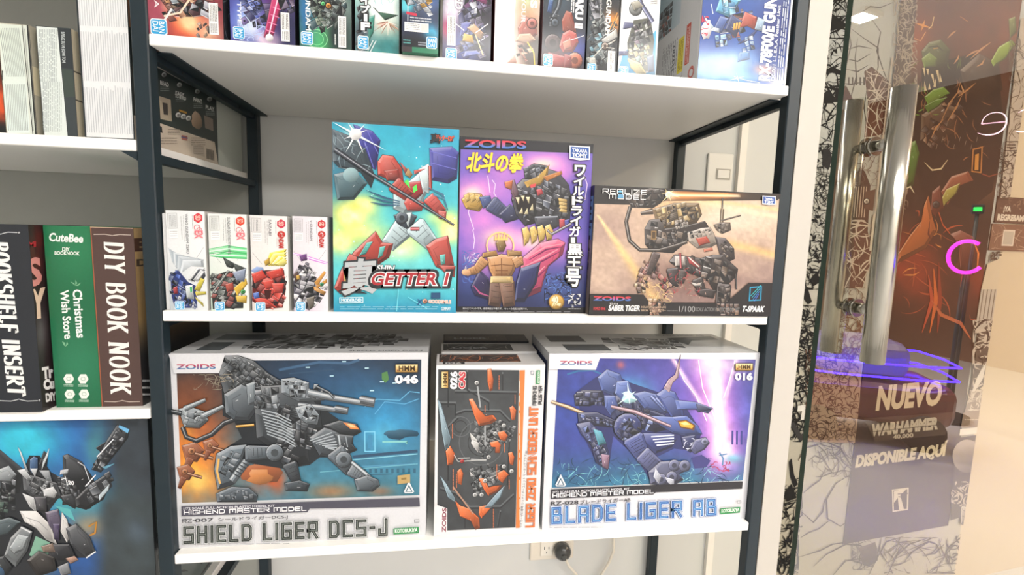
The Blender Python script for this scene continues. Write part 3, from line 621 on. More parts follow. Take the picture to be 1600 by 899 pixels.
# ================================================================== lower shelf: blue beast box
def art_blue_beast():
    A = Art([(70, 130), (970, 100), (915, 820), (50, 865)], 0.3643, 0.2985)
    A.full('d9d9de')
    fr = [(108, 148), (952, 130), (903, 655), (88, 690)]
    def f(x, y, u, v):
        c = mixc(hx('3a3a86') + 0 * x[..., None], hx('4a5ab0'), np.clip(1 - np.abs(v - .45) * 2, 0, 1)); c = mixc(c, hx('2d5f80'), np.clip((v - .62) * 3, 0, 1)); c = mixc(c, hx('6a55b4'), G(x, y, 640, 300, 200, 200) * .6)
        n = vnoise(x / 70, y / 70, 5)
        c = mixc(c, hx('2c3f8c'), G(x, y, 160, 350, 120, 220) * .7)
        c = mixc(c, hx('b46ad0'), np.clip(beam(x, y, 740, 120, 815, 560, 100) * .95, 0, 1)); c = mixc(c, hx('f2b4e6'), np.clip(beam(x, y, 740, 90, 812, 540, 52), 0, 1)); c = mixc(c, hx('fff2fb'), np.clip(beam(x, y, 765, 90, 810, 520, 27), 0, 1))
        c = mixc(c, hx('f6d0ee'), beam(x, y, 590, 140, 780, 420, 9) * .9); c = mixc(c, hx('f6d0ee'), beam(x, y, 870, 120, 815, 330, 8) * .8); c = mixc(c, hx('ffd9f2'), G(x, y, 812, 520, 46, 60) * .9); c = mixc(c, hx('e8d2ee'), G(x, y, 800, 160, 120, 50) * .8)
        c = mixc(c, hx('4cc0dc'), G(x, y, 410, 300, 90, 70) * .9); c = mixc(c, hx('3f8fb0'), np.clip((v - .8) * 4, 0, 1) * n); c = mixc(c, hx('b06070'), G(x, y, 368, 170, 22, 22, 2.0))
        c = mixc(c, hx('70c8d8'), G(x, y, 860, 560, 40, 20) * .8)
        return c * (0.84 + .3 * vnoise(x / 30, y / 30, 12))[..., None]
    A.bg(fr, f, 110, 72)
    A.swirl(40, (110, 590, 480, 680), '7fc4cc', 1.5, 3, 30, 90, 4, .3); A.swirl(60, (110, 560, 880, 675), '1f3f5c', 2, 6, 30, 90, 5, .3); A.swirl(30, (500, 600, 890, 665), '8fd0d8', 1.5, 3, 20, 60, 6, .4)
    for pts in ([(600, 145), (640, 230), (690, 290), (740, 400)], [(860, 135), (835, 230), (812, 300)], [(700, 140), (720, 260), (790, 420)]): A.stroke(pts, 4, 'ffe9f8')
    A.poly([(676, 560), (720, 545), (760, 570), (740, 600), (690, 605)], '3a3a78'); A.swirl(14, (760, 575, 860, 615), 'b03a5a', 3, 7, 20, 50, 7, .5); A.stroke([(798, 535), (815, 560), (812, 590)], 7, '5a86b0'); A.stroke([(796, 548), (832, 540)], 5, '5a86b0')
    for x in (850, 870, 890): A.rect(x, 440, x + 8, 500, '3c3f86')
    BL = '4d5f9e'; BD = '343c6c'; BK = '22253c'; BM = ['3d4478', '5a6db0', '2b3058', '7186c4', '23284a']
    # generic blue armoured leaping machine
    A.poly([(180, 290), (270, 220), (330, 200), (400, 240), (560, 290), (640, 330), (720, 450), (690, 530), (600, 520), (520, 560), (640, 600), (600, 670), (500, 660), (440, 560), (340, 470), (325, 600), (260, 560), (190, 420), (200, 360)], '2b3164')
    A.stroke([(145, 215), (190, 200), (250, 195), (300, 215)], 7, '2f6a9c')
    A.plate([(272, 225), (310, 190), (365, 210), (385, 270), (340, 300), (290, 280)], BL, 4, line=BK); A.plate([(175, 300), (210, 280), (290, 280), (310, 320), (240, 345), (180, 345)], BK, 3, line='15172a'); A.greeble([(180, 295), (300, 285), (310, 340), (190, 345)], 20, ['1e2138', '2f3560', '3d4478'], 3)
    A.plate([(300, 310), (400, 290), (480, 350), (560, 380), (600, 430), (520, 450), (430, 430), (340, 410)], '2d3358', 4, line='15172a'); A.greeble([(330, 320), (420, 315), (540, 390), (500, 440), (380, 410)], 24, BM, 5, .4)
    A.plate([(300, 300), (345, 300), (360, 350), (330, 385), (305, 350)], BL, 3, line=BK); A.plate([(352, 240), (400, 235), (420, 290), (380, 320), (345, 290)], '5f74b4', 3, line=BK)
    A.blob(404, 305, 30, 26, 'bdf4fa', 16, .2); A.star(404, 300, 60, 'e6ffff', 6, .4, .08)
    A.plate([(420, 290), (470, 278), (560, 300), (600, 345), (560, 370), (470, 350)], BL, 4, line=BK)
    for i in range(5): A.tube([(500 + i * 22, 300 + i * 8), (560 + i * 16, 356 + i * 6)], 15, '6a7cba', BK)
    A.plate([(520, 290), (555, 265), (600, 280), (632, 345), (640, 395), (590, 390)], '46569a', 4, line=BK)
    A.plate([(552, 262), (572, 225), (600, 205), (622, 118), (612, 215), (588, 240), (575, 280)], 'd2b4bc', 3, line='5a3a50')
    A.plate([(600, 312), (690, 320), (765, 345), (745, 366), (690, 350), (610, 352)], '5a6db0', 3, line=BK); A.plate([(690, 325), (768, 348), (700, 362)], '30365c', 2, line=BK)
    A.plate([(470, 380), (590, 385), (650, 378), (700, 420), (720, 455), (650, 465), (590, 450)], '4c60a8', 4, line=BK); A.poly([(612, 400), (650, 395), (690, 418), (684, 440), (625, 430)], '6a4418'); A.poly([(618, 405), (648, 400), (682, 420), (676, 432), (628, 424)], 'f0a838'); A.poly([(626, 409), (650, 405), (668, 416), (640, 418)], 'ffdf90')
    A.plate([(440, 455), (590, 455), (608, 480), (590, 512), (520, 540), (470, 500)], '3a4480', 3, line=BK)
    for i in range(4): A.stroke([(500 + i * 8, 470 + i * 12), (598, 462 + i * 12)], 5, 'dfe3f4')
    A.plate([(630, 470), (690, 460), (700, 500), (670, 535), (640, 510)], '2e3560', 3, line=BK); A.swirl(10, (640, 475, 690, 525), 'd8dcf0', 3, 5, 20, 40, 8, .3)
    A.plate([(690, 480), (735, 470), (752, 492), (730, 520), (690, 540), (670, 520)], '5b5f88', 4, line=BK); A.joint((732, 488), 15, '8086a8')
    A.tube([(330, 345), (430, 365), (585, 425)], [12, 16, 10], 'b08f9c', '3a2c40'); A.tube([(82, 330), (150, 350), (220, 378)], [10, 14, 12], 'd6b48c', '5a4038')
    A.plate([(190, 375), (270, 370), (350, 405), (340, 432), (250, 425), (195, 410)], '282d4e', 3, line='14162a'); A.greeble([(200, 380), (340, 405), (330, 428), (210, 405)], 16, BM, 12, .2)
    A.plate([(185, 420), (240, 410), (300, 470), (326, 560), (318, 612), (270, 580), (250, 510), (205, 460)], '343a66', 4, line=BK); A.greeble([(215, 430), (260, 430), (310, 540), (300, 590), (270, 560)], 22, BM, 13, 1.1); A.plate([(290, 545), (325, 550), (320, 608), (298, 600)], '8f6a84', 3, line=BK)
    A.plate([(255, 440), (290, 450), (310, 500), (280, 510)], '4fa0b8', 2, line=BK)
    A.joint((400, 430), 58, '3a4276'); A.greeble([(355, 440), (400, 385), (455, 420), (440, 480), (380, 490)], 20, BM, 14, .5); A.limb((420, 470), (470, 560), 74, 54, '4a5592', 5, BK); A.limb((460, 540), (525, 600), 60, 66, '5a608c', 4, BK)
    A.plate([(490, 620), (540, 575), (600, 570), (660, 580), (664, 608), (620, 625), (640, 650), (590, 680), (500, 668)], '4a4f70', 4, line=BK)
    for cx, cy in ((600, 590), (645, 592), (590, 640), (545, 650)): A.joint((cx, cy), 24, '6a6f90')
    for pts in ([(520, 600), (545, 640), (535, 668), (512, 640)], [(560, 640), (600, 650), (600, 684), (575, 664)]): A.plate(pts, 'c9cddc', 2, line=BK)
    A.poly([(70, 130), (285, 123), (262, 192), (66, 194)], 'd9d9de')
    zoids(A, (112, 175), (136, -3), (0, -17))
    A.part('cover_print'); A.poly([(85, 693), (900, 656), (897, 688), (522, 705), (512, 714), (85, 734)], '1f1e26')
    A.part('sub_lettering'); A.strokes(SQ, 'HIGHEND MASTER MODEL', (92, 727), (420, -20), (0, -14), [(3.5, 'f1f1f4')]); A.text('1/72 SCALE FULL ACTION PLASTIC MODEL KIT', (92, 710), (318, -16), (0, -9), 'dcdce2', .02)
    A.text('RZ-028', (85, 760), (112, -5), (0, -15), '2f3036', .02); A.text('ブレードライガーAB', (205, 756), (210, -12), (0, -18), '2f3036', .012); A.micro(80, 850, 330, 853, 1, '8a8a90', 2)
    A.part('title_lettering', 'big square blue title letters')
    tp, ta, tb = (92, 833), (688, -36), (0, -60)
    A.strokes(SQ, 'BLADE LIGER AB', tp, ta, tb, [(19, '3a6aa8'), (16, 'e6eef6'), (12, '2c5da4')], gap=2.8); A.strokes(SQ, 'BLADE LIGER AB', tp, ta, tb, [(2.4, '7ab4dc')], gap=2.8)
    A.part('maker_badge', 'green maker badge'); A.poly([(803, 773), (890, 766), (888, 791), (802, 798)], '2f8a4e'); A.text('KOTOBUKIYA', (808, 791), (76, -6), (0, -14), 'eef6ee', .02)
    A.part('cover_print'); A.segs([(876, 740), (892, 739), (892, 749), (876, 750), (876, 740)], 2, '777')
    hmm_badge(A, 858, 146, 936, 180, -2); A.part('number_lettering', 'white number 016'); A.text('016', (860, 218), (72, -2), (0, -28), 'f2f3f5', .05); crest(A, 123, 655, 18)
    return A
b_ = carton('model_kit_box', 'wide white kit box with blue beast machine and pink lightning cover', 'box', 0.5535, 0.9178, 0.0125, Z3, 0.2985, 0.15, group='wide white kit boxes on the lowest shelf')
front(b_, art_blue_beast())
A = art_side(0.3643, 0.15, 'top_print'); A.full('cfd0d0'); A.rect(20, 20, 85, 70, '3b3f44'); A.rect(35, 90, 110, 135, '464b50'); A.greeble([(120, 40), (260, 50), (250, 120), (130, 130)], 15, ['6b6f73', '8d9194', '4a4e52', 'a5a9ab'], 5, .2); A.poly([(265, 95), (290, 60), (350, 50), (350, 20), (250, 40)], '55595d'); A.text('BLADE LIGER AB', (240, 18), (100, 0), (0, -9), '70747a', .02); top(b_, A)
A = art_side(0.15, 0.2985); A.full('bfc2c6'); A.rect(8, 15, 142, 190, '3d4a7a'); A.greeble([(15, 40), (130, 40), (120, 180), (25, 170)], 18, ['3d4478', '5a6db0', '2b3058', '8f9ac4'], 4); side_l(b_, A)

# ================================================================== lower shelf: orange parts box (standing on its end)
def art_orange_parts():
    A = Art([(60, 145), (525, 130), (495, 845), (50, 862)], 0.1710, 0.2805)
    A.full('e2e0e0')
    fr = [(68, 162), (411, 157), (394, 832), (64, 842)]
    def f(x, y, u, v):
        c = mixc(hx('34373a') + 0 * x[..., None], hx('4a4e51'), G(x, y, 250, 480, 200, 260)); return c * (0.85 + .3 * vnoise(x / 40, y / 40, 4))[..., None]
    A.bg(fr, f, 40, 70)
    for k, c in ((0, '5c6164'), (8, '25282a')):
        for pts in ([(75, 300 + k), (140, 300 + k), (140, 345 + k), (180, 330 + k), (330, 330 + k), (370, 370 + k)], [(140, 250 + k), (400, 250 + k)], [(110, 310 + k), (110, 200 + k), (180, 170 + k)], [(80, 660 + k), (140, 680 + k), (200, 740 + k), (330, 740 + k), (385, 690 + k)], [(180, 820 + k), (180, 760 + k)], [(320, 820 + k), (330, 760 + k)], [(110, 620 + k), (110, 400 + k), (150, 360 + k)], [(360, 640 + k), (372, 400 + k)], [(190, 165 + k), (190, 240 + k), (280, 290 + k), (280, 320 + k)], [(340, 170 + k), (340, 235 + k)]): A.segs(pts, 6, c)
    for cx, cy, r in ((162, 402, 42), (250, 470, 95)): A.stroke(_ell(cx, cy, r, r), 3, '5f6467'); A.stroke(_ell(cx, cy, r * .6, r * .6), 3, '2b2e30')
    DK = ['4a4f52', '63686b', '35393b', '7c8184', '2a2d2f']
    A.greeble([(210, 390), (330, 370), (390, 400), (380, 450), (250, 540), (220, 480)], 17, DK, 3, .4); A.greeble([(200, 580), (330, 560), (370, 600), (330, 640), (220, 700)], 17, DK, 4, -.3)
    for pts in ([(233, 230), (245, 320)], [(205, 540), (270, 545)], [(265, 400), (265, 480)]): A.stroke(pts, 7, '9a9ea0')
    O = 'dd6a32'
    for pts in ([(275, 155), (290, 152), (300, 200), (296, 245), (286, 250), (276, 210)], [(197, 285), (212, 283), (232, 320), (270, 360), (300, 352), (315, 372), (290, 388), (240, 398), (222, 360)], [(370, 318), (384, 310), (398, 330), (392, 372), (380, 372)], [(318, 425), (345, 418), (362, 440), (350, 462), (330, 455)], [(285, 468), (318, 460), (332, 480), (326, 512), (308, 512), (310, 488), (292, 486)], [(364, 512), (380, 508), (390, 530), (384, 565), (372, 560)], [(148, 590), (162, 578), (172, 600), (165, 648), (150, 640)], [(318, 598), (345, 585), (365, 605), (340, 640), (322, 625)], [(238, 622), (258, 620), (278, 660), (310, 652), (338, 650), (318, 676), (280, 695), (262, 670)], [(140, 715), (160, 735), (200, 750), (240, 790), (242, 830), (225, 838), (205, 800), (160, 780)], [(240, 740), (270, 735), (300, 735), (270, 770), (250, 790), (238, 770)], [(100, 505), (118, 482), (138, 520), (128, 560), (108, 565)]):
        A.plate(pts, O, 2.4, line='3a1a10')
    for pts in ([(66, 285), (80, 310), (105, 400), (120, 450), (112, 490), (98, 500), (85, 430)], [(78, 610), (100, 640), (135, 700), (140, 720), (110, 700)], [(350, 650), (310, 690), (262, 745), (290, 745), (330, 700)]): A.plate(pts, '9ab4c2', 2.4, line='35454e')
    for cx, cy in ((230, 215), (345, 395), (308, 430), (378, 590), (345, 570), (222, 690), (280, 530), (250, 690), (265, 630)): A.joint((cx, cy), 9, 'c9cbca')
    for pts in ([(200, 425), (230, 455), (240, 500), (215, 490)], [(200, 590), (222, 612), (205, 612)], [(210, 455), (240, 470), (235, 510), (205, 470)]): A.plate(pts, 'd6d6d4', 2)
    A.stroke([(130, 655), (215, 770)], 6, 'b08a74'); A.stroke([(135, 520), (150, 548), (270, 540)], 3, 'd0d0ce'); A.joint((168, 547), 8, 'c23a3a')
    for x, y, l in ((322, 180, 60), (390, 262, 40), (125, 390, 60), (128, 580, 90), (142, 600, 60), (298, 750, 80), (365, 625, 40), (312, 560, 60), (262, 310, 30), (345, 470, 40)): A.micro(x, y, x + 5, y + l, 1, 'd27a52', 3, True, x)
    A.stroke([(150, 535), (200, 532)], 3, 'c9c9c6')
    A.poly([(413, 157), (436, 155), (412, 832), (396, 832)], 'd97a3a'); A.micro(408, 200, 418, 800, 1, 'f3e2d2', 3, True, 9)
    A.poly([(50, 735), (64, 730), (106, 745), (106, 846), (50, 862)], 'e2e0e0'); zoids(A, (101, 845), (2, -102), (-18, 0), '8c4a58', '8c4a58')
    A.part('number_lettering', 'white number 026'); A.text('026', (145, 240), (2, -70), (-26, 0), 'f2f3f5', .05); A.text('CAS', (179, 238), (2, -68), (-24, 0), 'c23a44', .05, 'f0e6e6', .06)
    A.part('series_badge', 'gold series badge'); A.poly([(80, 168), (112, 166), (112, 240), (80, 241)], '3b3020'); A.bg([(83, 171), (109, 169), (109, 237), (83, 238)], lambda x, y, u, v: mixc(hx('f0d9a0'), hx('b08742'), u), 5, 4); A.text('HMM', (105, 230), (0, -52), (-16, 0), '4a3415', .03)
    A.part('title_lettering', 'orange square title letters reading upwards')
    tp, ta, tb = (474, 826), (17, -512), (-33, 1)
    A.strokes(SQ, 'LIGER ZERO SCHNEIDER UNIT', tp, ta, tb, [(8.2, 'b8694a'), (6.6, 'd9743c')], gap=2.2)
    A.part('sub_lettering'); A.text('ライガーゼロ専用 シュナイダーユニット マーキングプラスver', (424, 830), (22, -330), (-13, 0), '2f3036', .0); A.strokes(SQ, 'MARKING', (484, 305), (2, -82), (-14, 0), [(3.4, '35383c')]); A.strokes(SQ, 'PLUS VER', (508, 300), (2, -78), (-13, 0), [(3.4, '35383c')])
    A.part('maker_badge', 'green maker badge'); A.poly([(486, 155), (502, 154), (500, 212), (484, 213)], '2f8a4e'); A.text('KOTOBUKIYA', (499, 209), (1, -50), (-9, 0), 'eef6ee', .02)
    A.part('cover_print'); A.segs([(462, 158), (474, 158), (473, 172), (462, 172), (462, 158)], 2, '55657a')
    return A
b_ = carton('model_kit_box', 'upright white kit box with orange armour parts scattered on a black cover', 'box', 0.3768, 0.5478, 0.012, Z3, 0.2805, 0.068)
front(b_, art_orange_parts())
A = art_side(0.171, 0.068, 'top_print'); A.full('d5d3d2'); A.rect(4, 4, 135, 52, '3a3130'); A.swirl(30, (5, 8, 134, 50), 'b5683e', 1, 3, 15, 50, 4, .2); A.swirl(20, (5, 8, 134, 50), '8a7a70', 1, 2, 15, 50, 5, .2); A.rect(10, 52, 44, 64, '2d3034'); A.text('026', (14, 62), (24, 0), (0, -8), 'd8d8d8', .03); top(b_, A)
for i, (y_, d_, h_, m_, lb, x0_, x1_) in enumerate([(0.083, 0.062, 0.284, CARD_W, 'white edged kit box standing just behind the orange parts box', 0.384, 0.548), (0.148, 0.06, 0.287, CARD_K, 'dark kit box at the rear, behind the orange parts box', 0.387, 0.545)]):
    b_ = carton('model_kit_box', lb, 'box', x0_, x1_, y_, Z3, h_, d_, m_)
    A = art_side(x1_ - x0_, d_, 'top_print'); A.full(['c8c6c4', '34302f'][i]); A.rect(3, 8, (x1_ - x0_) * 1000 - 40, d_ * 1000 - 8, ['2b2d30', '4a4340'][i]); A.swirl(25, (5, 10, 120, d_ * 1000 - 10), ['8f8a86', '75665c'][i], 1, 2.5, 15, 60, 6 + i, .2); A.text('LIGER', (20, 40), (60, 0), (0, -8), 'a0a4a8', .03); top(b_, A)
# ================================================================== middle shelf: teal box with red robot
def art_red_robot():
    A = Art([(28, 28), (572, 65), (553, 870), (30, 865)], 0.1770, 0.2690)
    def f(x, y, u, v):
        n = vnoise(x / 90, y / 90, 7); n2 = vnoise(x / 40 + 9, y / 40, 8)
        c = mixc(hx('2fa4c0') + 0 * x[..., None], hx('57c4cc'), np.clip(v * 1.5, 0, 1)); c = mixc(c, hx('1f86ae'), np.clip((v - .85) * 6, 0, 1)); c = mixc(c, hx('3c6f88'), G(x, y, 60, 250, 110, 160) * .8)
        for cx, cy, rx, ry, s_ in ((110, 440, 90, 60, 1.2), (170, 520, 90, 50, .8), (60, 560, 70, 60, .9), (320, 590, 90, 40, 1.1), (530, 500, 50, 60, 1.2), (480, 450, 60, 30, .6), (360, 540, 60, 50, .7), (160, 400, 50, 40, .9)):
            k = np.clip(G(x, y, cx, cy, rx, ry) * s_ * (0.4 + n * 1.2), 0, 1); c = mixc(c, hx('f2ea5c'), k); c = mixc(c, hx('fbf8d2'), np.clip(k * k * n2 * 1.3, 0, 1))
        c = mixc(c, hx('8be0dc'), G(x, y, 300, 620, 200, 60) * .5); c = mixc(c, hx('e9fbff'), G(x, y, 130, 90, 50, 50) * .9); c = mixc(c, hx('2a8eb8'), G(x, y, 480, 90, 120, 60) * .6)
        return c * (0.92 + .16 * n2)[..., None]
    A.bg(A.quad, f, 80, 110)
    R = random.Random(3)
    for i in range(60): x, y = R.uniform(40, 560), R.uniform(60, 840); r = R.uniform(1, 3); A.rect(x - r, y - r, x + r, y + r, 'c9f2f2')
    DP = '3d3f96'; RD = 'b5453c'; WH = 'bfd6dc'
    A.plate([(120, 40), (200, 70), (234, 110), (215, 240), (180, 225), (150, 140)], DP, 3, line='22245a'); A.plate([(445, 145), (540, 140), (572, 165), (560, 280), (525, 300), (450, 285)], DP, 3, line='22245a')
    for pts in ([(150, 60), (205, 230)], [(180, 70), (225, 170)], [(450, 160), (560, 190)], [(450, 210), (558, 240)]): A.stroke(pts, 3, '6a6cc4')
    A.plate([(30, 60), (100, 90), (170, 150), (210, 270), (195, 320), (150, 250), (60, 230), (30, 200)], '3c4a54', 3, line='1c262e'); A.swirl(20, (35, 80, 190, 240), '8fa4ac', 2, 4, 40, 110, 5, .15); A.plate([(35, 260), (120, 240), (178, 300), (120, 370), (50, 372)], '4c6a74', 3, line='24343c'); A.blob(108, 262, 34, 32, '8fb2b8')
    # legs
    A.limb((345, 480), (262, 575), 78, 62, WH, 3, '4c6068'); A.limb((375, 480), (455, 570), 76, 60, WH, 3, '4c6068')
    A.plate([(290, 440), (345, 425), (390, 445), (372, 480), (345, 500), (305, 475)], '3f4c58', 3); A.plate([(330, 430), (368, 428), (352, 492)], 'cfdfe2', 2, line='5a6a70')
    for pts in ([(213, 510), (240, 560), (286, 565), (268, 625), (225, 655), (150, 640), (62, 685), (120, 600)], [(100, 610), (215, 660), (150, 770), (60, 785), (34, 760), (60, 690)], [(470, 545), (520, 530), (545, 660), (520, 690), (470, 665), (428, 575)], [(480, 660), (552, 665), (548, 712), (505, 690)]): A.plate(pts, RD, 4, line='4a1a1e')
    for pts in ([(175, 560), (200, 555), (170, 610), (140, 620)], [(230, 580), (255, 575), (240, 620), (222, 630)], [(485, 615), (510, 612), (508, 655), (492, 660)]): A.plate(pts, '58b8b0', 3, line='7a2a2a')
    A.plate([(75, 700), (118, 690), (112, 730), (78, 735)], 'd8b45c', 2); A.joint((325, 452), 26, '56616c'); A.tube([(362, 500), (400, 500)], 14, 'd06a70', '4a1a1e')
    # torso
    A.plate([(290, 340), (360, 290), (440, 220), (455, 300), (420, 360), (400, 420), (330, 430), (290, 410)], WH, 4, line='4c6068'); A.plate([(330, 300), (410, 290), (415, 345), (385, 372), (345, 350)], 'a83238', 3, line='4a1a1e'); A.poly([(338, 290), (352, 282), (362, 325), (344, 330)], '5ae05c'); A.poly([(372, 318), (388, 305), (392, 330), (376, 342)], '5ae05c')
    A.plate([(395, 240), (440, 215), (452, 260), (440, 345), (415, 330)], 'd5e6ea', 3, line='5a6a70'); A.tube([(446, 225), (448, 330)], 12, RD)
    A.plate([(224, 205), (245, 175), (290, 182), (325, 235), (332, 290), (280, 285), (225, 262)], 'c04a40', 5, line='4a1a1e'); A.plate([(250, 245), (310, 238), (318, 282), (262, 288)], '99362f', 3, line='4a1a1e')
    A.limb((290, 300), (360, 360), 58, 48, 'b04038', 4, '4a1a1e'); A.plate([(350, 360), (420, 385), (410, 420), (350, 418), (335, 385)], 'c44c44', 3, line='4a1a1e')
    A.limb((438, 360), (500, 430), 46, 38, 'c04a44', 3, '4a1a1e'); A.plate([(480, 420), (515, 425), (512, 458), (485, 455)], 'cc5c54', 3, line='4a1a1e')
    A.plate([(352, 232), (372, 262), (362, 276), (340, 262)], 'b99058', 2); A.plate([(318, 205), (350, 240), (342, 258)], 'c0554a', 2); A.plate([(378, 244), (428, 236), (380, 262)], 'c0554a', 2)
    for k in range(3): A.stroke([(175 + k * 8, 330 + k * 26), (250, 362 + k * 16), (318, 380 + k * 8)], [2, 9, 3], '2f5a78')
    A.stroke([(440, 320), (500, 350), (522, 420)], [3, 10, 3], '3d6f8a'); A.stroke([(460, 350), (510, 370)], 6, '4f86a0')
    A.tube([(40, 150), (200, 262), (380, 375), (548, 484)], [20, 13, 11, 5], '474e5a')
    A.star(130, 85, 150, 'effcff', 4, .5, .035); A.star(130, 85, 90, 'ffffff', 4, 1.2, .06); A.blob(130, 85, 26, 26, 'ffffff')
    for pts in ([(310, 760), (300, 862)], [(350, 800), (430, 850)]): A.stroke(pts, [3, 12, 4], '6fd4e4')
    A.part('title_lettering', 'dark red slanted title with white rim')
    A.text('真', (75, 785), (130, -8), (8, -145), 'b4b9bc', .04, '2e3438', .05)
    A.text('SHIN', (216, 683), (72, 2), (5, -24), 'eef2f2', .03, '2e3438', .06)
    A.text('GETTER 1', (186, 750), (332, 0), (12, -60), '23282c', .16, join=True); A.text('GETTER 1', (190, 746), (322, 0), (12, -52), 'a62c34', .03, 'e8ecec', .05)
    A.text('真', (448, 124), (42, 2), (2, -42), '20242a', .03); A.text('ゲッターロボ', (470, 113), (78, 5), (2, -24), 'd8542c', .05, '20242a', .04)
    A.part('maker_badge', 'white framed maker mark'); A.poly([(56, 801), (158, 799), (158, 825), (56, 827)], 'dff2f6'); A.poly([(59, 804), (155, 802), (155, 822), (59, 824)], '2f97b8'); A.part('sub_lettering'); A.text('MODEROID', (64, 820), (86, -1), (0, -13), 'e8f6f8', .03); A.part('cover_print'); A.rect(448, 780, 488, 806, '1f4a70'); A.joint((422, 818), 10, 'e09a80'); A.part('sub_lettering'); A.text('X', (390, 832), (20, 1), (0, -22), '1f4f86', .04); A.text('GOODSMILE', (438, 826), (94, 2), (0, -14), 'e8a890', .03, 'f2f6f6', .05); A.text('COMPANY', (492, 858), (38, 0), (0, -14), 'e6f2f4', .02); A.micro(58, 838, 480, 856, 2, 'b8e4ee', 1.6)
    return A
b_ = carton('model_kit_box', 'tall teal kit box with a red and white robot holding a long pole', 'box', 0.2280, 0.4050, 0.0045, Z2, 0.2690, 0.075, mat('teal_card', '2c8296', .5, coat=.1))
front(b_, art_red_robot())

# ================================================================== middle shelf: purple box
def art_purple():
    A = Art([(55, 40), (658, 75), (628, 862), (30, 862)], 0.2030, 0.2615)
    A.full('17161c')
    fr = [(58, 100), (655, 118), (628, 835), (36, 835)]
    def f(x, y, u, v):
        n = vnoise(x / 80, y / 80, 3)
        c = mixc(hx('5f58b4') + 0 * x[..., None], hx('8a62c0'), np.clip(n * 1.3, 0, 1)); c = mixc(c, hx('1d2450'), np.clip((v - .62) * 3.2, 0, 1)); c = mixc(c, hx('3a3f9c'), G(x, y, 560, 300, 100, 200) * .7)
        for cx, cy, rx, ry, k in ((120, 300, 90, 70, .9), (160, 430, 110, 60, .7), (260, 520, 120, 60, .9), (440, 170, 110, 60, .9), (420, 560, 130, 60, .9), (150, 620, 60, 90, .6), (520, 200, 60, 60, .6), (250, 240, 60, 90, .6)): c = mixc(c, hx('e88ad2'), np.clip(G(x, y, cx, cy, rx, ry) * k * (.5 + n), 0, 1))
        for cx, cy, rx, ry in ((230, 510, 70, 40), (110, 300, 45, 30), (380, 520, 60, 40), (430, 165, 60, 25)): c = mixc(c, hx('f9d8c4'), np.clip(G(x, y, cx, cy, rx, ry) * .9, 0, 1))
        c = mixc(c, hx('3d5c9c'), G(x, y, 500, 740, 120, 80) * .6); c = mixc(c, hx('2a4c8a'), G(x, y, 90, 720, 70, 90) * .5)
        return c
    A.bg(fr, f, 70, 90)
    A.poly([(55, 40), (658, 75), (655, 118), (540, 112), (380, 104), (360, 96), (56, 86)], '1b1b22')
    for p in ([(110, 470), (118, 520), (112, 560)], [(200, 240), (215, 260), (208, 300), (226, 330)], [(110, 320), (90, 390), (115, 470)], [(610, 190), (632, 260), (622, 330)], [(180, 220), (190, 300)]): A.stroke(p, 3, 'f2d8f4')
    A.swirl(70, (60, 570, 140, 720), '4a6ab4', 2, 5, 20, 60, 3, .3); A.swirl(60, (440, 670, 560, 800), '4f74bc', 2, 5, 20, 60, 4, .4); A.swirl(50, (440, 670, 600, 820), '10142c', 3, 7, 20, 60, 5, .3); A.swirl(24, (70, 580, 140, 680), 'e6e6ee', 1.5, 3, 15, 40, 6, .4)
    GD = 'c9a04c'; BK = '34343c'; BM = ['2b2c34', '3d3f4a', '4f525e', '1d1e25', '5d6474']
    # generic black and gold machine, upper half
    A.plate([(60, 330), (90, 300), (150, 305), (170, 345), (140, 385), (80, 372)], GD, 4, line='4a3410')
    for i in range(4): A.plate([(70 + i * 26, 312 + i * 3), (92 + i * 26, 300 + i * 4), (102 + i * 24, 330), (80 + i * 26, 345)], 'd8b464', 2.5, line='4a3410')
    A.plate([(140, 320), (190, 312), (200, 350), (160, 372)], '3a4c86', 3, line='14182c'); A.limb((190, 345), (255, 395), 62, 54, '414a70', 4, '14182c'); A.plate([(230, 400), (280, 352), (310, 372), (320, 420), (260, 438)], '2b3054', 3, line='0f1120')
    A.plate([(345, 190), (390, 165), (450, 175), (455, 225), (400, 235), (350, 232)], '24252c', 4, line='0c0c10'); A.greeble([(350, 180), (450, 175), (450, 225), (350, 228)], 20, BM, 3, -.3)
    A.plate([(300, 275), (340, 235), (420, 240), (455, 190), (500, 205), (545, 260), (560, 330), (552, 420), (500, 440), (420, 430), (350, 450), (310, 400), (290, 330)], BK, 5, line='0c0c10'); A.greeble([(310, 275), (440, 240), (540, 280), (540, 420), (360, 430), (310, 380)], 26, BM, 5, .35)
    A.plate([(345, 250), (405, 225), (460, 170), (450, 215), (420, 260), (360, 275)], GD, 3, line='4a3410'); A.plate([(290, 250), (300, 238), (320, 300), (308, 345), (288, 300)], '6a4a58', 3, line='1a1018'); A.plate([(256, 250), (294, 240), (288, 285), (262, 275)], 'c86a3c', 2, line='4a1a10')
    A.plate([(430, 225), (515, 198), (518, 212), (450, 245)], 'c07a3c', 2, line='3a2410'); A.poly([(372, 262), (400, 256), (394, 272), (375, 276)], 'e0464c')
    A.poly([(305, 315), (370, 300), (400, 330), (395, 370), (340, 405), (310, 370)], '14090c')
    for x, y, dx, dy in ((315, 320, 6, 34), (338, 312, 5, 26), (362, 318, 5, 30), (330, 395, 6, -30), (354, 398, 6, -30), (378, 380, 6, -32)): A.plate([(x - 9, y), (x + 9, y), (x + dx, y + dy)], 'efe2b4', 1.5, line='4a3410', inner=False)
    for i in range(4): A.plate([(500 + i * 4, 322 + i * 16), (540, 330 + i * 16), (538, 342 + i * 16), (504, 336 + i * 16)], 'd8b464', 2, line='4a3410')
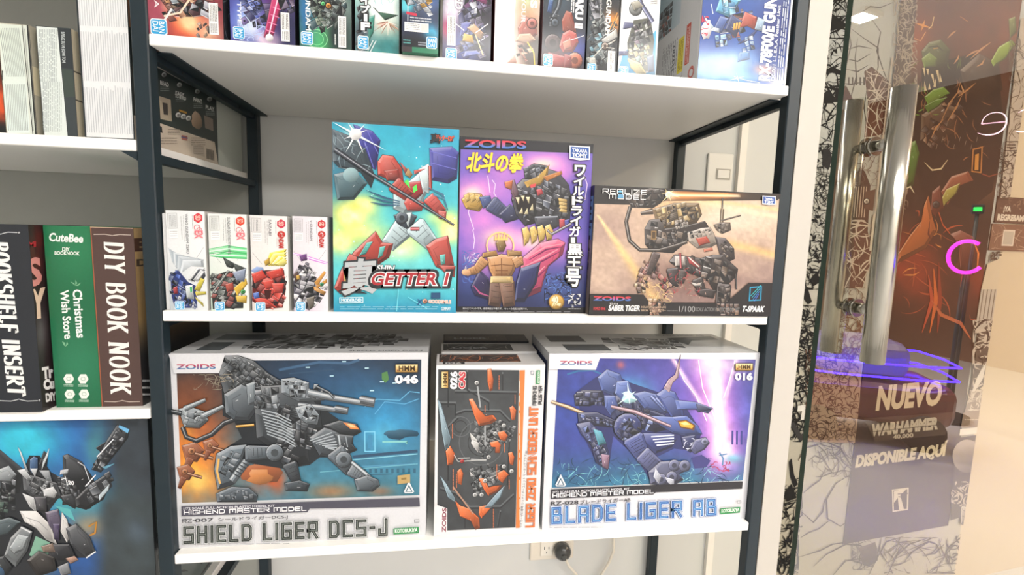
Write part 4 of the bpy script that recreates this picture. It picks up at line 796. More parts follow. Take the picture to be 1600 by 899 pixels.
    A.plate([(400, 285), (425, 280), (432, 305), (408, 312)], 'b8343c', 2); A.plate([(505, 420), (530, 418), (532, 460), (508, 462)], 'b8343c', 3); A.plate([(530, 425), (550, 420), (552, 455), (532, 458)], '3a3fa0', 2)
    A.plate([(390, 410), (500, 405), (505, 450), (470, 470), (400, 450)], '3a3c46', 3); A.stroke([(395, 412), (498, 408)], 6, '9aa0ac')
    for i in range(4): x = 335 + i * 35; A.plate([(x, 465 - i * 4), (x + 22, 455 - i * 4), (x + 38, 490 - i * 4), (x + 30, 525 - i * 4), (x + 10, 548 - i * 10), (x + 8, 510)], 'dcb862', 3, line='4a3410')
    A.tube([(450, 470), (470, 490), (560, 440)], 10, '8f8a94')
    # generic caped armoured figure
    A.plate([(340, 600), (420, 530), (500, 512), (532, 530), (520, 585), (455, 640), (435, 700), (420, 760), (330, 800), (320, 690)], 'c2466e', 4, line='3a1030')
    for pts in ([(360, 600), (440, 550), (520, 535)], [(350, 640), (430, 600), (500, 560)], [(350, 700), (400, 680), (440, 640)], [(350, 740), (400, 720)]): A.stroke(pts, [3, 9, 3], 'e88a9a'); A.stroke([(p[0] + 6, p[1] + 12) for p in pts], [3, 8, 3], '6a1a4c')
    A.plate([(330, 650), (420, 620), (400, 720), (345, 810), (300, 810), (310, 720)], '232a5c', 3, line='0c1028'); A.plate([(140, 660), (100, 740), (120, 780), (190, 800), (180, 700)], '2a2350', 3, line='0c1028'); A.stroke([(112, 735), (140, 770), (185, 785)], [3, 9, 3], 'a84a78')
    A.stroke(_ell(235, 545, 62, 62), 7, 'f6c88a'); SK = 'c08a58'
    A.limb((225, 705), (205, 832), 58, 52, '6a4a3c', 3, '2a1812'); A.limb((262, 705), (275, 832), 58, 52, '7a5644', 3, '2a1812')
    A.plate([(175, 600), (240, 585), (308, 598), (300, 660), (278, 702), (205, 702), (185, 655)], SK, 4, line='3a2010')
    for pts in ([(240, 605), (241, 690)], [(192, 640), (238, 634)], [(244, 634), (292, 638)], [(212, 662), (270, 662)], [(214, 680), (268, 680)]): A.stroke(pts, 4, '6a4020')
    A.plate([(190, 690), (290, 690), (294, 720), (188, 720)], 'd8b878', 3, line='4a3010'); A.plate([(155, 580), (215, 568), (225, 592), (150, 602)], 'a87a40', 3, line='3a2410'); A.plate([(265, 565), (332, 572), (335, 590), (270, 595)], 'a87a40', 3, line='3a2410')
    A.limb((165, 610), (120, 665), 42, 34, SK, 3, '3a2010'); A.limb((122, 660), (80, 672), 34, 26, SK, 2, '3a2010'); A.limb((312, 600), (325, 640), 40, 36, SK, 2, '3a2010'); A.limb((325, 640), (300, 600), 34, 28, SK, 2, '3a2010')
    A.plate([(216, 530), (232, 515), (252, 518), (262, 545), (250, 572), (226, 572)], '8a6a3c', 3, line='2a1810')
    for k in range(5): A.poly([(208 + k * 12, 520), (214 + k * 14, 488 - (k % 2) * 10), (222 + k * 12, 520)], 'e8c070')
    A.blob(78, 672, 22, 16, 'e8b080', 10, .2)
    zoids(A, (72, 92), (282, 8), (2, -36), 'd83a44', '4a78c4')
    A.part('title_lettering', 'yellow and white brush title characters')
    A.text('北斗の拳', (82, 200), (250, 6), (14, -84), 'f6d23c', .035, 'b06a24', .012)
    A.part('title_lettering', 'white brush characters reading downwards'); n_ = 'ワイルドライガー黒王号'; ys = [170, 223, 268, 312, 358, 404, 452, 500, 534, 592, 650, 735]
    for i, ch in enumerate(n_):
        y0, y1 = ys[i], ys[i + 1]; x0 = 574 - i * 3.6; ww = 46 if i < 8 else 62
        if ch == 'ー': A.text('l', (x0 + 14, y1 - 2), (9, 0), (0, -(y1 - y0) + 8), 'f4f2f2', .05, '17161c', .09, True)
        else: A.text(ch, (x0, y1 - 3), (ww, 1), (0, -(y1 - y0) + 5), 'f4f2f2', .03, '17161c', .08, True)
    A.part('sub_lettering'); A.text('組み立てキットです。画面機能は下敷です。 セットの別製は説明です。', (60, 848), (300, 0), (0, -10), 'd8d8dc', .0); A.micro(60, 853, 560, 858, 1, '9a9aa0', 2)
    A.part('anniversary_badge', 'round gold 40 badge'); A.blob(493, 808, 37, 37, '8a6428', 24); A.blob(493, 808, 32, 32, 'd8a848', 24); A.text('40', (472, 812), (28, 0), (0, -28), 'fff0c4', .06, '6a4414', .04); A.text('周年', (474, 828), (40, 0), (0, -14), 'fff0c4', .03)
    A.part('cover_print'); A.swirl(22, (548, 772, 605, 832), 'd8d8da', 3, 7, 15, 40, 8, .4); A.micro(545, 838, 605, 843, 1, 'b0b0b4', 2.4)
    takara(A, 548, 86, 640, 142, 5)
    return A
b_ = carton('model_kit_box', 'purple kit box with black and gold fanged machine above a caped figure', 'box', 0.4062, 0.6070, 0.0125, Z2, 0.2610, 0.085, CARD_K)
front(b_, art_purple())
A = art_side(0.085, 0.261); A.full('1b1b22'); A.rect(10, 40, 75, 230, '5a4c9a'); A.text('ZOIDS', (15, 30), (55, 0), (0, -14), 'b03444', .04); side_l(b_, A)

# ================================================================== middle shelf: sepia machine box
def art_sepia():
    A = Art([(105, 78), (1175, 110), (1130, 840), (85, 840)], 0.3080, 0.1985)
    A.full('1a191b')
    fr = [(108, 186), (1168, 128), (1133, 770), (90, 770)]
    def f(x, y, u, v):
        n = vnoise(x / 120, y / 70, 5); n2 = vnoise(x / 18, y / 18, 6)
        c = mixc(hx('c4aa94') + 0 * x[..., None], hx('8f7670'), np.clip((v - .35) * 1.6 + (n - .5), 0, 1)); c = mixc(c, hx('9a8078'), np.clip(G(x, y, 180, 330, 150, 130) * .7, 0, 1)); c = mixc(c, hx('e0d0bc'), G(x, y, 900, 250, 280, 90) * .7); c = mixc(c, hx('c6ac98'), G(x, y, 170, 640, 120, 120) * .9)
        c = mixc(c, hx('f0c48a'), beam(x, y, 620, 140, 1165, 205, 12) * .7); c = mixc(c, hx('f5dcb4'), beam(x, y, 620, 150, 1165, 250, 14) * .6); c = mixc(c, hx('d6b076'), np.clip(beam(x, y, 880, 410, 1140, 470, 26), 0, 1) * .85)
        d = beam(x, y, 130, 270, 470, 760, 1); ws = 6 + np.clip((y - 260) / 500, 0, 1) * 42
        k = np.exp(-(((x - 130) - (y - 260) * .69) / ws) ** 2) * (y > 250); c = mixc(c, hx('e3bc7c'), k * .9); c = mixc(c, hx('f2dcae'), k * np.exp(-(y - 300) / 160) * .6)
        c = mixc(c, hx('6a4c44'), G(x, y, 640, 620, 220, 110) * .7); c = mixc(c, hx('dcae7c'), G(x, y, 570, 190, 170, 50) * .8)
        return c * (.9 + .2 * n2)[..., None]
    A.bg(fr, f, 110, 66)
    A.poly([(105, 78), (1175, 110), (1174, 142), (900, 128), (700, 122), (440, 120), (435, 190), (106, 188)], '201e1f')
    A.bg([(480, 104), (1168, 112), (1160, 148), (480, 165)], lambda x, y, u, v: mixc(mixc(hx('2a211c') + 0 * x[..., None], hx('e8924a'), np.clip(G(x, y, 600, 128, 180, 30) + G(x, y, 830, 122, 90, 18), 0, 1)), hx('fff2d0'), np.clip(G(x, y, 525, 128, 40, 26) + beam(x, y, 525, 128, 930, 126, 6) * .9, 0, 1)), 60, 8)
    BR = ['2c2624', '453a35', '5b4d44', '1d1918', '6e5d4f', '3a3230']; GDM = ['8a7048', 'b89a60', '5d4a30', 'd8bc80', '463828']
    # generic walking gun platform
    A.plate([(285, 150), (330, 120), (420, 90), (500, 100), (520, 150), (440, 205), (320, 205)], '3a322f', 4); A.greeble([(300, 150), (420, 100), (510, 115), (500, 160), (420, 195), (310, 195)], 26, BR, 2, -.15)
    A.plate([(440, 215), (560, 175), (700, 175), (720, 240), (690, 290), (500, 332), (455, 270)], '6b5538', 4, line='1c1410'); A.greeble([(450, 215), (560, 180), (690, 180), (710, 250), (500, 320)], 30, GDM, 3, -.25, .95)
    A.tube([(370, 240), (440, 225)], [14, 34], '5a4c40')
    A.plate([(395, 330), (420, 278), (480, 270), (500, 330), (620, 310), (740, 280), (760, 310), (700, 370), (640, 400), (560, 470), (430, 460), (400, 420)], '2a2423', 4); A.greeble([(405, 320), (470, 285), (500, 340), (620, 330), (680, 370), (540, 450), (420, 440)], 32, BR, 5, .1); A.rect(432, 340, 462, 392, '8a6c44'); A.rect(438, 346, 456, 386, '4a3a28')
    A.greeble([(560, 280), (640, 270), (640, 320), (570, 330)], 22, ['7a7068', '55504a', '9a8f84'], 6, -.2)
    A.tube([(310, 200), (288, 290), (310, 400), (370, 455), (480, 455), (580, 425), (640, 402)], 19, '453d38')
    A.plate([(640, 350), (720, 320), (770, 315), (790, 350), (815, 410), (780, 430), (700, 440), (650, 400)], 'a89c90', 4); A.greeble([(650, 345), (770, 320), (778, 350), (660, 385)], 22, ['c4b8aa', '9a8e82', '7a7068'], 7, -.2); A.plate([(690, 382), (750, 368), (772, 405), (712, 425)], 'b04434', 4, line='3a1410'); A.plate([(735, 445), (785, 434), (790, 452), (740, 462)], 'c87860', 3)
    A.plate([(790, 300), (830, 285), (885, 285), (890, 330), (840, 352), (808, 330)], '62564c', 3); A.greeble([(800, 300), (880, 290), (880, 330), (830, 345)], 20, ['7a6c5e', '4d443c', '978876'], 8); A.tube([(838, 140), (836, 215)], 5, '4a423c'); A.tube([(838, 205), (836, 285)], 16, '857258'); A.tube([(830, 275), (945, 242)], 6, '55493f')
    A.plate([(800, 370), (860, 380), (910, 440), (915, 500), (880, 520), (830, 470)], '40383a', 4); A.greeble([(810, 380), (890, 420), (905, 500), (850, 480)], 22, BR, 9, .7)
    A.plate([(540, 520), (570, 480), (640, 490), (720, 500), (790, 480), (850, 480), (900, 530), (935, 560), (930, 600), (890, 640), (860, 690), (810, 700), (760, 620), (690, 600), (600, 560)], '2a2425', 5); A.greeble([(560, 520), (640, 500), (780, 490), (900, 540), (910, 600), (830, 680), (700, 600)], 34, BR, 10, .25)
    A.plate([(570, 490), (628, 490), (632, 540), (575, 548)], 'c0b8b0', 3); A.plate([(640, 490), (665, 500), (720, 545), (705, 558), (655, 530)], '9a3436', 3); A.stroke([(650, 495), (712, 550)], 6, 'd8d0c8')
    A.limb((560, 560), (575, 670), 60, 36, '30292b', 3); A.limb((620, 570), (610, 650), 40, 30, '3a3230', 3); A.tube([(600, 470), (606, 560)], 10, 'b8424a')
    A.limb((700, 620), (740, 710), 52, 40, '2e2829', 4); A.plate([(690, 690), (760, 680), (812, 690), (800, 735), (720, 720)], '352e2e', 4); A.plate([(660, 640), (700, 650), (730, 640), (722, 662), (690, 664)], 'd8d2ca', 2)
    A.limb((860, 650), (850, 790), 66, 78, '352d2c', 5); A.greeble([(830, 660), (885, 660), (900, 790), (820, 790)], 24, BR, 11); A.greeble([(815, 770), (940, 768), (948, 838), (835, 838)], 22, ['6a4c40', '8a6450', '4a342c', 'a07c62'], 12); A.tube([(925, 590), (930, 680)], 5, '2a2425')
    A.greeble([(370, 520), (480, 515), (480, 590), (420, 680), (350, 660)], 22, ['8a4c48', 'a06a5e', '6a4440', 'b58a76'], 13, .4, .55); A.limb((465, 470), (420, 600), 40, 26, '4a3c3a', 3); A.greeble([(340, 655), (400, 650), (410, 705), (350, 710)], 17, ['e0c498', 'b08a6a', '6a4c44'], 14)
    A.greeble([(480, 600), (545, 640), (545, 720), (500, 740)], 20, ['8a4c48', '6a3c3c', 'a87868'], 15, .8, .6); A.greeble([(420, 740), (525, 750), (490, 840), (430, 838)], 18, ['b08264', '8a5c48', 'd0a884', '6a463a'], 16); A.swirl(60, (420, 640, 560, 760), 'e8c890', 1.5, 4, 15, 50, 5, .2); A.swirl(40, (480, 560, 720, 720), 'b03a44', 1.5, 4, 20, 50, 6, .3); A.swirl(30, (560, 600, 800, 740), 'c8a898', 1, 3, 10, 30, 7, .3)
    A.blob(525, 128, 20, 20, 'fffbe8', 16); A.star(525, 128, 70, 'ffe8b0', 6, .2, .05)
    A.poly([(90, 716), (395, 716), (425, 758), (425, 842), (85, 842)], '18171a'); A.poly([(520, 762), (870, 762), (1000, 640), (1137, 640), (1130, 842), (490, 842)], '18171a')
    A.greeble([(815, 765), (940, 768), (948, 838), (835, 838)], 22, ['6a4c40', '8a6450', '4a342c', 'a07c62'], 12); A.greeble([(430, 740), (525, 752), (488, 840), (440, 838)], 18, ['b08264', '8a5c48', 'd0a884', '6a463a'], 16)
    zoids(A, (108, 755), (215, 0), (0, -25), 'd83a44', '4a78c4')
    A.part('title_lettering', 'thin white square lettering in the top corner')
    A.strokes(SQ, 'REALIZE', (150, 124), (246, 4), (0, -24), [(4.6, 'e6e6e6')], gap=1.6); A.strokes(SQ, 'MODEL', (186, 155), (206, 3), (0, -24), [(4.6, 'e6e6e6')], gap=1.8); A.poly([(232, 152), (268, 152), (262, 128), (240, 128)], '5a9cc4'); A.poly([(232, 118), (262, 118), (247, 104)], '6fb4d4')
    A.part('sub_lettering'); A.text('SABER TIGER', (196, 814), (178, 0), (4, -32), 'f0eeea', .03); A.text('EZ-016', (204, 778), (46, 0), (0, -10), 'd8d6d2', .01); A.text('HOLOTECH / GAAR LIVE', (384, 796), (140, 0), (0, -11), 'c0a890', .02); A.text('SPECIAL セイバータイガー', (384, 815), (140, 0), (0, -12), 'c0a890', .02)
    A.poly([(106, 788), (184, 788), (184, 815), (106, 815)], '2a0f14'); A.text('RMZ 006', (112, 810), (66, 0), (0, -16), 'c0343c', .02); A.text('1/100', (600, 816), (92, 0), (0, -32), '9a9a9a', .01); A.text('SCALE ACTION PLASTIC MODEL KIT', (697, 812), (250, 0), (2, -22), '7a7a7a', .02); A.text('T-SPARK', (962, 812), (126, 0), (8, -32), 'f2f2f2', .04); A.micro(530, 806, 592, 816, 1, '8a8a8a', 3)
    A.part('crest', 'turquoise scratched square mark'); A.segs([(1008, 668), (1072, 662), (1070, 742), (1004, 746), (1008, 668)], 7, '2a8fb4')
    for k in range(4): A.stroke([(1070 - k * 4, 654 + k * 18), (1010 + k * 8, 720 + k * 10)], [3, 14, 3], ['3ac0cc', '38b0d0', '3a86d0', '5a78d8'][k])
    takara(A, 1064, 126, 1141, 172, 3)
    return A
b_ = carton('model_kit_box', 'wide low kit box with sepia gun walker and bronze flare', 'box', 0.6098, 0.9176, -0.0028, Z2, 0.1985, 0.105, CARD_K)
front(b_, art_sepia())
A = art_side(0.105, 0.1985); A.full('1c1b1e'); A.rect(0, 82, 105, 198, '8a7a70'); A.greeble([(10, 90), (95, 95), (95, 170), (10, 160)], 14, ['3a3230', '5b4d44', '8a4c48', '2c2624'], 3, .3); A.strokes(SQ, 'REALIZE', (74, 18), (0, 62), (26, 0), [(5, '6f9cc4')]); A.strokes(SQ, 'MODEL', (38, 18), (0, 52), (22, 0), [(5, 'c8ccd0')]); A.rect(40, 178, 70, 192, '22509a'); side_l(b_, A)

# ================================================================== middle shelf: four narrow white boxes
def art_narrow(i, quad, w_, h_):
    A = Art(quad, w_, h_); x0 = quad[0][0]; x1 = quad[1][0]; W = x1 - x0; y0 = quad[0][1]; y1 = quad[2][1]
    base = ['dfe2e3', 'dcdfdc', 'dedcda', 'dad6dc'][i]
    tint = [('b4bcc2', 'f0f2f2'), ('c4d8c8', 'f2f4f2'), ('d0c8c4', 'f2f0ee'), ('c8b8cc', 'f2eef2')][i]
    A.bg(quad, lambda x, y, u, v: mixc(mixc(hx(base) + 0 * x[..., None], hx(tint[0]), np.clip((v - .35) * 1.8, 0, 1) * (1 - u * .6)), hx(tint[1]), u * .5), 16, 30)
    X = lambda k: x0 + W * k; Y = lambda k: y0 + (y1 - y0) * k
    for a, b in (((.05, .38), (.3, .5)), ((.95, .36), (.72, .48)), ((.98, .62), (.8, .72))): A.stroke([(X(a[0]), Y(a[1])), (X(b[0]), Y(b[1]))], 2, '8a8a8a')
    dk = ['2f3f7c', '2d3530', '7c2420', '34304a'][i]
    if i == 0:
        for k in range(7): A.plate([(X(.02 + k * .06), Y(.36 + k * .02)), (X(.2 + k * .12), Y(.42 + k * .01)), (X(.95), Y(.48 + k * .012)), (X(.6), Y(.54)), (X(.1 + k * .03), Y(.5 + k * .02))], ['b8c2ca', 'a4afb8', 'ccd4da', '98a4ae'][k % 4], 1.5, line='7c8890', inner=False)
        for k in range(5): A.plate([(X(.5 + k * .07), Y(.68)), (X(.75 + k * .05), Y(.56 + k * .01)), (X(.98), Y(.56 + k * .02)), (X(.6 + k * .07), Y(.7))], ['e6e8ea', '3c4048', 'd0d4d8'][k % 3], 1.5, line='4a5058', inner=False)
        A.poly([(X(.03), Y(.62)), (X(.25), Y(.58)), (X(.5), Y(.7)), (X(.7), Y(.74)), (X(.72), Y(.97)), (X(.1), Y(.97)), (X(.03), Y(.85))], '26346c'); cols = ['2f4aa4', '4464c4', '24388a', '8f9cc0', 'd0d6e0', '5c6c98']; A.greeble([(X(.02), Y(.6)), (X(.25), Y(.58)), (X(.4), Y(.7)), (X(.6), Y(.75)), (X(.7), Y(.96)), (X(.3), Y(.97)), (X(.04), Y(.85))], 30, cols, 21, .4); A.plate([(X(.08), Y(.76)), (X(.2), Y(.74)), (X(.2), Y(.82)), (X(.1), Y(.82))], 'b0343c', 2)
        A.plate([(X(.42), Y(.74)), (X(.62), Y(.73)), (X(.64), Y(.88)), (X(.45), Y(.87))], 'd8e0e0', 2); A.poly([(X(.54), Y(.75)), (X(.6), Y(.75)), (X(.6), Y(.8)), (X(.55), Y(.81))], '46b06c')
        for pts in ([(.66, .78), (.85, .66), (.95, .68), (.8, .8)], [(.68, .8), (.98, .8), (.98, .83), (.7, .84)], [(.66, .85), (.88, .92), (.9, .96), (.7, .88)]): A.plate([(X(a), Y(b)) for a, b in pts], 'd8c84c', 1.5, line='6a5c1c')
    elif i == 1:
        for k in range(5): A.stroke([(X(.0), Y(.36 + k * .012)), (X(.5), Y(.33 + k * .014)), (X(.98), Y(.36 + k * .012)), (X(.98), Y(.42 + k * .01)), (X(.4), Y(.40 + k * .012)), (X(.02), Y(.43))], [5, 12, 5], ['5cc47c', '8ce0a4', 'd0f4dc', '6fd08c', '4cb46c'][k])
        for pts in ([(.35, .44), (.7, .52), (.6, .56), (.45, .54)], [(.6, .5), (.95, .56), (.9, .64), (.68, .58)], [(.05, .72), (.5, .58), (.55, .64), (.1, .78)]): A.plate([(X(a), Y(b)) for a, b in pts], '2b3330', 2)
        A.poly([(X(.02), Y(.64)), (X(.5), Y(.58)), (X(.9), Y(.66)), (X(.85), Y(.97)), (X(.05), Y(.97))], '262b2a'); A.greeble([(X(.02), Y(.62)), (X(.6), Y(.58)), (X(.9), Y(.7)), (X(.85), Y(.97)), (X(.05), Y(.97))], 30, ['3c4440', '5a625e', '262c2a', 'b8bcb8', '7c8480', '8a3a34'], 22, .5)
        A.tube([(X(.02), Y(.82)), (X(.5), Y(.58))], 12, '8a928e'); A.plate([(X(.62), Y(.76)), (X(.95), Y(.66)), (X(.98), Y(.72)), (X(.7), Y(.84))], 'e0b840', 2, line='6a501c'); A.plate([(X(.66), Y(.84)), (X(.96), Y(.84)), (X(.94), Y(.92)), (X(.7), Y(.9))], 'e0b840', 2, line='6a501c'); A.joint((X(.86), Y(.8)), 15, '44a85c'); A.plate([(X(.4), Y(.72)), (X(.6), Y(.7)), (X(.62), Y(.78)), (X(.44), Y(.8))], 'b04434', 2); A.plate([(X(.6), Y(.6)), (X(.96), Y(.56)), (X(.9), Y(.7)), (X(.7), Y(.68))], '8f9cb4', 2)
    elif i == 2:
        for k in range(6): A.plate([(X(.4 + k * .05), Y(.5)), (X(.52 + k * .08), Y(.38 + k * .01)), (X(.98), Y(.34 + k * .03)), (X(.9), Y(.42 + k * .02)), (X(.5 + k * .06), Y(.52))], ['f0dc3c', 'f8ec80', 'e8c830', 'fbf4b0'][k % 4], 1, line='c8a020', inner=False)
        A.blob(X(.2), Y(.56), 45, 22, '8fa8d8', 14, .2); A.poly([(X(.04), Y(.6)), (X(.4), Y(.56)), (X(.9), Y(.56)), (X(.95), Y(.76)), (X(.85), Y(.96)), (X(.3), Y(.97)), (X(.02), Y(.88))], '5a1612'); A.greeble([(X(.02), Y(.62)), (X(.35), Y(.56)), (X(.9), Y(.54)), (X(.95), Y(.75)), (X(.85), Y(.95)), (X(.5), Y(.97)), (X(.05), Y(.9))], 40, ['c03028', 'd84438', '8a201c', 'e86050', '5c1814'], 23, .4, .95)
        for pts in ([(.02, .6), (.3, .56), (.42, .64), (.1, .7)], [(.4, .58), (.85, .54), (.9, .62), (.55, .66)], [(.3, .68), (.6, .66), (.62, .74), (.4, .76)], [(.55, .7), (.9, .7), (.85, .8), (.62, .8)], [(.0, .84), (.4, .86), (.7, .96), (.2, .92)]): A.plate([(X(a), Y(b)) for a, b in pts], 'd03c30', 3, line='4a100c')
        A.plate([(X(.05), Y(.8)), (X(.2), Y(.79)), (X(.22), Y(.85)), (X(.08), Y(.86))], '4a6cc4', 2); A.plate([(X(.36), Y(.47)), (X(.5), Y(.43)), (X(.52), Y(.49)), (X(.4), Y(.52))], 'c8a03c', 2); A.poly([(X(.35), Y(.77)), (X(.55), Y(.77)), (X(.5), Y(.86)), (X(.38), Y(.86))], '3c1210')
    else:
        A.stroke([(X(.0), Y(.4)), (X(.3), Y(.425)), (X(.6), Y(.46)), (X(.99), Y(.5))], [6, 22, 22, 16], 'd088d8'); A.stroke([(X(.0), Y(.4)), (X(.3), Y(.425)), (X(.99), Y(.5))], [3, 8, 5], 'fbe8fb')
        A.plate([(X(.2), Y(.42)), (X(.4), Y(.4)), (X(.42), Y(.47)), (X(.25), Y(.48))], '6a3a7c', 2); A.stroke([(X(.42), Y(.38)), (X(.46), Y(.47))], 6, 'd8d0e0')
        A.poly([(X(.03), Y(.62)), (X(.25), Y(.52)), (X(.5), Y(.54)), (X(.65), Y(.64)), (X(.8), Y(.74)), (X(.7), Y(.9)), (X(.5), Y(.97)), (X(.06), Y(.95))], '55535f'); A.greeble([(X(.02), Y(.62)), (X(.2), Y(.52)), (X(.5), Y(.5)), (X(.65), Y(.62)), (X(.98), Y(.74)), (X(.9), Y(.84)), (X(.6), Y(.97)), (X(.05), Y(.95))], 32, ['d8d6da', 'b4b2ba', '34323c', 'ecebee', '5a5866', '8a8894'], 24, .5, .9)
        A.plate([(X(.02), Y(.62)), (X(.14), Y(.58)), (X(.25), Y(.66)), (X(.1), Y(.7))], '4c3430', 2); A.plate([(X(.12), Y(.63)), (X(.2), Y(.62)), (X(.22), Y(.67)), (X(.14), Y(.67))], 'd8a83c', 2)
        for pts in ([(.62, .7), (.9, .58), (.95, .6), (.7, .74)], [(.66, .74), (.98, .66), (.98, .7), (.7, .76)], [(.6, .74), (.95, .8), (.9, .83), (.62, .78)]): A.plate([(X(a), Y(b)) for a, b in pts], 'd89a48', 1.5, line='6a4414')
        A.joint((X(.83), Y(.72)), 13, '3c9c6c'); A.plate([(X(.4), Y(.86)), (X(.62), Y(.84)), (X(.6), Y(.95)), (X(.48), Y(.98))], '6a6258', 3)
    A.part('sub_lettering'); A.segs([(X(.05), Y(.03)), (X(.29), Y(.03)), (X(.29), Y(.17)), (X(.05), Y(.17)), (X(.05), Y(.03))], 2, '9a9a9a'); A.micro(X(.08), Y(.045), X(.26), Y(.16), 5, '6a6a6a', 2, True, i); A.rect(X(.07), Y(.18), X(.3), Y(.265), 'eeeeee'); A.micro(X(.09), Y(.19), X(.28), Y(.255), 3, '8a8a8a', 3, False, i)
    A.micro(X(.36), Y(.06), X(.44), Y(.28), 1, '8a8a8a', 2, True, i + 5); A.micro(X(.66), Y(.05), X(.72), Y(.18), 1, '8a8a8a', 2, True, i + 9)
    nm = ['WING GUNDAM ZERO', 'GUNDAM DEATHSCYTHE HELL', 'SAZABI', 'ν GUNDAM'][i]; e = [.42, .42, .2, .26][i]
    A.text(nm, (X(.5), Y(.04)), (0, Y(e) - Y(.04)), (W * .075, 0), '6a6c70', .0); A.micro(X(.44), Y(.05), X(.48), Y(.3), 1, 'a0a0a0', 2, True, i + 3)
    A.part('series_badge', 'red hexagon mark'); cx, cy, r = X(.84), Y(.08), W * .11; A.poly([(cx, cy - r * 1.25), (cx + r, cy - r * .6), (cx + r, cy + r * .6), (cx, cy + r * 1.25), (cx - r, cy + r * .6), (cx - r, cy - r * .6)], ['d03a44', 'd84a34', 'c8344c', 'c8343c'][i])
    A.text('SD', (cx - r * .6, cy - r * .55), (0, r * 1.1), (r * 1.2, 0), 'f4c0b4', .03)
    A.part('title_lettering', 'red logo lettering reading downwards')
    if i < 2:
        A.stroke(_ell(cx - r * .3, Y(.17), r * .7, r * .7), 4, 'e0707a'); A.stroke(_ell(cx + r * .2, Y(.2), r * .6, r * .8), 4, 'e0707a'); A.text('EX', (X(.74), Y(.2)), (0, Y(.27) - Y(.2)), (W * .2, 0), 'e0707a', .03, 'f4e4e4', .03)
    else: A.text('GUNDAM', (X(.77), Y(.165)), (0, Y(.33) - Y(.165)), (W * .13, 0), 'c03a34', .05); A.text('G', (X(.74), Y(.155)), (0, Y(.21) - Y(.155)), (W * .2, 0), 'c03a34', .03); A.micro(X(.7), Y(.22), X(.74), Y(.32), 1, 'b08a84', 2, True, 3)
    badge_bandai(A, (X(.12), Y(.9)), (0, W * .24), (W * .24, 0))
    return A
NAR = [((110, 125), (358, 140), (360, 835), (100, 830), .0085, .0575, 'narrow white kit box with blue and grey winged figure, next to the black post'), ((413, 155), (655, 165), (655, 838), (415, 828), .0618, .1118, 'narrow white kit box with green arc and black scythe figure'),
       ((685, 165), (925, 165), (930, 845), (690, 835), .1164, .1658, 'narrow white kit box with red figure and yellow flame'), ((970, 175), (1210, 175), (1210, 845), (985, 838), .1728, .2200, 'narrow white kit box with white figure and pink beam')]
for i, (a, b, c, d, x0_, x1_, lb) in enumerate(NAR):
    h_ = [.1385, .1362, .1358, .1366][i]
    b_ = carton('narrow_kit_box', lb, 'box', x0_, x1_, 0.005, Z2, h_, 0.085, CARD_W, 'narrow white kit boxes')
    front(b_, art_narrow(i, [a, b, c, d], x1_ - x0_, h_))
    A = art_side(0.085, h_); A.full('d3d1cc'); A.text(['WING GUNDAM ZERO', 'DEATHSCYTHE HELL', 'SAZABI', 'ν GUNDAM'][i], (34, 60), (0, 70), (10, 0), '4a4a4c', .03); A.micro(8, 10, 14, 110, 1, '8a8a8a', 1.6, True, i); A.micro(50, 12, 76, 120, 6, '9a9a9a', 1.6, True, i + 2); side_r(b_, A)
    A = art_side(x1_ - x0_, .085, 'top_print'); A.full('d6d8d6'); A.rect(8, 15, 40, 60, 'b4b8b8'); A.micro(6, 64, 42, 80, 3, '8a8e8e', 1.5); top(b_, A)
b_ = carton('slim_carton', 'thin plain white carton squeezed between the black post and the winged figure box', 'box', 0.0006, 0.0074, 0.010, Z2, 0.1345, 0.085, CARD_W)
# ================================================================== top shelf row (only the lowest 5 to 10 cm show)
TH_ = 0.255
def sheet(w_, h_=TH_):
    """frame: x 0..1 across, y in millimetres upward from the bottom edge"""
    return Art([(0, h_ * 1000), (1, h_ * 1000), (1, 0), (0, 0)], w_, h_)
def glowbg(A, base, spots, seed=1, nx=26, ny=60, h_=TH_, ns=.25):
    w_ = A.w * 1000
    def f(x, y, u, v):
        c = hx(base) + 0 * x[..., None]
        n = vnoise(x * w_ / 22, y / 22, seed)
        for cx, cy, rx, ry, col, k in spots: c = mixc(c, hx(col), np.clip(G(x, y, cx, cy, rx, ry) * k * (.55 + .9 * n), 0, 1))
        return c * (1 - ns / 2 + ns * vnoise(x * w_ / 9, y / 9, seed + 3))[..., None]
    A.bg([(0, h_ * 1000), (1, h_ * 1000), (1, 0), (0, 0)], f, nx, ny)
def sticker(A, x0, x1, y0, y1):
    A.part('price_sticker', 'white sticker with fine print'); A.rect(x0, y0, x1, y1, 'eeeeec')
    A.micro(x0 + (x1 - x0) * .1, y0 + (y1 - y0) * .06, x1 - (x1 - x0) * .1, y0 + (y1 - y0) * .36, 4, '9a9a9a', (x1 - x0) * .1, True, 3)
    A.micro(x0 + (x1 - x0) * .1, y0 + (y1 - y0) * .42, x1 - (x1 - x0) * .1, y1 - (y1 - y0) * .05, 5, '6a6a6a', (x1 - x0) * .07, True, 4)
def mm(A):
    k = A.w * 1000
    for b in A.b.values(): b['v'] = [v * [k, 1] for v in b['v']]
    A.H = A.H @ np.diag([1 / k, 1, 1]); return k
def top_box(i, x0, x1, label, side='2a2a30', y=0.004, dep=0.12, z=Z1, h_=TH_, m=None):
    b_ = carton('robot_kit_box', label, 'box', x0, x1, y, z, h_, dep, m or CARD_K, 'robot kit boxes in the top row')
    return b_, sheet(x1 - x0, h_)
SHL = ['8a8c98', '5c5e6c', 'b4b6c2', '3c3e4a', '70727e']
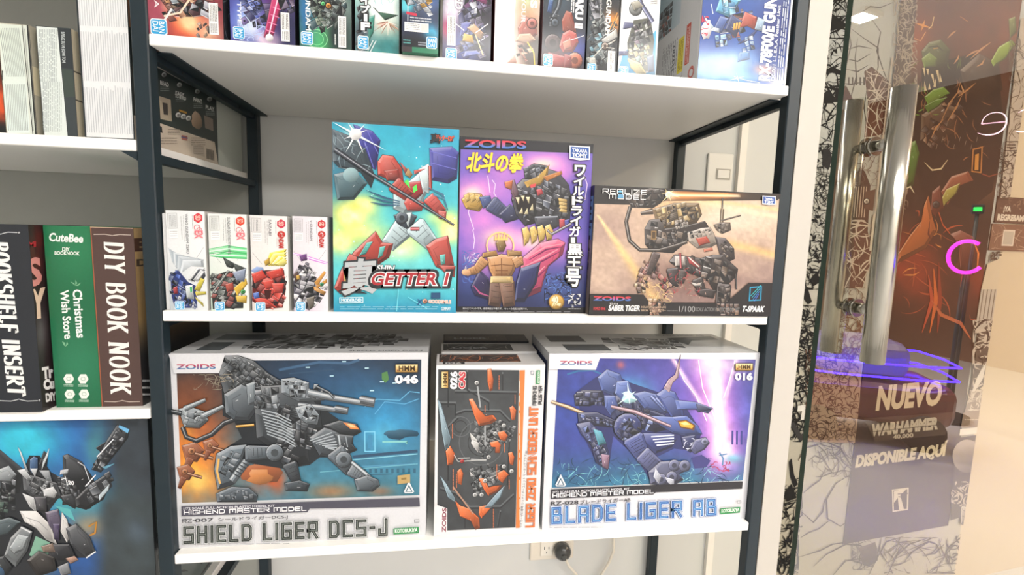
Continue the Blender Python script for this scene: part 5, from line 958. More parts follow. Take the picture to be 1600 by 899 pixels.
# 1 red
b_, A = top_box(1, -0.0018, 0.0905, 'red kit box with orange explosion, first in the top row by the post')
glowbg(A, '8a3a44', [(.55, 18, .22, 22, 'f2683c', 1.5), (.55, 20, .12, 11, 'ffd9a0', 1.6), (.25, 45, .2, 18, 'f0b08c', 1.2), (.1, 30, .12, 40, 'a04a5c', 1.2), (.8, 10, .2, 16, 'e0b090', 1.0), (.5, 90, .6, 40, '6a3440', 1)], 4)
W_ = mm(A); A.greeble([(8, 40), (30, 22), (86, 26), (90, 150), (8, 150)], 11, ['6a3438', '8a5048', '4a2a30', 'a0685a', '7a7c88'], 31, .4, .75); A.greeble([(18, 26), (45, 24), (60, 60), (30, 70)], 8, ['7a3c34', 'b87a54', '4c2a2c', '94a0ac', 'd8a070'], 3, .5); A.greeble([(46, 30), (78, 28), (76, 70), (55, 75)], 8, SHL, 4, -.4); A.greeble([(58, 2), (80, 2), (74, 18), (62, 20)], 6, ['9a8a86', 'c4a48c', '6a5450'], 5, .6, .8); A.greeble([(14, 70), (80, 72), (80, 160), (14, 160)], 12, SHL + ['8a3a34', 'b04a3c'], 6, .3)
A.stroke([(20, 24), (40, 30), (55, 52)], 2.4, 'f0d8c0'); A.stroke([(16, 12), (24, 24), (30, 34)], 2.4, 'e8e4e4')
A.part('title_lettering'); A.text('Sazabi re.A', (9.6, 92), (0, -58), (5.2, 0), 'f2e6e8', .01); A.part('cover_print'); sticker(A, 75, 86.5, 6, 46); badge_bandai(A, (4.5, 19), (0, -18), (18, 0)); front(b_, A)
A = art_side(.12, TH_); A.full('33343c'); A.swirl(20, (2, 130, 60, 250), '7a808c', 1, 3, 10, 40, 3); side_r(b_, A)
# 2 blue and magenta
b_, A = top_box(2, 0.0992, 0.1812, 'kit box with blue robot and a magenta beam slanting across its cover')
glowbg(A, '4a4a94', [(.35, 30, .3, 25, '6f8fe8', 1.3), (.3, 22, .14, 14, 'd8eaff', 1.5), (.62, 6, .2, 9, 'fff0fb', 1.8), (.75, 60, .3, 50, '5c2a6a', 1.2), (.9, 20, .2, 40, '2a2a50', 1.2)], 7)
W_ = mm(A); A.greeble([(12, 26), (40, 20), (78, 44), (80, 150), (8, 150)], 10, ['3a3f88', '5560b0', '2a2c5c', '7a6aa8', '4a3a6a'], 32, .5, .75); A.greeble([(14, 34), (34, 30), (40, 66), (20, 75)], 8, ['4a5cb8', '6a80d8', '2c3878', 'a4b4ec'], 3, .5); A.plate([(42, 8), (52, 6), (72, 78), (58, 80)], 'c8346c', 1, line='5a1436', inner=False)
for k in range(6): A.stroke([(45 + k * 3, 18 + k * 10), (56 + k * 3, 15 + k * 10)], .8, 'f090b8')
A.stroke([(47, 6), (66, 80)], 1.6, 'ffd0e4'); A.swirl(26, (10, 2, 44, 22), 'b8c8f0', .6, 1.6, 8, 22, 5); A.greeble([(58, 60), (80, 34), (80, 100), (60, 100)], 9, ['3a3450', '5c4a6c', '8a7c98'], 6, .3); A.greeble([(10, 80), (80, 90), (80, 160), (10, 160)], 12, SHL + ['4a5cb8', 'c03460'], 7, .2); A.blob(49, 8, 5, 5, 'fffafd')
A.part('title_lettering'); A.text('GUNDAM TYPE:', (9.5, 110), (0, -90), (4.8, 0), 'e8ecf6', .02); A.part('cover_print'); sticker(A, 64, 75, 5, 42); badge_bandai(A, (4, 18), (0, -14), (13, 0)); front(b_, A)
A = art_side(.12, TH_); A.full('1d1e26'); side_r(b_, A)
# 3 green
b_, A = top_box(3, 0.1870, 0.2550, 'kit box with grey robot over a green radar glow')
glowbg(A, '2c4a44', [(.35, 14, .3, 24, '3fae62', 1.4), (.2, 40, .2, 30, '4a7a8a', 1.0), (.75, 60, .3, 40, 'a8b4b0', .9), (.75, 20, .2, 30, '1c2a2a', 1.2), (.1, 60, .1, 60, '2a6a9c', 1.2)], 9)
W_ = mm(A); A.stroke(_ell(22, 12, 14, 12), .8, '8ce0a0'); A.stroke(_ell(22, 12, 9, 8), .6, '8ce0a0'); A.greeble([(12, 26), (58, 22), (66, 150), (8, 150)], 10, ['35463f', '4f6258', '24302c', '6f8078', '2c4a52'], 33, .4, .8); A.greeble([(14, 26), (36, 22), (40, 80), (16, 90)], 8, ['5a6a5c', '8a9a84', '34423a', 'a8b4a0', '6f7f74'], 3, .4); A.greeble([(36, 30), (58, 44), (52, 95), (38, 90)], 8, ['2c3638', '465254', '7c8a88', '5a4a38'], 4, -.5); A.joint((38, 56), 3.4, 'd88a2c'); A.joint((31, 58), 2.6, '5cd07a'); A.greeble([(8, 90), (66, 95), (66, 170), (8, 170)], 12, SHL + ['4a6a54'], 5, .2); A.swirl(16, (42, 60, 64, 110), 'dfe6e6', .6, 1.6, 8, 20, 4)
A.part('title_lettering'); A.text('F-GUNDAM', (8.2, 84), (0, -62), (6.2, 0), 'eef2f0', .02); A.part('cover_print'); sticker(A, 50.5, 61, 3, 44); badge_bandai(A, (2.5, 19), (0, -15), (14, 0)); A.part('cover_print'); A.micro(45, 6, 48, 20, 1, 'c8d0cc', 1.6, True); front(b_, A)
# 4 teal burst
b_, A = top_box(4, 0.2600, 0.3190, 'kit box with white burst and teal streaks beside black brush lettering', m=CARD_W)
glowbg(A, '6ab8b0', [(.6, 70, .4, 40, 'f4fffb', 1.8), (.7, 30, .3, 22, 'd8c8b4', 1.0), (.15, 20, .2, 40, '46525c', 1.3), (.75, 8, .4, 18, '2f7a7c', 1.3), (.5, 100, .6, 40, 'e8f8f6', 1.2)], 3)
W_ = mm(A); A.greeble([(2, 2), (16, 4), (20, 60), (4, 60)], 7, ['3a424a', '5f6a74', '98a4ac', '22282e'], 3, .5); A.plate([(18, 46), (26, 50), (24, 26), (18, 14)], '2f8a78', .8, line='14423a'); A.plate([(24, 60), (30, 54), (58, 52), (40, 44)], '46705c', .6, line='1c3a30')
R = random.Random(4)
for k in range(26): a = R.uniform(3.3, 6.0); A.stroke([(44, 42), (44 + R.uniform(12, 26) * math.cos(a), 42 + R.uniform(8, 22) * math.sin(a))], [1.8, .3], R.choice(['c8a888', 'f0e4d8', 'a07a6a', '8a6050', 'e8c0b0']))
A.stroke([(20, 0), (28, 16)], .9, 'f0f6f6'); A.stroke([(17, 2), (24, 16)], .8, 'f0f6f6'); A.swirl(20, (26, 60, 58, 120), '9ad0d8', .5, 1.4, 10, 26, 5)
A.part('title_lettering', 'white outlined brush lettering')
for i, ch in enumerate('タイプ-F'):
    y1 = 82 - i * 11
    if ch in '-F': A.text(ch if ch == 'F' else 'l', (9 + (4 if ch == '-' else 0), y1 - 9), (9 if ch == 'F' else 2, 0), (0, 9), 'f4f6f6', .06, '14181c', .1, True)
    else: A.text(ch, (8, y1 - 9), (11, 0), (0, 10), 'f4f6f6', .05, '14181c', .1, True)
badge_bandai(A, (4, 20), (0, -16), (13, 0)); front(b_, A)
# 5 navy, standing a little forward, lower edge over the board
b_, A = top_box(5, 0.3240, 0.3735, 'navy kit box with green base band, pushed forward over the board edge', y=-0.0095, h_=.20, m=mat('green_card', '2c6a52', .5))
glowbg(A, '26304c', [(.55, 78, .4, 22, '8a9ab4', 1.3), (.8, 90, .25, 30, '3a5a9c', 1.2), (.1, 60, .2, 8, '5cc4d4', 1.6), (.8, 26, .2, 12, '46b0d8', 1.4), (.4, 10, .5, 14, '14181f', 1.3)], 5, h_=.20)
W_ = mm(A); A.greeble([(8, 56), (40, 50), (44, 100), (6, 110)], 8, ['a4b0c0', '7c8898', 'd0d8e0', '566072', 'c8942c'], 3, .5); A.plate([(32, 68), (40, 68), (41, 84), (33, 84)], 'd8a034', .7, line='4a3410'); A.plate([(11, 76), (18, 74), (20, 86), (12, 88)], 'd8a034', .7, line='4a3410'); A.stroke([(8, 40), (8, 110)], .9, 'dfe8f0')
A.poly([(6, 49), (20, 47.5), (20, 51), (6, 52.5)], 'c8344c'); A.micro(11, 40, 40, 47, 2, 'd0d4da', 1.4); A.part('price_sticker', 'white sticker with fine print'); A.rect(3.5, 27, 36, 39, 'eeeeec'); A.micro(5, 29, 24, 38, 4, '8a8a8a', .8); A.rect(26, 28, 35, 38, 'd4d4d2'); A.part('cover_print')
A.poly([(14, 0), (49.5, 0), (49.5, 7), (14, 7)], '2f7c5c'); A.poly([(0, 0), (14, 0), (14, 7), (0, 7)], '3c3438'); A.micro(2, 10, 12, 17, 2, '5aa0a0', 1.6); A.micro(22, 9, 33, 15, 2, '9aa0ac', 1.4)
badge_bandai(A, (34, 7.5), (13, 0), (0, 14)); front(b_, A)
# 6 purple white
b_, A = top_box(6, 0.3792, 0.4475, 'kit box with blue white robot with yellow chest on a dark purple cover')
glowbg(A, '3a3450', [(.15, 70, .2, 30, 'e8e0f0', 1.4), (.7, 100, .3, 30, 'a04a8a', 1.3), (.5, 20, .4, 22, '4a5aa4', 1.1), (.9, 40, .2, 40, '22202c', 1.2), (.1, 40, .12, 14, 'b0406a', 1.2)], 6)
W_ = mm(A); A.greeble([(20, 6), (60, 4), (66, 70), (60, 130), (22, 120)], 10, ['34335a', '4a4c80', '24233a', '6a5a88', '8a86a8'], 34, .4, .75); A.greeble([(24, 14), (50, 10), (60, 40), (54, 62), (26, 52)], 8, ['3c4a8a', '5f6cae', '262e5a', '9aa4d0', '6a6478'], 3, .4); A.plate([(24, 30), (34, 40), (40, 52), (26, 50)], '6a70b8', 1, line='1c2040'); A.plate([(28, 26), (44, 24), (42, 34), (30, 36)], 'd8a83c', .9, line='4a3410'); A.plate([(34, 44), (54, 30), (58, 38), (44, 50)], 'c8a07a', .8, line='4a3020'); A.stroke([(46, 38), (64, 52)], 1.2, 'e8e4ea'); A.stroke([(46, 36), (58, 8)], 1.6, 'd8c89c'); A.stroke([(30, 40), (18, 48)], 1.2, 'dcdce8'); A.plate([(30, 4), (54, 10), (48, 14), (32, 12)], '7c88d0', .8, line='1c2040'); A.greeble([(28, 58), (48, 56), (54, 86), (34, 90)], 7, ['9aa0c0', '6a6e9a', 'd8dcec', '4a3a6c'], 5, .3); A.plate([(40, 84), (60, 78), (64, 96), (44, 104)], 'b04a8c', 1, line='3a1030'); A.swirl(18, (6, 60, 28, 110), 'f6f2fa', .6, 1.8, 8, 22, 4)
A.part('title_lettering'); A.text('IMITED', (17, 112), (0, -44), (10, 0), 'f2f0f6', .04, '6a5a76', .04)
A.part('cover_print'); sticker(A, 6, 18, 18, 58); badge_bandai(A, (5.5, 14), (0, -15), (14, 0)); front(b_, A)
# 7 red, white glare painted into the print along one side
b_, A = top_box(7, 0.4525, 0.5170, 'kit box with painted white glare beside a rust helmet robot with a yellow cord', m=mat('red_card', '9c3a44', .5))
glowbg(A, 'e8dcd6', [(.2, 60, .3, 80, 'ffffff', 1.4), (.75, 60, .28, 60, 'c4846c', 1.0), (.9, 20, .3, 30, '4a4038', 1.3), (.7, 100, .3, 30, 'c8d0a8', 1.0)], 8)
W_ = mm(A); A.plate([(34, 50), (44, 66), (58, 64), (62, 44), (50, 34), (36, 36)], 'b8685c', 1, line='5a2a28'); A.joint((54, 58), 7, 'c87a70'); A.plate([(30, 32), (48, 30), (60, 36), (52, 44), (36, 42)], 'd0a88c', .8, line='6a4030'); A.greeble([(34, 8), (50, 6), (56, 30), (36, 32)], 7, ['c07a60', 'a05a4a', 'd8a080', '6a4438'], 4, .4, .8); A.stroke([(48, 32), (58, 18), (60, 0)], 1.8, 'd8b83c'); A.plate([(18, 0), (34, 0), (30, 12)], 'd8a898', .7, line='7a4a40'); A.stroke([(44, 92), (42, 70)], 1.2, 'c8b04c')
A.poly([(3, 14), (27, 15), (29, 90), (4, 90)], 'fbfbfa'); A.part('title_lettering', 'white vertical lettering'); A.text('ARS', (51, 118), (0, -38), (9, 0), 'f4f2f0', .06); A.part('sub_lettering'); A.text('YOUR', (38, 92), (0, -34), (6, 0), 'e8e2e0', .03); front(b_, A)
# 8 red dark
b_, A = top_box(8, 0.5222, 0.5865, 'dark kit box with red one eyed round helmet robot and tall white lettering', m=mat('grey_card', 'a8aaae', .5))
glowbg(A, '2a2c34', [(.8, 30, .3, 18, '3a4aa0', 1.2), (.4, 100, .5, 40, '3a4a58', 1.0), (.4, 10, .4, 14, '6a2a2c', 1.2)], 2)
W_ = mm(A); A.joint((16, 34), 12, '4a3a3c'); A.plate([(28, 66), (34, 80), (42, 78), (50, 52), (40, 46), (30, 52)], '9a4838', 1, line='3a1410'); A.plate([(26, 30), (30, 48), (40, 54), (50, 50), (54, 38), (46, 24), (32, 22)], 'b44a44', 1.2, line='3a1014'); A.plate([(30, 36), (42, 42), (44, 30), (34, 26)], 'd8846c', .7, line='4a1a1a'); A.stroke([(42, 40), (62, 48)], .9, 'e0e0e4'); A.joint((50, 12), 11, 'c46a50'); A.plate([(4, 0), (40, 0), (36, 16), (10, 20)], 'a83c3c', 1, line='3a1014'); A.plate([(34, 0), (46, 0), (44, 18), (34, 20)], '8a3434', .8, line='3a1014'); A.tube([(12, 66), (22, 84), (30, 130)], 6, '3c4652', '14181c', 1); A.greeble([(8, 60), (20, 56), (24, 74), (12, 80)], 5, ['3a4450', '5c6878', '2a3038'], 4); A.joint((18, 62), 5, '4c5866'); A.plate([(6, 76), (12, 74), (14, 92), (8, 94)], '3f5f98', .7, line='16203a'); A.greeble([(4, 96), (44, 96), (44, 160), (4, 160)], 9, SHL + ['3a4450'], 6, .4, .6)
A.part('title_lettering', 'tall white vertical lettering'); A.text('MASS ZAKU II', (48, 150), (0, -92), (10.5, 0), 'f4f4f4', .06); A.part('sub_lettering'); A.micro(40, 78, 46, 120, 2, 'd8d8da', 1.8, True); badge_bandai(A, (3, 17), (0, -15), (13, 0)); front(b_, A)
# 9 black gold
b_, A = top_box(9, 0.5890, 0.6362, 'black narrow kit box with grey antenna head robot and white lettering')
glowbg(A, '1f2126', [(.8, 70, .3, 14, 'd88a3c', 1.3), (.6, 40, .3, 20, '5c5a58', 1.0), (.2, 60, .3, 40, '3c4a54', 1.2)], 6)
W_ = mm(A); A.greeble([(2, 20), (30, 4), (46, 40), (44, 70), (4, 90)], 8, ['2c3236', '454e52', '1c2022', '5f6868'], 35, .6, .8); A.greeble([(2, 10), (22, 8), (30, 50), (8, 70)], 6, ['4a565c', '6f7c80', 'a4aca8', '2a3236', '7cb0c4'], 3, .5); A.plate([(22, 44), (44, 62), (46, 50), (28, 38)], 'd8d8d4', .7, line='3a3a3a'); A.joint((28, 36), 5, '9a8a80'); A.stroke([(26, 36), (10, 18)], .9, 'e8e4d8'); A.stroke([(30, 38), (44, 46)], .9, 'e8e4d8'); A.stroke([(30, 34), (42, 34)], .8, 'e8e4d8'); A.stroke([(34, 60), (44, 84)], 1.2, 'f0a040'); A.stroke([(38, 60), (46, 80)], .8, 'f6c880'); A.plate([(4, 2), (18, 2), (14, 18), (6, 18)], 'b8b8b0', .6, line='3a3a38'); A.greeble([(2, 70), (20, 74), (20, 140), (2, 140)], 7, SHL, 7, .3)
A.part('title_lettering', 'white vertical lettering'); A.text('JUST GUNDAM', (25, 128), (0, -76), (9, 0), 'e8e6e0', .04); A.part('sub_lettering'); A.micro(16, 70, 21, 124, 1, '9a9a98', 2, True); A.part('cover_print'); sticker(A, 33, 44, -0.0 + 1, 30); badge_bandai(A, (3, 9.5), (0, -10), (12, 0)); front(b_, A)
# 10 white blue
b_, A = top_box(10, 0.6388, 0.6985, 'white kit box with olive armoured robot on bright sky blue', m=CARD_W)
glowbg(A, 'eef0f0', [(.8, 20, .3, 40, 'c8dce8', 1.0)], 6, ns=.06)
W_ = mm(A); A.plate([(0, 0), (6, 26), (16, 38), (40, 44), (56, 66), (59, 0)], '3aa4dc', .1, False, None, False); A.plate([(20, 10), (34, 30), (48, 4), (30, 0)], 'eef0f0', .1, False, None, False)
A.poly([(14, 24), (36, 4), (52, 6), (54, 50), (46, 82), (20, 76), (12, 44)], '55574e'); A.greeble([(14, 40), (40, 30), (50, 60), (44, 80), (20, 70)], 7, ['8a8c8e', '5c6064', 'b4b6b4', '3c4044', '7a6a78'], 3, .4); A.greeble([(12, 22), (30, 8), (48, 16), (46, 44), (20, 46)], 7, ['b8ac78', '9a9064', 'd0c8a0', '6a6448', '8fb0a0'], 4, .4); A.plate([(14, 22), (34, 16), (44, 2), (30, -2), (20, 8)], 'b4a870', 1, line='4a4630'); A.plate([(44, 26), (54, 30), (56, 6), (48, 4)], '4a5a78', 1, line='1c2434'); A.plate([(0, 24), (14, 26), (14, 32), (0, 30)], '4a4f78', .8, line='1c2034'); A.plate([(4, 62), (20, 66), (20, 72), (6, 72)], '5c6088', .8, line='1c2034'); A.tube([(22, 122), (30, 100), (50, 76)], 6, '6a7098', '2a2e44', 1); A.joint((22, 92), 9, '8a8e8c'); A.plate([(14, 100), (26, 104), (34, 96), (20, 90)], 'a8a494', .8, line='3a3a34')
A.part('sub_lettering'); A.text('EFSC', (7, 122), (0, -14), (6, 0), '4a4c50', .02); A.part('price_sticker', 'white sticker with fine print'); A.rect(44, 100, 56, 112, 'dcdcda'); A.micro(45, 101, 55, 111, 4, '8a8a8a', 1.2); badge_bandai(A, (3, 9), (0, -10), (12, 0)); front(b_, A)
# 11 large blue
b_, A = top_box(11, 0.7654, 0.9130, 'large blue kit box with white side panel, last in the top row', dep=.19, m=CARD_W)
glowbg(A, '24509c', [(.35, 20, .5, 26, '6ea6e0', 1.4), (.3, 30, .25, 14, 'a8cdee', .8), (.1, 90, .3, 50, '24489a', 1.3), (.75, 14, .2, 20, '5a78c0', 1.0), (.75, 22, .12, 8, 'f2c0a8', 1.4), (.85, 90, .2, 60, '2a3a7c', 1.3), (.5, 10, .3, 8, '9cc6ea', .8)], 4, 50, 60, ns=.1)
W_ = mm(A); A.greeble([(30, 68), (66, 60), (84, 104), (40, 108)], 11, ['3a4a78', '5a4a50', 'a04838', '2a3354', '7088a8'], 3, .4); A.plate([(62, 80), (76, 84), (92, 78), (90, 98), (70, 104)], 'b04a3c', 1.4, line='3a1a20'); A.plate([(40, 76), (58, 66), (66, 90), (48, 98)], '33406e', 1.4, line='141a30')
for k in range(3): A.plate([(52 + k * 4, 76 + k), (55 + k * 4, 76 + k), (56 + k * 4, 86 + k), (53 + k * 4, 86 + k)], 'e8b048', .5, line='4a3414')
A.plate([(20, 72), (34, 70), (44, 92), (30, 94)], '4f68a8', 1.2, line='1a2444'); A.stroke([(18, 96), (14, 110)], 1.2, 'dcecf8'); A.plate([(16, 66), (4, 92), (20, 78)], 'd8ecf8', .8, line='4a6a98'); A.plate([(16, 72), (30, 70), (30, 76), (20, 77)], 'c8d4e4', .7, line='3a5078'); A.plate([(22, 100), (44, 94), (62, 120), (30, 128)], '64b4dc', 1.2, line='1c4a70'); A.greeble([(26, 104), (56, 100), (64, 130), (28, 132)], 9, ['7cc4e4', '4a94c4', 'b8e0f2', '3474a8'], 5, .4, .7); A.plate([(62, 56), (82, 64), (96, 84), (76, 66)], '3a4a80', 1, line='141c34'); A.greeble([(70, 46), (90, 50), (86, 72), (74, 66)], 8, ['9ab8d8', 'c8dcec', '6a8cb8'], 6, .3); A.plate([(64, 30), (84, 36), (82, 46), (66, 44)], '4a80c0', .9, line='1a3a68'); A.plate([(88, 80), (100, 78), (104, 94), (92, 98)], 'a8c4dc', .8, line='3a5070'); A.greeble([(26, 48), (46, 52), (40, 70), (24, 66)], 7, ['9cc8e8', 'c4e0f2', '7cb0dc'], 7, .2, .7)
A.stroke([(60, 8), (80, 4), (104, 2)], .9, 'eaf4fb'); A.star(66, 6, 14, 'f2fafe', 4, .3, .05)
A.part('title_lettering', 'tall white lettering reading upwards'); A.text('RX-78F00/E GUNDAM', (120, 6), (0, 158), (-18, 0), 'f2f4f8', .05); A.part('sub_lettering'); A.text('EX-001 L.L.E.R.A. Feather Unit', (128, 6), (0, 112), (-5, 0), 'dfe6f2', .02); A.micro(131, 8, 142, 130, 3, 'c8d2e4', 1.6, True, 6)
A.part('cover_print'); A.blob(10, 74, 8, 16, 'e8e4ea', 12, .3, 4); A.swirl(10, (1, 60, 12, 92), 'c0344c', 1, 3, 6, 16, 5); A.rect(144.5, 0, 147.6, 255, 'dfe2e6'); front(b_, A)
A = Art([(0, 255), (190, 255), (190, 0), (0, 0)], .19, TH_); A.b = {}; A.part('side_print'); A.full('d9dcde'); A.bg([(0, 110), (120, 110), (120, 255), (0, 255)], lambda x, y, u, v: mixc(hx('7fa4b4') + 0 * x[..., None], hx('c4d4dc'), u), 8, 8); A.rect(120, 28, 140, 84, 'e8d83c'); A.micro(122, 32, 138, 80, 3, '8a7a20', 2, True); A.rect(146, 34, 160, 96, 'c8503c'); A.micro(148, 36, 158, 92, 2, 'f0dcd4', 2, True); A.text('1/100', (100, 40), (0, 40), (10, 0), '5a5e64', .02); A.micro(60, 6, 118, 90, 9, '8a8f94', 2, True, 6)
A.stroke(_ell(170, 16, 7, 7), 2, 'c8402c'); A.stroke(_ell(170, 16, 9.5, 9.5, 0, 360, 12), 1.5, 'd86a54'); A.segs([(128, 20), (140, 20), (140, 26)], 1.4, '8a8f94'); A.greeble([(40, 110), (90, 112), (90, 160), (40, 160)], 10, ['4a545c', '7c8890', '2a3238', 'a04838'], 3); A.rect(186, 0, 190, 255, 'f0f0f0'); side_l(b_, A)

# ================================================================== narrow unit, upper board: cartons with fine print
def textbox(i, quad, x0, x1, z0, z1, label, kind):
    b_ = carton('game_box', label, 'box', x0, x1, 0.010, z0, z1 - z0, 0.24 if i < 2 else 0.345, CARD_K if kind != 'b' else CARD_B)
    A = Art(quad, x1 - x0, z1 - z0); return b_, A
b_, A = textbox(0, [(-3.8, 35.2), (45, 39.2), (58, 211.9), (10.6, 209.4)], -0.1795, -0.1445, ZL1, 1.3555, 'carton covered in pale fine print with twin black bands, shortest row of the upper board', 'a')
A.full('b9b6a2'); A.poly([(-2, 37), (43, 40), (58, 211), (12, 208)], 'dce3d8'); A.bg([(-3, 37), (34, 40), (47, 208), (12, 208)], lambda x, y, u, v: mixc(hx('dfe8dc') + 0 * x[..., None], hx('e4f0ec'), v), 4, 4)
for k in range(12): a = k / 12; A.stroke([(-1 + 33 * a, 44), (11 + 32 * a, 120)], .9, '97a09a'); A.stroke([(9 + 33 * a, 132), (14 + 33 * a, 204)], .9, '97a09a')
A.stroke([(35, 39), (52, 211)], 1.2, '3a3c3a'); A.stroke([(43.5, 39.5), (56.8, 211)], 2.6, '2a2c2c'); A.stroke([(39, 45), (53, 205)], 1.2, 'aab0a8'); A.micro(3, 110, 6, 126, 1, '4a4c4a', 2, True); front(b_, A)
A = art_side(.24, .1375); A.full('b3af9c'); A.rect(0, 50, 240, 86, 'd8d0b0'); side_r(b_, A)
b_, A = textbox(1, [(56, 40.1), (110.5, 44.6), (121.9, 215.3), (68.7, 212.5)], -0.1365, -0.0965, ZL1, 1.3555, 'carton with pale fine print and a dark stripe reading MADE IN UK', 'a')
A.full('3a4144'); A.poly([(57, 41), (90, 44), (106, 214), (70, 213)], 'e0e8e4')
for k in range(11): a = (k + .5) / 11; A.micro(60 + 29 * a, 46, 61 + 29 * a, 128, 1, '8f9a9a', .9, True, k); 
for k in range(11): a = (k + .5) / 11; A.micro(66 + 31 * a, 128, 67 + 31 * a, 206, 1, '8f9a9a', .9, True, k + 20)
A.poly([(91, 44), (110, 45), (114, 108), (97, 106)], '31373a'); A.poly([(97.5, 108), (114, 110), (117.5, 152), (101, 152)], '3f4a44'); A.text('NOT MADE IN UK 26/07/2', (98, 98), (-2, -48), (5, 0), 'c8d0d0', .02); front(b_, A)
A = art_side(.24, .1375); A.full('c0b8a0'); A.rect(0, 52, 240, 54, '5a564c'); A.rect(0, 88, 240, 90, '5a564c'); side_r(b_, A)
QC = [(109.8, -142.7), (191.4, -133.5), (210.5, 220.1), (133.0, 215.9)]
b_, A = textbox(2, QC, -0.0880, -0.0282, ZL1, 1.500, 'tall white carton full of vertical print lines, against the black post', 'a')
A.full('30363a'); A.poly([(113, -142), (191, -133), (209, 217), (135.5, 213.5)], 'e9ebec')
for y0, y1 in ((-130, 40), (49, 126), (136, 207)):
    R = random.Random(y1)
    for k in range(20):
        a = (k + .5) / 20; j = R.uniform(-5, 5) if k > 3 else 0
        f_ = lambda y: (113 + (y + 142) * .0635) + (76 - (y + 142) * .006) * a
        A.stroke([(f_(y0 + j), y0 + j + a * 4), (f_(y1), y1 + a * 3)], 1.0, 'b9bdc2')
front(b_, A)
A = Art([(191.4, -133.5), (332.3, 5.2), (341.3, 258.7), (210.5, 220.1)], .24, .282); A.b = {}; A.part('side_print'); A.full('2c3634')
A.poly([(191, -133), (332, 5), (333, 130), (243, 80), (200, 40)], '8c6a52'); A.poly([(241, 100), (241, 108), (270, 126), (332, 160), (332, 120), (290, 100)], 'c4bfb8'); A.poly([(262, 105), (290, 114), (302, 122), (270, 115)], '2c2e30'); A.poly([(242, 104), (332, 152), (334, 206), (246, 190)], '2a3634')
A.poly([(245, 191), (335, 222), (341, 259), (210, 220), (208, 180)], 'cdc0ae')
for x, y, s_ in ((252, 126, 'READ'), (276, 142, 'EASY'), (304, 152, 'PAINT'), (323, 164, 'PLAY')):
    A.joint((x + 4, y - 9), 4, 'b8c0bc'); A.text(s_, (x - 2, y + 6), (13, 4), (0, -6), 'd8dcd8', .03); A.micro(x - 2, y + 9, x + 12, y + 17, 3, '8f9a96', .9)
A.text('TO BUILD', (273, 152), (17, 5), (0, -5), 'd8dcd8', .03)
A.poly([(248, 150), (266, 156), (268, 190), (250, 186)], 'b0a48e'); A.poly([(253, 160), (261, 162), (262, 180), (255, 179)], '3a342e'); A.blob(307, 188, 9, 14, 'b09478', 10, .2); A.poly([(318, 180), (332, 186), (333, 205), (320, 200)], '8a7c70')
for k in range(3): A.joint((278 + k * 8, 180 + k * 2.5), 4.4, 'dfe4e0')
A.poly([(279, 171), (291, 175), (291, 178), (279, 174)], 'c8983c'); A.poly([(246, 196), (252, 198), (253, 208), (247, 206)], '2a2a2a'); A.micro(262, 201, 280, 211, 4, '7a7064', .9); A.poly([(283, 211), (292, 213), (292, 220), (283, 218)], 'b06a60'); A.segs([(283, 214), (292, 216)], 1.5, '4a5a8a'); A.micro(298, 214, 320, 228, 4, '7a7064', .9); A.micro(250, 214, 276, 226, 3, '8a8074', .9)
A.poly([(300, 224), (318, 229), (319, 245), (301, 240)], 'b8ac9c'); A.micro(302, 227, 317, 242, 4, '8a8074', .8)
for k in range(7): A.stroke([(322 + k * 1.8, 232 + k * .5), (322.5 + k * 1.8, 248 + k * .5)], .9, '3a3834')
side_r(b_, A)
A = art_side(.105, .282, 'blank_side'); A.full('c2cac2'); A.place(b_, (0.0598, .24, 0), (0, 1, 0), (0, 0, 1))
b_ = carton('game_box', 'dark carton with orange flames, cut off by the picture edge on the upper board', 'box', -0.225, -0.1815, 0.012, ZL1, 0.1365, 0.22, CARD_K)
A = Art([(0, 136.5), (43.5, 136.5), (43.5, 0), (0, 0)], .0435, .1365); A.bg(A.quad, lambda x, y, u, v: mixc(mixc(hx('4a2420') + 0 * x[..., None], hx('e0582c'), np.clip(G(x, y, 40, 40, 16, 22) * vnoise(x / 8, y / 8, 3) * 2, 0, 1)), hx('16181a'), np.clip((20 - y) / 12, 0, 1)), 16, 30); front(b_, A)

# ================================================================== narrow unit, middle board: book boxes
QB = [(-32.7, 349.3), (43.5, 351.6), (66.7, 643.7), (-6.0, 645.0)]
b_ = carton('book_nook_box', 'black book shaped box with white serif words BOOKSHELF INSERT', 'box', -0.2085, -0.1528, -0.0040, ZL2, 0.2532, 0.20, CARD_K)
A = Art(QB, .0557, .2532); A.full('23272e')
FL = lambda y, x0, x1, s_: [(x0, y + s_), (x0 + (x1 - x0) * .3, y), (x0 + (x1 - x0) * .42, y + 2 * s_), (x0 + (x1 - x0) * .5, y + 4 * s_), (x0 + (x1 - x0) * .58, y + 2 * s_), (x0 + (x1 - x0) * .7, y), (x1, y + s_)]
A.stroke(FL(363, -27, 30, .8), 1.0, 'd8dadc'); A.stroke(FL(627, -2, 62, -.8), 1.0, 'd8dadc'); A.joint((30, 364), 1.6, 'd8dadc'); A.joint((62, 626), 1.6, 'd8dadc')
A.part('title_lettering', 'white serif words reading downwards'); A.strokes(SERIF, 'BOOKSHELF INSERT', (-14, 379), (28, 238), (26, 1.2), [(5.6, 'f1f1ee')], .34, .9); front(b_, A)
A = Art([(43.5, 351.6), (200.3, 354.5), (212.9, 578.8), (66.7, 643.7)], .20, .2532); A.b = {}; A.part('side_print')
A.bg(A.quad, lambda x, y, u, v: mixc(mixc(hx('2b2224') + 0 * x[..., None], hx('5c2a26'), np.clip(G(x, y, 58, 390, 12, 40) * vnoise(x / 5, y / 14, 3) * 2.2, 0, 1)), hx('6c6a6c'), G(x, y, 64, 520, 9, 32) * .8), 40, 40)
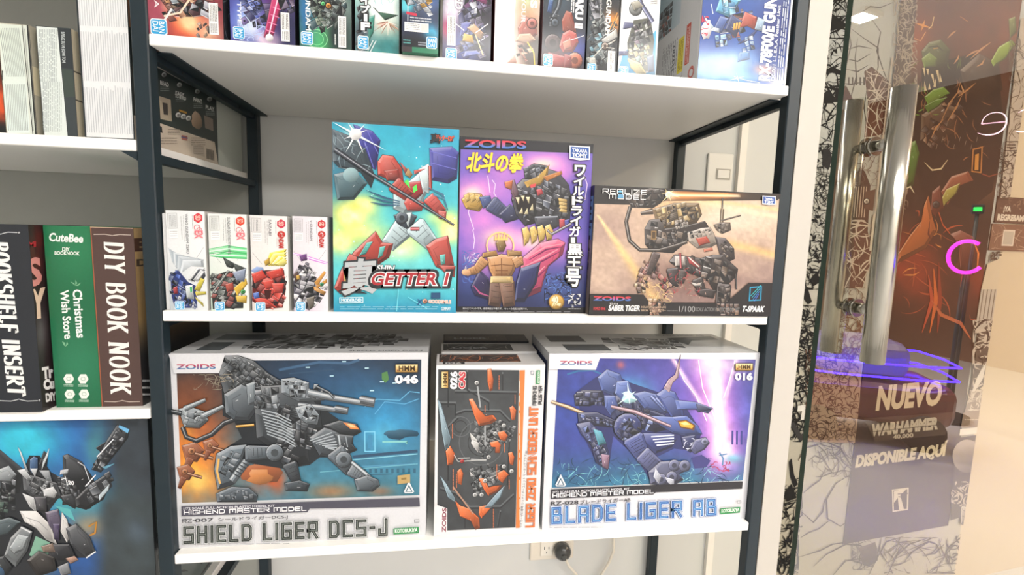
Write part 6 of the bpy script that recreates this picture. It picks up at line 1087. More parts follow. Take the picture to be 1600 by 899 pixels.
A.text('M', (41, 386), (14, -.5), (0, -8), 'a82c34', .04); A.text('S', (46, 447), (18, -4), (-3, -40), 'd8908a', .04); A.text('Y', (52, 496), (17, -3), (-2, -40), 'e8ccb4', .06)
A.text('Tr', (67, 592), (15, -3), (-1, -16), 'eceaea', .06); A.text('Cu', (69, 609), (15, -3), (-1, -14), 'eceaea', .07); A.text('DIY', (72, 628), (15, -3), (-1, -12), 'eceaea', .05); side_r(b_, A)
QG = [(67.3, 352.1), (140.5, 354.3), (158.8, 635.8), (88.8, 637.0)]
b_ = carton('book_nook_box', 'green book shaped box with four white hexagon icons', 'box', -0.1470, -0.0905, 0.0120, ZL2, 0.2532, 0.20, mat('green_book_card', '1c7a4c', .5, var=.06))
QG = [(58.3, 352), (132, 352.6), (161.5, 629), (86.4, 632.7)]
A = Art(QG, .0565, .2532); A.bg(A.quad, lambda x, y, u, v: mixc(mixc(hx('14623e') + 0 * x[..., None], hx('277a50'), G(x, y, 110, 380, 50, 60)), hx('2a7a56'), G(x, y, 120, 560, 50, 60)), 12, 30)
A.part('brand_lettering', 'white script lettering'); A.text('CuteBee', (68.5, 374.5), (53, 1.5), (1, -11.5), 'f0f4ee', .03); A.stroke([(104, 375), (112, 371), (122, 373)], 1.6, 'f0f4ee')
A.part('sub_lettering'); A.text('DIY', (90, 388.5), (11, 0), (0, -5), 'e8f0e8', .03); A.text('BOOKNOOK', (78, 394.5), (39, 0), (0, -5), 'e8f0e8', .03)
A.part('title_lettering', 'white serif words Christmas Wish Store'); A.text('Christmas', (108, 446.5), (9, 73), (14, -1), 'f2f5f0', .025); A.text('Wish Store', (88, 448), (9, 74), (13, -1), 'f2f5f0', .025)
A.part('cover_print')
for pts in ([(112, 440), (104, 434), (110, 436)], [(112, 440), (112, 431), (115, 436)], [(112, 440), (121, 435), (117, 440)], [(98, 528), (93, 526), (96, 532), (99, 534)], [(99, 534), (101, 526), (103, 530)]): A.poly(pts, '7cb48c')
A.part('icon', 'white hexagon icon')
for cx, cy in ((105.5, 585), (129.5, 584.5), (108, 610), (132, 609)):
    A.poly([(cx - 9, cy), (cx - 4.5, cy - 7.3), (cx + 4.5, cy - 7.6), (cx + 9, cy), (cx + 4.5, cy + 7.3), (cx - 4.5, cy + 7.6)], 'e6ece4'); A.stroke(_ell(cx, cy, 3.6, 2.6), .9, '9ab0a0'); A.micro(cx - 8, cy + 9, cx + 8, cy + 13, 2, 'b8d4c0', 1.2)
front(b_, A)
QN = [(132.7, 353), (200, 354), (226.5, 628), (163, 629)]
b_ = carton('book_nook_box', 'brown book shaped box with white curly words DIY BOOK NOOK', 'box', -0.0902, -0.0372, 0.0120, ZL2, 0.2532, 0.20, mat('brown_book_card', '4a3630', .5, var=.06))
A = Art(QN, .0530, .2532); A.full('513c37'); A.stroke([(133.6, 353), (164, 629)], 1.6, '9a5a3c'); A.stroke([(132.7, 353.6), (200, 354.6)], 1.0, 'c8a890')
A.stroke(FL(364.5, 139, 197, .5), .9, 'd8c8bc'); A.stroke(FL(621.5, 167, 222, -.5), .9, 'd8c8bc')
A.part('title_lettering', 'white curly serif words reading downwards'); A.strokes(SERIF, 'DIY BOOK NOOK', (156, 377), (21, 232), (30, 1.5), [(5.2, 'f3efe8')], .32, 1.0); front(b_, A)
A = Art([(208, 356.4), (320.9, 358.1), (329.2, 574.1), (223.4, 634.7)], .20, .2532); A.b = {}; A.part('side_print')
A.bg(A.quad, lambda x, y, u, v: mixc(mixc(hx('b89868') + 0 * x[..., None], hx('8f744c'), np.clip(v * 1.2, 0, 1)), hx('2a2a2c'), np.clip((v - .52) * 5, 0, 1)), 20, 30)
A.text('B', (210, 392), (22, -1), (0, -18), '4a2a1c', .06); A.text('D', (214, 416), (16, -1), (0, -10), '3a2a1c', .04); A.micro(222, 590, 236, 622, 3, 'd0d0d0', 3); side_r(b_, A)

# ================================================================== narrow unit, low: big teal robot box
QL = [(-231.8, 659.3), (230.0, 650.3), (248.8, 996.5), (-185.3, 1030.5)]
b_ = carton('model_kit_box', 'very large dark kit box with black and white robot under a bright teal sky', 'box', -0.40, -0.0370, 0.02, 0.4776, 0.3524, 0.27, CARD_K)
A = Art(QL, .363, .3524)
def f(x, y, u, v):
    n = vnoise(x / 60, y / 60, 3); c = mixc(hx('2a5aa0') + 0 * x[..., None], hx('343c44'), np.clip((x - 135) / 50, 0, 1)); c = mixc(c, hx('38c0dc'), np.clip(G(x, y, 35, 690, 60, 40) * 1.2, 0, 1)); c = mixc(c, hx('4a8f90'), np.clip(G(x, y, 150, 690, 18, 40) * n * 1.6, 0, 1)); c = mixc(c, hx('4fb4b8'), G(x, y, 115, 780, 50, 30)); c = mixc(c, hx('c8a468'), np.clip(G(x, y, 140, 822, 30, 20), 0, 1) * .7)
    c = mixc(c, hx('8fae9c'), G(x, y, 50, 860, 40, 40) * .8); c = mixc(c, hx('3a4448'), np.clip((x - 150) / 20, 0, 1) * np.clip((y - 760) / 30, 0, 1)); c = mixc(c, hx('4c5a66'), G(x, y, 215, 830, 18, 18)); c = mixc(c, hx('7a9a70'), G(x, y, 40, 895, 30, 20) * n * 1.3); c = mixc(c, hx('22282c'), np.clip((y - 880) / 60, 0, 1) * .6)
    return c * (.85 + .3 * vnoise(x / 20, y / 20, 6))[..., None]
A.bg(QL, f, 90, 70)
DK = ['2b2e33', '3c4046', '1e2024', '565b62', '70767e']
A.poly([(-60, 690), (0, 703), (36, 738), (46, 712), (62, 712), (80, 738), (98, 748), (100, 712), (128, 722), (148, 755), (170, 742), (176, 760), (140, 796), (112, 790), (92, 778), (76, 800), (112, 820), (150, 862), (134, 872), (118, 872), (90, 888), (60, 900), (30, 905), (-40, 905), (-60, 800)], '25282d')
A.poly([(86, 790), (110, 796), (118, 815), (96, 800)], '5ab0b4'); A.poly([(46, 868), (56, 838), (78, 848), (76, 866), (56, 872)], '7fae98')
A.plate([(0, 703), (38, 735), (30, 770), (-60, 780), (-60, 690)], '2e3136', 1.2); A.greeble([(-60, 720), (24, 735), (26, 800), (-60, 800)], 9, DK + ['8a9096'], 3); A.plate([(-4, 735), (14, 728), (26, 742), (18, 752), (-2, 752)], 'a4abb0', 1); A.greeble([(-20, 770), (18, 770), (10, 815), (-20, 815)], 8, ['2a3a34', '4a6a5c', '1c2624'], 4)
A.plate([(99, 712), (106, 710), (128, 722), (146, 748), (150, 762), (132, 772), (112, 762), (100, 750)], '202328', 1.4); A.stroke([(122, 722), (132, 728), (140, 750)], 1.2, 'd8dce0'); A.plate([(95, 735), (108, 733), (106, 740), (94, 742)], 'd0d4d8', .6); A.greeble([(90, 745), (110, 745), (125, 770), (120, 785), (98, 790)], 7, DK, 5)
A.segs([(97, 749), (105, 747)], 1, 'eceef0'); A.segs([(102, 744), (106, 758)], 1, 'eceef0'); A.text('20', (107, 757), (9, 1), (0, -6), 'eceef0', .03)
A.plate([(94, 775), (112, 772), (122, 785), (118, 795), (100, 785)], '2c2f34', 1.2); A.plate([(118, 780), (140, 758), (168, 740), (174, 748), (162, 780), (135, 796), (120, 792)], '2a2c30', 1.4); A.greeble([(135, 755), (172, 735), (176, 760), (140, 790)], 8, DK, 6, -.5); A.plate([(155, 774), (172, 756), (170, 766), (156, 782)], 'c8d8e0', .7); A.stroke([(134, 760), (150, 742)], 1.8, 'e0e4e8')
A.plate([(144, 734), (168, 688), (184, 664), (202, 672), (200, 684), (178, 712), (158, 738)], '34373c', 1.4); A.greeble([(148, 728), (186, 668), (200, 680), (160, 736)], 8, DK, 7, -.95); A.stroke([(152, 714), (178, 686)], 1.6, 'e8ecf0'); A.poly([(187, 664), (203, 671), (200, 677), (186, 668)], '6fb4e0'); A.plate([(160, 730), (180, 724), (166, 733)], '6fb0cc', .5); A.plate([(150, 700), (166, 690), (158, 706)], '26282c', .6)
A.plate([(36, 740), (60, 745), (90, 755), (96, 775), (78, 790), (50, 775), (38, 765)], '4a4d52', 1.4); A.greeble([(40, 745), (88, 755), (90, 775), (52, 772)], 8, ['5c6066', '8a8e94', '34373c', 'b0b4b8'], 8, .3); A.plate([(68, 765), (84, 760), (90, 770), (86, 778), (70, 775)], 'dcdee0', .7)
A.plate([(28, 735), (40, 732), (50, 748), (44, 750)], 'd4d8dc', .7); A.plate([(62, 735), (78, 735), (82, 752), (74, 750)], '9aa0a6', .7); A.plate([(48, 718), (54, 713), (60, 716), (60, 732), (54, 742), (48, 735)], '3f5f8a', 1); A.plate([(62, 726), (70, 704), (76, 710), (74, 730)], '2a2c30', .8); A.plate([(29, 698), (34, 706), (46, 738), (42, 736)], 'dfe8ec', .5); A.plate([(78, 700), (76, 712), (66, 735), (68, 722)], 'dfe8ec', .5); A.plate([(48, 732), (60, 732), (56, 745)], 'c8ccd0', .6)
A.plate([(36, 770), (56, 778), (58, 800), (48, 792)], 'd8dadc', .8); A.plate([(54, 776), (74, 776), (74, 800), (60, 798)], '3a3a40', 1)
A.plate([(32, 798), (58, 798), (80, 820), (90, 850), (74, 843), (58, 825), (40, 815)], 'e0dedc', 1); A.stroke([(42, 808), (62, 815), (76, 828)], 1, '8a8a8e'); A.plate([(72, 800), (92, 795), (98, 820), (90, 838), (78, 820)], '5a5268', 1); A.plate([(98, 800), (106, 812), (111, 835), (106, 848), (96, 830)], 'd8d6d4', .8); A.plate([(84, 818), (94, 818), (94, 845), (86, 842)], '3c3054', .7)
A.plate([(36, 822), (52, 830), (44, 860), (26, 885), (8, 868), (18, 840)], '7a8084', 1.4); A.plate([(30, 834), (46, 838), (38, 858), (24, 864), (16, 856)], 'b0b8bc', .9); A.plate([(-10, 815), (16, 808), (34, 815), (14, 835), (-8, 840)], '4c5a60', 1.2); A.plate([(-20, 875), (8, 868), (20, 885), (6, 905), (-20, 905)], '2c3034', 1.2); A.stroke([(34, 823), (49, 831)], 1.8, 'eceef0')
A.plate([(105, 825), (120, 818), (142, 840), (150, 862), (136, 870), (112, 850)], '44474c', 1.4); A.stroke([(136, 871), (151, 861)], 2, 'e8eaec'); A.plate([(75, 850), (110, 850), (118, 868), (100, 875), (80, 872)], '22242a', 1.2); A.plate([(44, 875), (62, 860), (86, 870), (90, 890), (60, 900)], '2a2624', 1.2); A.plate([(104, 872), (118, 868), (124, 874), (112, 880)], 'b8907c', .8); A.plate([(66, 853), (84, 848), (88, 862), (70, 862)], '8a7466', .8)
A.plate([(92, 885), (108, 878), (112, 895), (98, 900)], '8a8e94', .8); A.blob(-5, 895, 14, 12, '3a5a7c'); A.stroke([(140, 822), (152, 815), (150, 832), (142, 836)], 3, 'b8802c')
front(b_, A)
A = art_side(.27, .3524); A.full('54605e'); A.swirl(90, (2, 5, 180, 345), '22282a', 3, 10, 20, 70, 5, .4); A.rect(190, 0, 270, 352, 'b8a894'); A.swirl(40, (190, 5, 235, 345), '3a3430', 1, 4, 20, 60, 6, .3); A.rect(0, 0, 6, 352, '2a2e30'); side_r(b_, A)
# ================================================================== wall behind the glass door: ink drawing wallpaper
WQ = [(1250.9, -277.9), (1641.5, -152.0), (1490.0, 902.0), (1139.0, 979.7)]
A = Art(WQ, 0.888, 2.08); A.b = {}; A.part('wallpaper', 'black ink drawings on pale wallpaper')
A.bg(WQ, lambda x, y, u, v: mixc(mixc(hx('bcc4c8') + 0 * x[..., None], hx('b8b2a2'), v), hx('b8b4a8'), np.clip(vnoise(x / 40, y / 40, 2) - .45, 0, 1)), 20, 40)
IK = '1b1c1e'
def ink(reg, n, wmin, wmax, lmin, lmax, seed, turn=.45, col=IK):
    A.swirl(int(n * 1.7), reg, col, wmin, wmax, lmin, lmax, seed, turn)
    if col == IK:
        R = random.Random(seed)
        for k in range(max(2, n // 9)):
            x, y = R.uniform(reg[0], reg[2]), R.uniform(reg[1], reg[3]); a, l, w_ = R.uniform(0, 6.28), R.uniform(6, 14), R.uniform(2, 6)
            P = [(x, y), (x + l * .5 * math.cos(a) + w_ * math.sin(a), y + l * .5 * math.sin(a) - w_ * math.cos(a)), (x + l * math.cos(a), y + l * math.sin(a)), (x + l * .5 * math.cos(a) - w_ * .2 * math.sin(a), y + l * .5 * math.sin(a) + w_ * .2 * math.cos(a))]
            A.poly([(min(max(p[0], reg[0]), reg[2]), min(max(p[1], reg[1]), reg[3])) for p in P], IK)
def lean(p, y0): return [(x - (y - y0) * .112, y) for x, y in p]
# generic torso contours with straps, upper left
for pts in ([(1325, 40), (1330, 70), (1320, 110), (1318, 150)], [(1330, 45), (1350, 60), (1372, 75), (1372, 105), (1362, 140)], [(1362, 30), (1376, 50), (1370, 80), (1380, 110), (1392, 140)], [(1340, 60), (1336, 90), (1338, 120), (1330, 150), (1340, 190)], [(1322, 78), (1342, 72), (1362, 76)], [(1322, 92), (1340, 96), (1360, 84)], [(1320, 108), (1340, 112), (1356, 102)], [(1345, 20), (1360, 10), (1375, 12), (1395, 4)], [(1310, 130), (1330, 132), (1350, 128)], [(1316, 150), (1322, 180), (1318, 230)], [(1354, 140), (1350, 170), (1356, 210), (1350, 250)], [(1300, 100), (1312, 90), (1326, 96)]): A.stroke(pts, [.6, 2.2, .6], '3a3230')
A.poly([(1350, 112), (1362, 104), (1392, 130), (1388, 210), (1350, 215), (1356, 160)], '5a3a30'); ink((1354, 110, 1392, 215), 26, .8, 2.4, 20, 60, 3, .15, 'cfc6ba'); A.poly([(1312, 136), (1322, 134), (1334, 158), (1300, 160)], '4a2a26')
for k in range(5): A.segs([(1326 + k * 6, 122), (1326 + k * 6, 132)], 2.5, '4a4340')
# dark strip left of the glass edge
A.poly([(1296, 18), (1325, 40), (1318, 44), (1288, 50)], IK); ink((1290, -20, 1326, 26), 26, 1, 3.4, 12, 40, 4, .3); ink((1286, 26, 1322, 60), 20, 1, 4, 20, 45, 5, .12); ink((1284, 60, 1318, 112), 22, .7, 2.2, 12, 36, 6, .5)
A.poly([(1284, 112), (1300, 104), (1316, 112), (1314, 118), (1300, 114), (1286, 118)], IK); ink((1280, 112, 1314, 158), 24, 1, 4.5, 16, 44, 7, .15); A.poly([(1280, 150), (1296, 140), (1306, 156), (1300, 162), (1280, 162)], IK); ink((1276, 158, 1310, 226), 22, .8, 3.5, 20, 60, 8, .1); ink((1274, 226, 1304, 262), 30, .8, 3, 8, 26, 9, .6); A.poly([(1286, 232), (1296, 234), (1300, 248), (1294, 266), (1284, 258)], '2a2a2c')
ink((1268, 262, 1300, 330), 44, .6, 1.6, 12, 40, 10, .5); ink((1264, 330, 1296, 372), 30, .5, 1.4, 8, 24, 11, .9); ink((1258, 366, 1292, 410), 26, .8, 3.4, 10, 34, 12, .4); ink((1258, 408, 1286, 452), 24, .8, 3, 12, 40, 13, .25); A.poly([(1264, 438), (1276, 424), (1282, 440), (1270, 448)], IK)
A.poly([(1254, 452), (1262, 452), (1268, 472), (1262, 476), (1256, 468)], IK); ink((1246, 478, 1282, 560), 60, .8, 3.2, 10, 36, 14, .5); ink((1240, 556, 1276, 640), 70, .8, 3.2, 8, 30, 15, .6); ink((1232, 636, 1268, 690), 50, .8, 3.4, 10, 40, 16, .3)
A.poly([(1246, 634), (1260, 632), (1260, 640), (1257, 640), (1255, 656), (1250, 656), (1252, 642), (1245, 643)], 'e4e4e0'); A.poly([(1232, 660), (1240, 660), (1256, 688), (1248, 688)], '3a3a3c')
A.poly([(1232, 722), (1236, 716), (1240, 742), (1246, 756), (1240, 762), (1234, 745)], IK); A.poly([(1224, 770), (1236, 756), (1244, 778), (1228, 784)], IK); ink((1218, 740, 1252, 830), 34, .8, 2.8, 14, 44, 17, .3); ink((1212, 820, 1246, 905), 40, .8, 4, 12, 44, 18, .4)
# behind the glass, lower: broad loose contours
for pts in ([(1262, 700), (1290, 690), (1312, 700), (1330, 730), (1322, 760)], [(1262, 720), (1272, 712), (1286, 718), (1300, 740)], [(1296, 690), (1310, 694), (1326, 688), (1338, 700), (1334, 730)], [(1254, 770), (1266, 760), (1280, 750), (1290, 730)], [(1330, 740), (1305, 755), (1290, 780), (1292, 810), (1312, 822), (1330, 810)], [(1252, 800), (1270, 816), (1284, 800), (1288, 780)], [(1250, 840), (1262, 832), (1278, 826), (1296, 812)], [(1248, 870), (1280, 860), (1300, 850), (1330, 846)], [(1270, 885), (1290, 866), (1320, 850), (1344, 852), (1352, 870), (1340, 890)], [(1300, 899), (1320, 876), (1350, 872), (1372, 862)], [(1356, 899), (1370, 870), (1384, 846), (1410, 838)], [(1385, 899), (1400, 868), (1420, 850), (1450, 840)], [(1410, 880), (1424, 862), (1450, 846), (1462, 850), (1470, 870)], [(1470, 880), (1480, 856), (1500, 840), (1520, 836)], [(1376, 840), (1372, 860), (1386, 880)], [(1440, 868), (1460, 864), (1474, 850)], [(1246, 720), (1256, 700), (1276, 694)]): A.stroke(pts, [.7, 3.0, .7], '4a4038')
A.blob(1356, 866, 16, 18, '5a4c42', 12, .25, 3); ink((1330, 845, 1362, 890), 20, .8, 2, 14, 40, 19, .6, '4a4038'); ink((1268, 690, 1334, 745), 26, .8, 2.4, 20, 50, 20, .3, '4a4038'); ink((1380, 840, 1500, 895), 30, .8, 2.4, 24, 70, 21, .2, '5a4c42'); ink((1478, 835, 1530, 880), 30, 1, 4, 12, 40, 22, .5, '4a4038')
# dense crowd of doodles under the handle
A.poly([(1272, 560), (1345, 570), (1338, 692), (1255, 690)], 'b09684'); ink((1258, 545, 1340, 690), 210, .7, 2.2, 8, 32, 23, .9, '5a4034'); ink((1305, 480, 1356, 560), 90, .7, 2.2, 8, 28, 24, .8, '6a4a3a')
# skyline between the handle rods
A.poly([(1336, 270), (1344, 262), (1350, 270), (1358, 290), (1352, 390), (1325, 390)], '4a3a34')
for k in range(6): A.stroke([(1332 + k * 4, 292), (1328 + k * 4, 340)], 1.4, 'b8a898')
A.stroke([(1346, 240), (1345, 264)], 1, '4a3a34'); A.poly([(1350, 300), (1366, 296), (1362, 330), (1348, 326)], '5a463c'); A.joint((1352, 315), 4, 'd8cfc0'); ink((1330, 240, 1372, 290), 26, .6, 1.4, 10, 30, 25, .7, '6a5a50'); A.poly([(1320, 350), (1350, 345), (1362, 400), (1345, 450), (1312, 450)], '5a4038'); ink((1316, 345, 1362, 450), 30, 1, 3, 20, 60, 26, .2, 'c8bcae'); A.poly([(1362, 336), (1374, 330), (1372, 390), (1356, 392)], 'cfc8b8'); ink((1300, 450, 1350, 480), 14, .8, 2.2, 10, 30, 27, .5, '6a5a50')
# textured column beside the banner
A.poly([(1408, -20), (1432, -20), (1418, 140), (1400, 330), (1376, 340), (1392, 140)], '4e3e36'); ink((1394, -20, 1430, 140), 110, .8, 2.2, 8, 26, 28, .5, 'b4a898'); ink((1380, 140, 1416, 330), 90, .8, 2, 10, 30, 29, .4, 'a08c7c'); A.stroke([(1392, 90), (1386, 140), (1374, 240), (1366, 330)], 2, 'c8bcae')
# right hand collage
A.poly([(1592, 30), (1640, 30), (1600, 310), (1560, 310)], 'b8ac9e'); ink((1558, 232, 1612, 312), 110, .8, 2.6, 6, 24, 30, .8, '4a4038'); ink((1574, 60, 1630, 230), 60, .7, 2, 14, 44, 31, .3, '6a5c50'); A.segs([(1568, 222), (1588, 222), (1586, 236), (1566, 236), (1568, 222)], 1.5, '4a4038'); A.micro(1570, 225, 1584, 233, 2, '4a4038', 2)
ink((1545, 394, 1600, 410), 30, 1, 3, 6, 16, 32, .5, '4a4038'); A.poly([(1540, 412), (1600, 404), (1600, 452), (1530, 452)], 'cfc0a8')
A.poly([(1530, 452), (1592, 452), (1582, 520), (1520, 520)], 'b8b0a4')
for k in range(8): A.stroke([(1534 + k * 6, 452), (1526 + k * 6, 506)], 1.6, '7a7066')
A.poly([(1526, 520), (1580, 500), (1570, 600), (1512, 620)], '5c524a'); ink((1518, 500, 1578, 620), 60, 1.5, 5, 14, 50, 33, .3, 'c4b8aa'); ink((1518, 500, 1578, 620), 40, 1, 4, 10, 40, 34, .4, '3a322c'); A.stroke([(1540, 565), (1528, 590), (1514, 618)], [2, 9, 2], 'd8d0c4'); A.poly([(1512, 612), (1566, 606), (1560, 642), (1504, 644)], '8a7c70'); ink((1508, 610, 1562, 640), 34, 1, 2.4, 8, 24, 35, .5, 'd0c4b4'); A.poly([(1502, 644), (1556, 638), (1550, 664), (1498, 668)], '8f7a68'); A.micro(1504, 650, 1552, 660, 1, 'c8b8a4', 1.5)
A.poly([(1497, 670), (1550, 664), (1548, 674), (1496, 680)], 'ddd6c8')
A.poly([(1490, 684), (1550, 676), (1534, 800), (1482, 812)], '4c423c'); A.bg([(1500, 690), (1548, 684), (1542, 730), (1496, 740)], lambda x, y, u, v: mixc(hx('5c524a') + 0 * x[..., None], hx('a89a8c'), G(x, y, 1530, 700, 20, 18)), 12, 10)
A.blob(1508, 712, 23, 26, 'a89c90', 24); A.poly([(1520, 745), (1552, 712), (1548, 740), (1530, 752)], 'c4b8aa'); ink((1484, 752, 1520, 790), 24, 1.5, 4, 8, 20, 36, .4, 'b8ac9e'); A.limb((1505, 790), (1502, 818), 10, 7, 'b8ac9e', 2, '4c423c')
A.place(wall_r, (0.0, -0.0006, 0.02), (1, 0, 0), (0, 0, 1), PRINT_MATT)

# ------------------------------------------------------------------ long banner
BQ = [(1448.7, -285.5), (1628.2, -221.4), (1481.6, 821.6), (1317.6, 851.2)]
ban = tag(slab('poster_banner', 0.648, 1.085, -0.0035, -0.001, 0.214, 2.20, mat('banner_vinyl', '3a2a22', .6)), 'long dark banner with green fanged brute above words NUEVO and DISPONIBLE AQUÍ, behind the glass', 'banner')
A = Art(BQ, .437, 1.986)
def f(x, y, u, v):
    n = vnoise(x / 50, y / 50, 5); c = mixc(hx('5a3524') + 0 * x[..., None], hx('241a16'), np.clip((y - 60) / 170, 0, 1)); c = mixc(c, hx('9a4c2c'), np.clip(G(x, y, 1560, 60, 70, 60) * 1.2 * n + G(x, y, 1430, 60, 26, 50) * .9, 0, 1)); c = mixc(c, hx('6a8a3c'), G(x, y, 1410, 190, 16, 60) * .7); c = mixc(c, hx('8a3420'), np.clip(G(x, y, 1420, 420, 60, 60) * n * 2.0, 0, 1)); c = mixc(c, hx('a03c24'), np.clip(G(x, y, 1520, 440, 26, 50) * n * 1.4, 0, 1))
    c = mixc(c, hx('6a4a34'), np.clip(G(x, y, 1540, 300, 40, 20), 0, 1) * .6); return mixc(c, hx('42322c'), np.clip((y - 500) / 60, 0, 1)) * (.9 + .2 * vnoise(x / 14, y / 14, 6))[..., None]
A.bg(BQ, f, 60, 170)
# generic green brute: jaw, fangs, arm
A.poly([(1436, 130), (1470, 96), (1520, 84), (1560, 110), (1572, 200), (1550, 300), (1510, 330), (1440, 300), (1420, 220)], '1c1410')
A.plate([(1500, 110), (1530, 84), (1560, 100), (1566, 140), (1540, 160), (1510, 150)], '3c2a1e', 1.2, line='140e0a'); A.plate([(1440, 180), (1470, 160), (1500, 170), (1496, 210), (1460, 230), (1438, 220)], '46301f', 1.2, line='140e0a')
A.swirl(26, (1440, 120, 1550, 250), '8a5c3c', .6, 2.4, 14, 40, 71, .2); A.swirl(14, (1420, 90, 1500, 180), '6f9438', .6, 2.6, 8, 24, 72, .3); A.swirl(24, (1400, 330, 1530, 500), 'a84c2c', .8, 3.4, 20, 60, 73, .2); A.swirl(10, (1410, 330, 1470, 430), 'e09048', .6, 2.4, 14, 40, 74, .2)
A.plate([(1440, 80), (1452, 66), (1470, 62), (1484, 78), (1480, 100), (1462, 108), (1444, 104)], '4f5c30', 1, line='20180f'); A.plate([(1440, 92), (1452, 82), (1464, 92), (1462, 104), (1444, 106)], '7c9a44', .6, line='2a3216'); A.stroke([(1450, 74), (1464, 72), (1474, 80)], [.8, 3, .8], '20180f'); A.stroke([(1458, 76), (1466, 75)], 1.2, 'd8983c')
A.poly([(1440, 106), (1462, 104), (1474, 120), (1468, 138), (1448, 142), (1440, 126)], '170f0c')
for x, y, dx, dy in ((1443, 106, 2, 14), (1449, 108, 1, 10), (1456, 116, 4, 18), (1464, 110, 4, 22), (1446, 142, -2, -16), (1452, 140, 0, -10), (1460, 136, 2, -14), (1470, 128, -2, -14)): A.poly([(x - 2, y), (x + 2, y), (x + dx, y + dy)], 'd8c49c')
A.plate([(1444, 152), (1458, 140), (1474, 136), (1484, 146), (1466, 156), (1452, 168)], '6f9438', .8, line='20280f'); A.plate([(1444, 166), (1462, 156), (1480, 152), (1466, 166), (1450, 176)], '557a2c', .8, line='20280f')
A.plate([(1548, 96), (1560, 74), (1580, 62), (1586, 70), (1570, 92), (1552, 104)], '8aa838', 1, line='2a3216'); A.plate([(1576, 30), (1586, 26), (1588, 50), (1578, 60)], '6a7a34', .8, line='2a3216'); A.star(1442, 40, 16, 'f0a04c', 4, .3, .12); A.stroke([(1450, 46), (1456, 40), (1459, 26)], 1.4, 'e8c48c'); A.stroke([(1428, 60), (1438, 64), (1446, 50)], 1.4, 'e8a468'); A.stroke([(1500, 26), (1512, 34)], [.6, 3, .6], 'e8a04c')
for pts in ([(1508, 90), (1520, 82), (1530, 78)], [(1516, 92), (1534, 76), (1548, 66)], [(1500, 130), (1505, 142), (1500, 150)], [(1490, 100), (1496, 92), (1498, 86)], [(1480, 60), (1488, 52), (1494, 48)], [(1526, 104), (1534, 100), (1538, 92)]): A.stroke(pts, [.6, 3, .6], 'c89468')
A.greeble([(1440, 200), (1500, 140), (1510, 170), (1470, 230), (1440, 240)], 9, ['4a3024', '6a4430', '2a1c16', '8a5c3c'], 4, -.9, .45, '1c1410')
for pts in ([(1470, 190), (1484, 160), (1496, 145), (1500, 128)], [(1480, 190), (1494, 168), (1502, 150)], [(1455, 215), (1462, 200), (1474, 186)], [(1496, 152), (1512, 140), (1524, 130)]): A.stroke(pts, [.6, 2.6, .6], 'b88458')
for k in range(10): A.stroke([(1444 + k * 9, 222 + (k % 3) * 6), (1446 + k * 9, 214 + (k % 3) * 6)], [.4, 1.8, .4], 'a8988a')
A.stroke([(1444, 254), (1456, 266), (1470, 264), (1480, 250)], [.8, 3.4, .8], 'd0bc98'); A.plate([(1416, 225), (1430, 220), (1436, 240), (1426, 290), (1410, 300)], '4a7a2c', 1, line='1c2810'); A.stroke([(1412, 296), (1422, 292), (1428, 302)], [.8, 3, .8], 'd8ccb0')
A.segs([(1520, 234), (1534, 230), (1532, 270), (1518, 268), (1520, 234)], 2, 'b0743c'); A.poly([(1523, 242), (1529, 240), (1528, 266), (1522, 266)], 'c8883c'); A.stroke([(1534, 272), (1545, 276), (1562, 272)], 1.6, '8a4430')
A.plate([(1470, 300), (1486, 276), (1512, 268), (1520, 282), (1500, 290), (1480, 320)], '8a4a34', 1, line='2a1410'); A.plate([(1470, 312), (1478, 296), (1500, 286), (1494, 302), (1474, 322)], 'a8a04c', .8, line='2a2410'); A.plate([(1456, 300), (1468, 290), (1474, 326), (1462, 340), (1454, 330)], '6a3024', 1, line='2a1410'); A.joint((1462, 320), 5, '3a3c40')
A.plate([(1444, 320), (1450, 306), (1456, 340), (1462, 360), (1446, 388), (1400, 412), (1398, 404), (1420, 370), (1440, 345)], 'c8703c', 1, line='3a1810'); A.stroke([(1452, 346), (1450, 366), (1454, 376)], [.6, 3, .6], '5a2418'); A.stroke([(1466, 332), (1472, 350), (1484, 366)], 1.2, 'c85c34'); A.plate([(1484, 366), (1500, 360), (1520, 370), (1530, 390), (1520, 430), (1500, 420), (1496, 380)], '6a2c20', 1, line='2a1010'); A.stroke([(1520, 376), (1528, 396), (1526, 424)], [.6, 3, .6], 'e8803c')
A.poly([(1480, 380), (1500, 376), (1496, 410), (1484, 420), (1474, 400)], '3a1c18')
for k, c in enumerate(('b0482c', 'c8642c', '8a3420')): A.stroke([(1440 + k * 12, 520), (1456 + k * 6, 470), (1450 + k * 8, 430 - k * 10)], [1, 7, 1], c)
A.stroke([(1455, 470), (1470, 492), (1500, 505), (1516, 530)], [1, 8, 1], 'b4603c')
A.part('title_lettering', 'pale slanted capital lettering')
A.text('NUEVO', (1369, 640), (98, -8.5), (5, -35), 'd8c8ac', .05); A.text('DISPONIBLE AQUÍ', (1336, 733), (139, -18.5), (4, -25), 'd8ccb0', .06)
A.part('sub_lettering'); A.poly([(1349, 654), (1490, 644), (1476, 680), (1366, 690)], '5c4c44'); A.text('WARHAMMER', (1361, 681), (102, -11), (2, -17), 'c8bcac', .06); A.stroke([(1360, 675), (1466, 664)], 1, '5c4c44'); A.text('40,000', (1395, 687), (31, -3), (0, -7), 'c8bcac', .03)
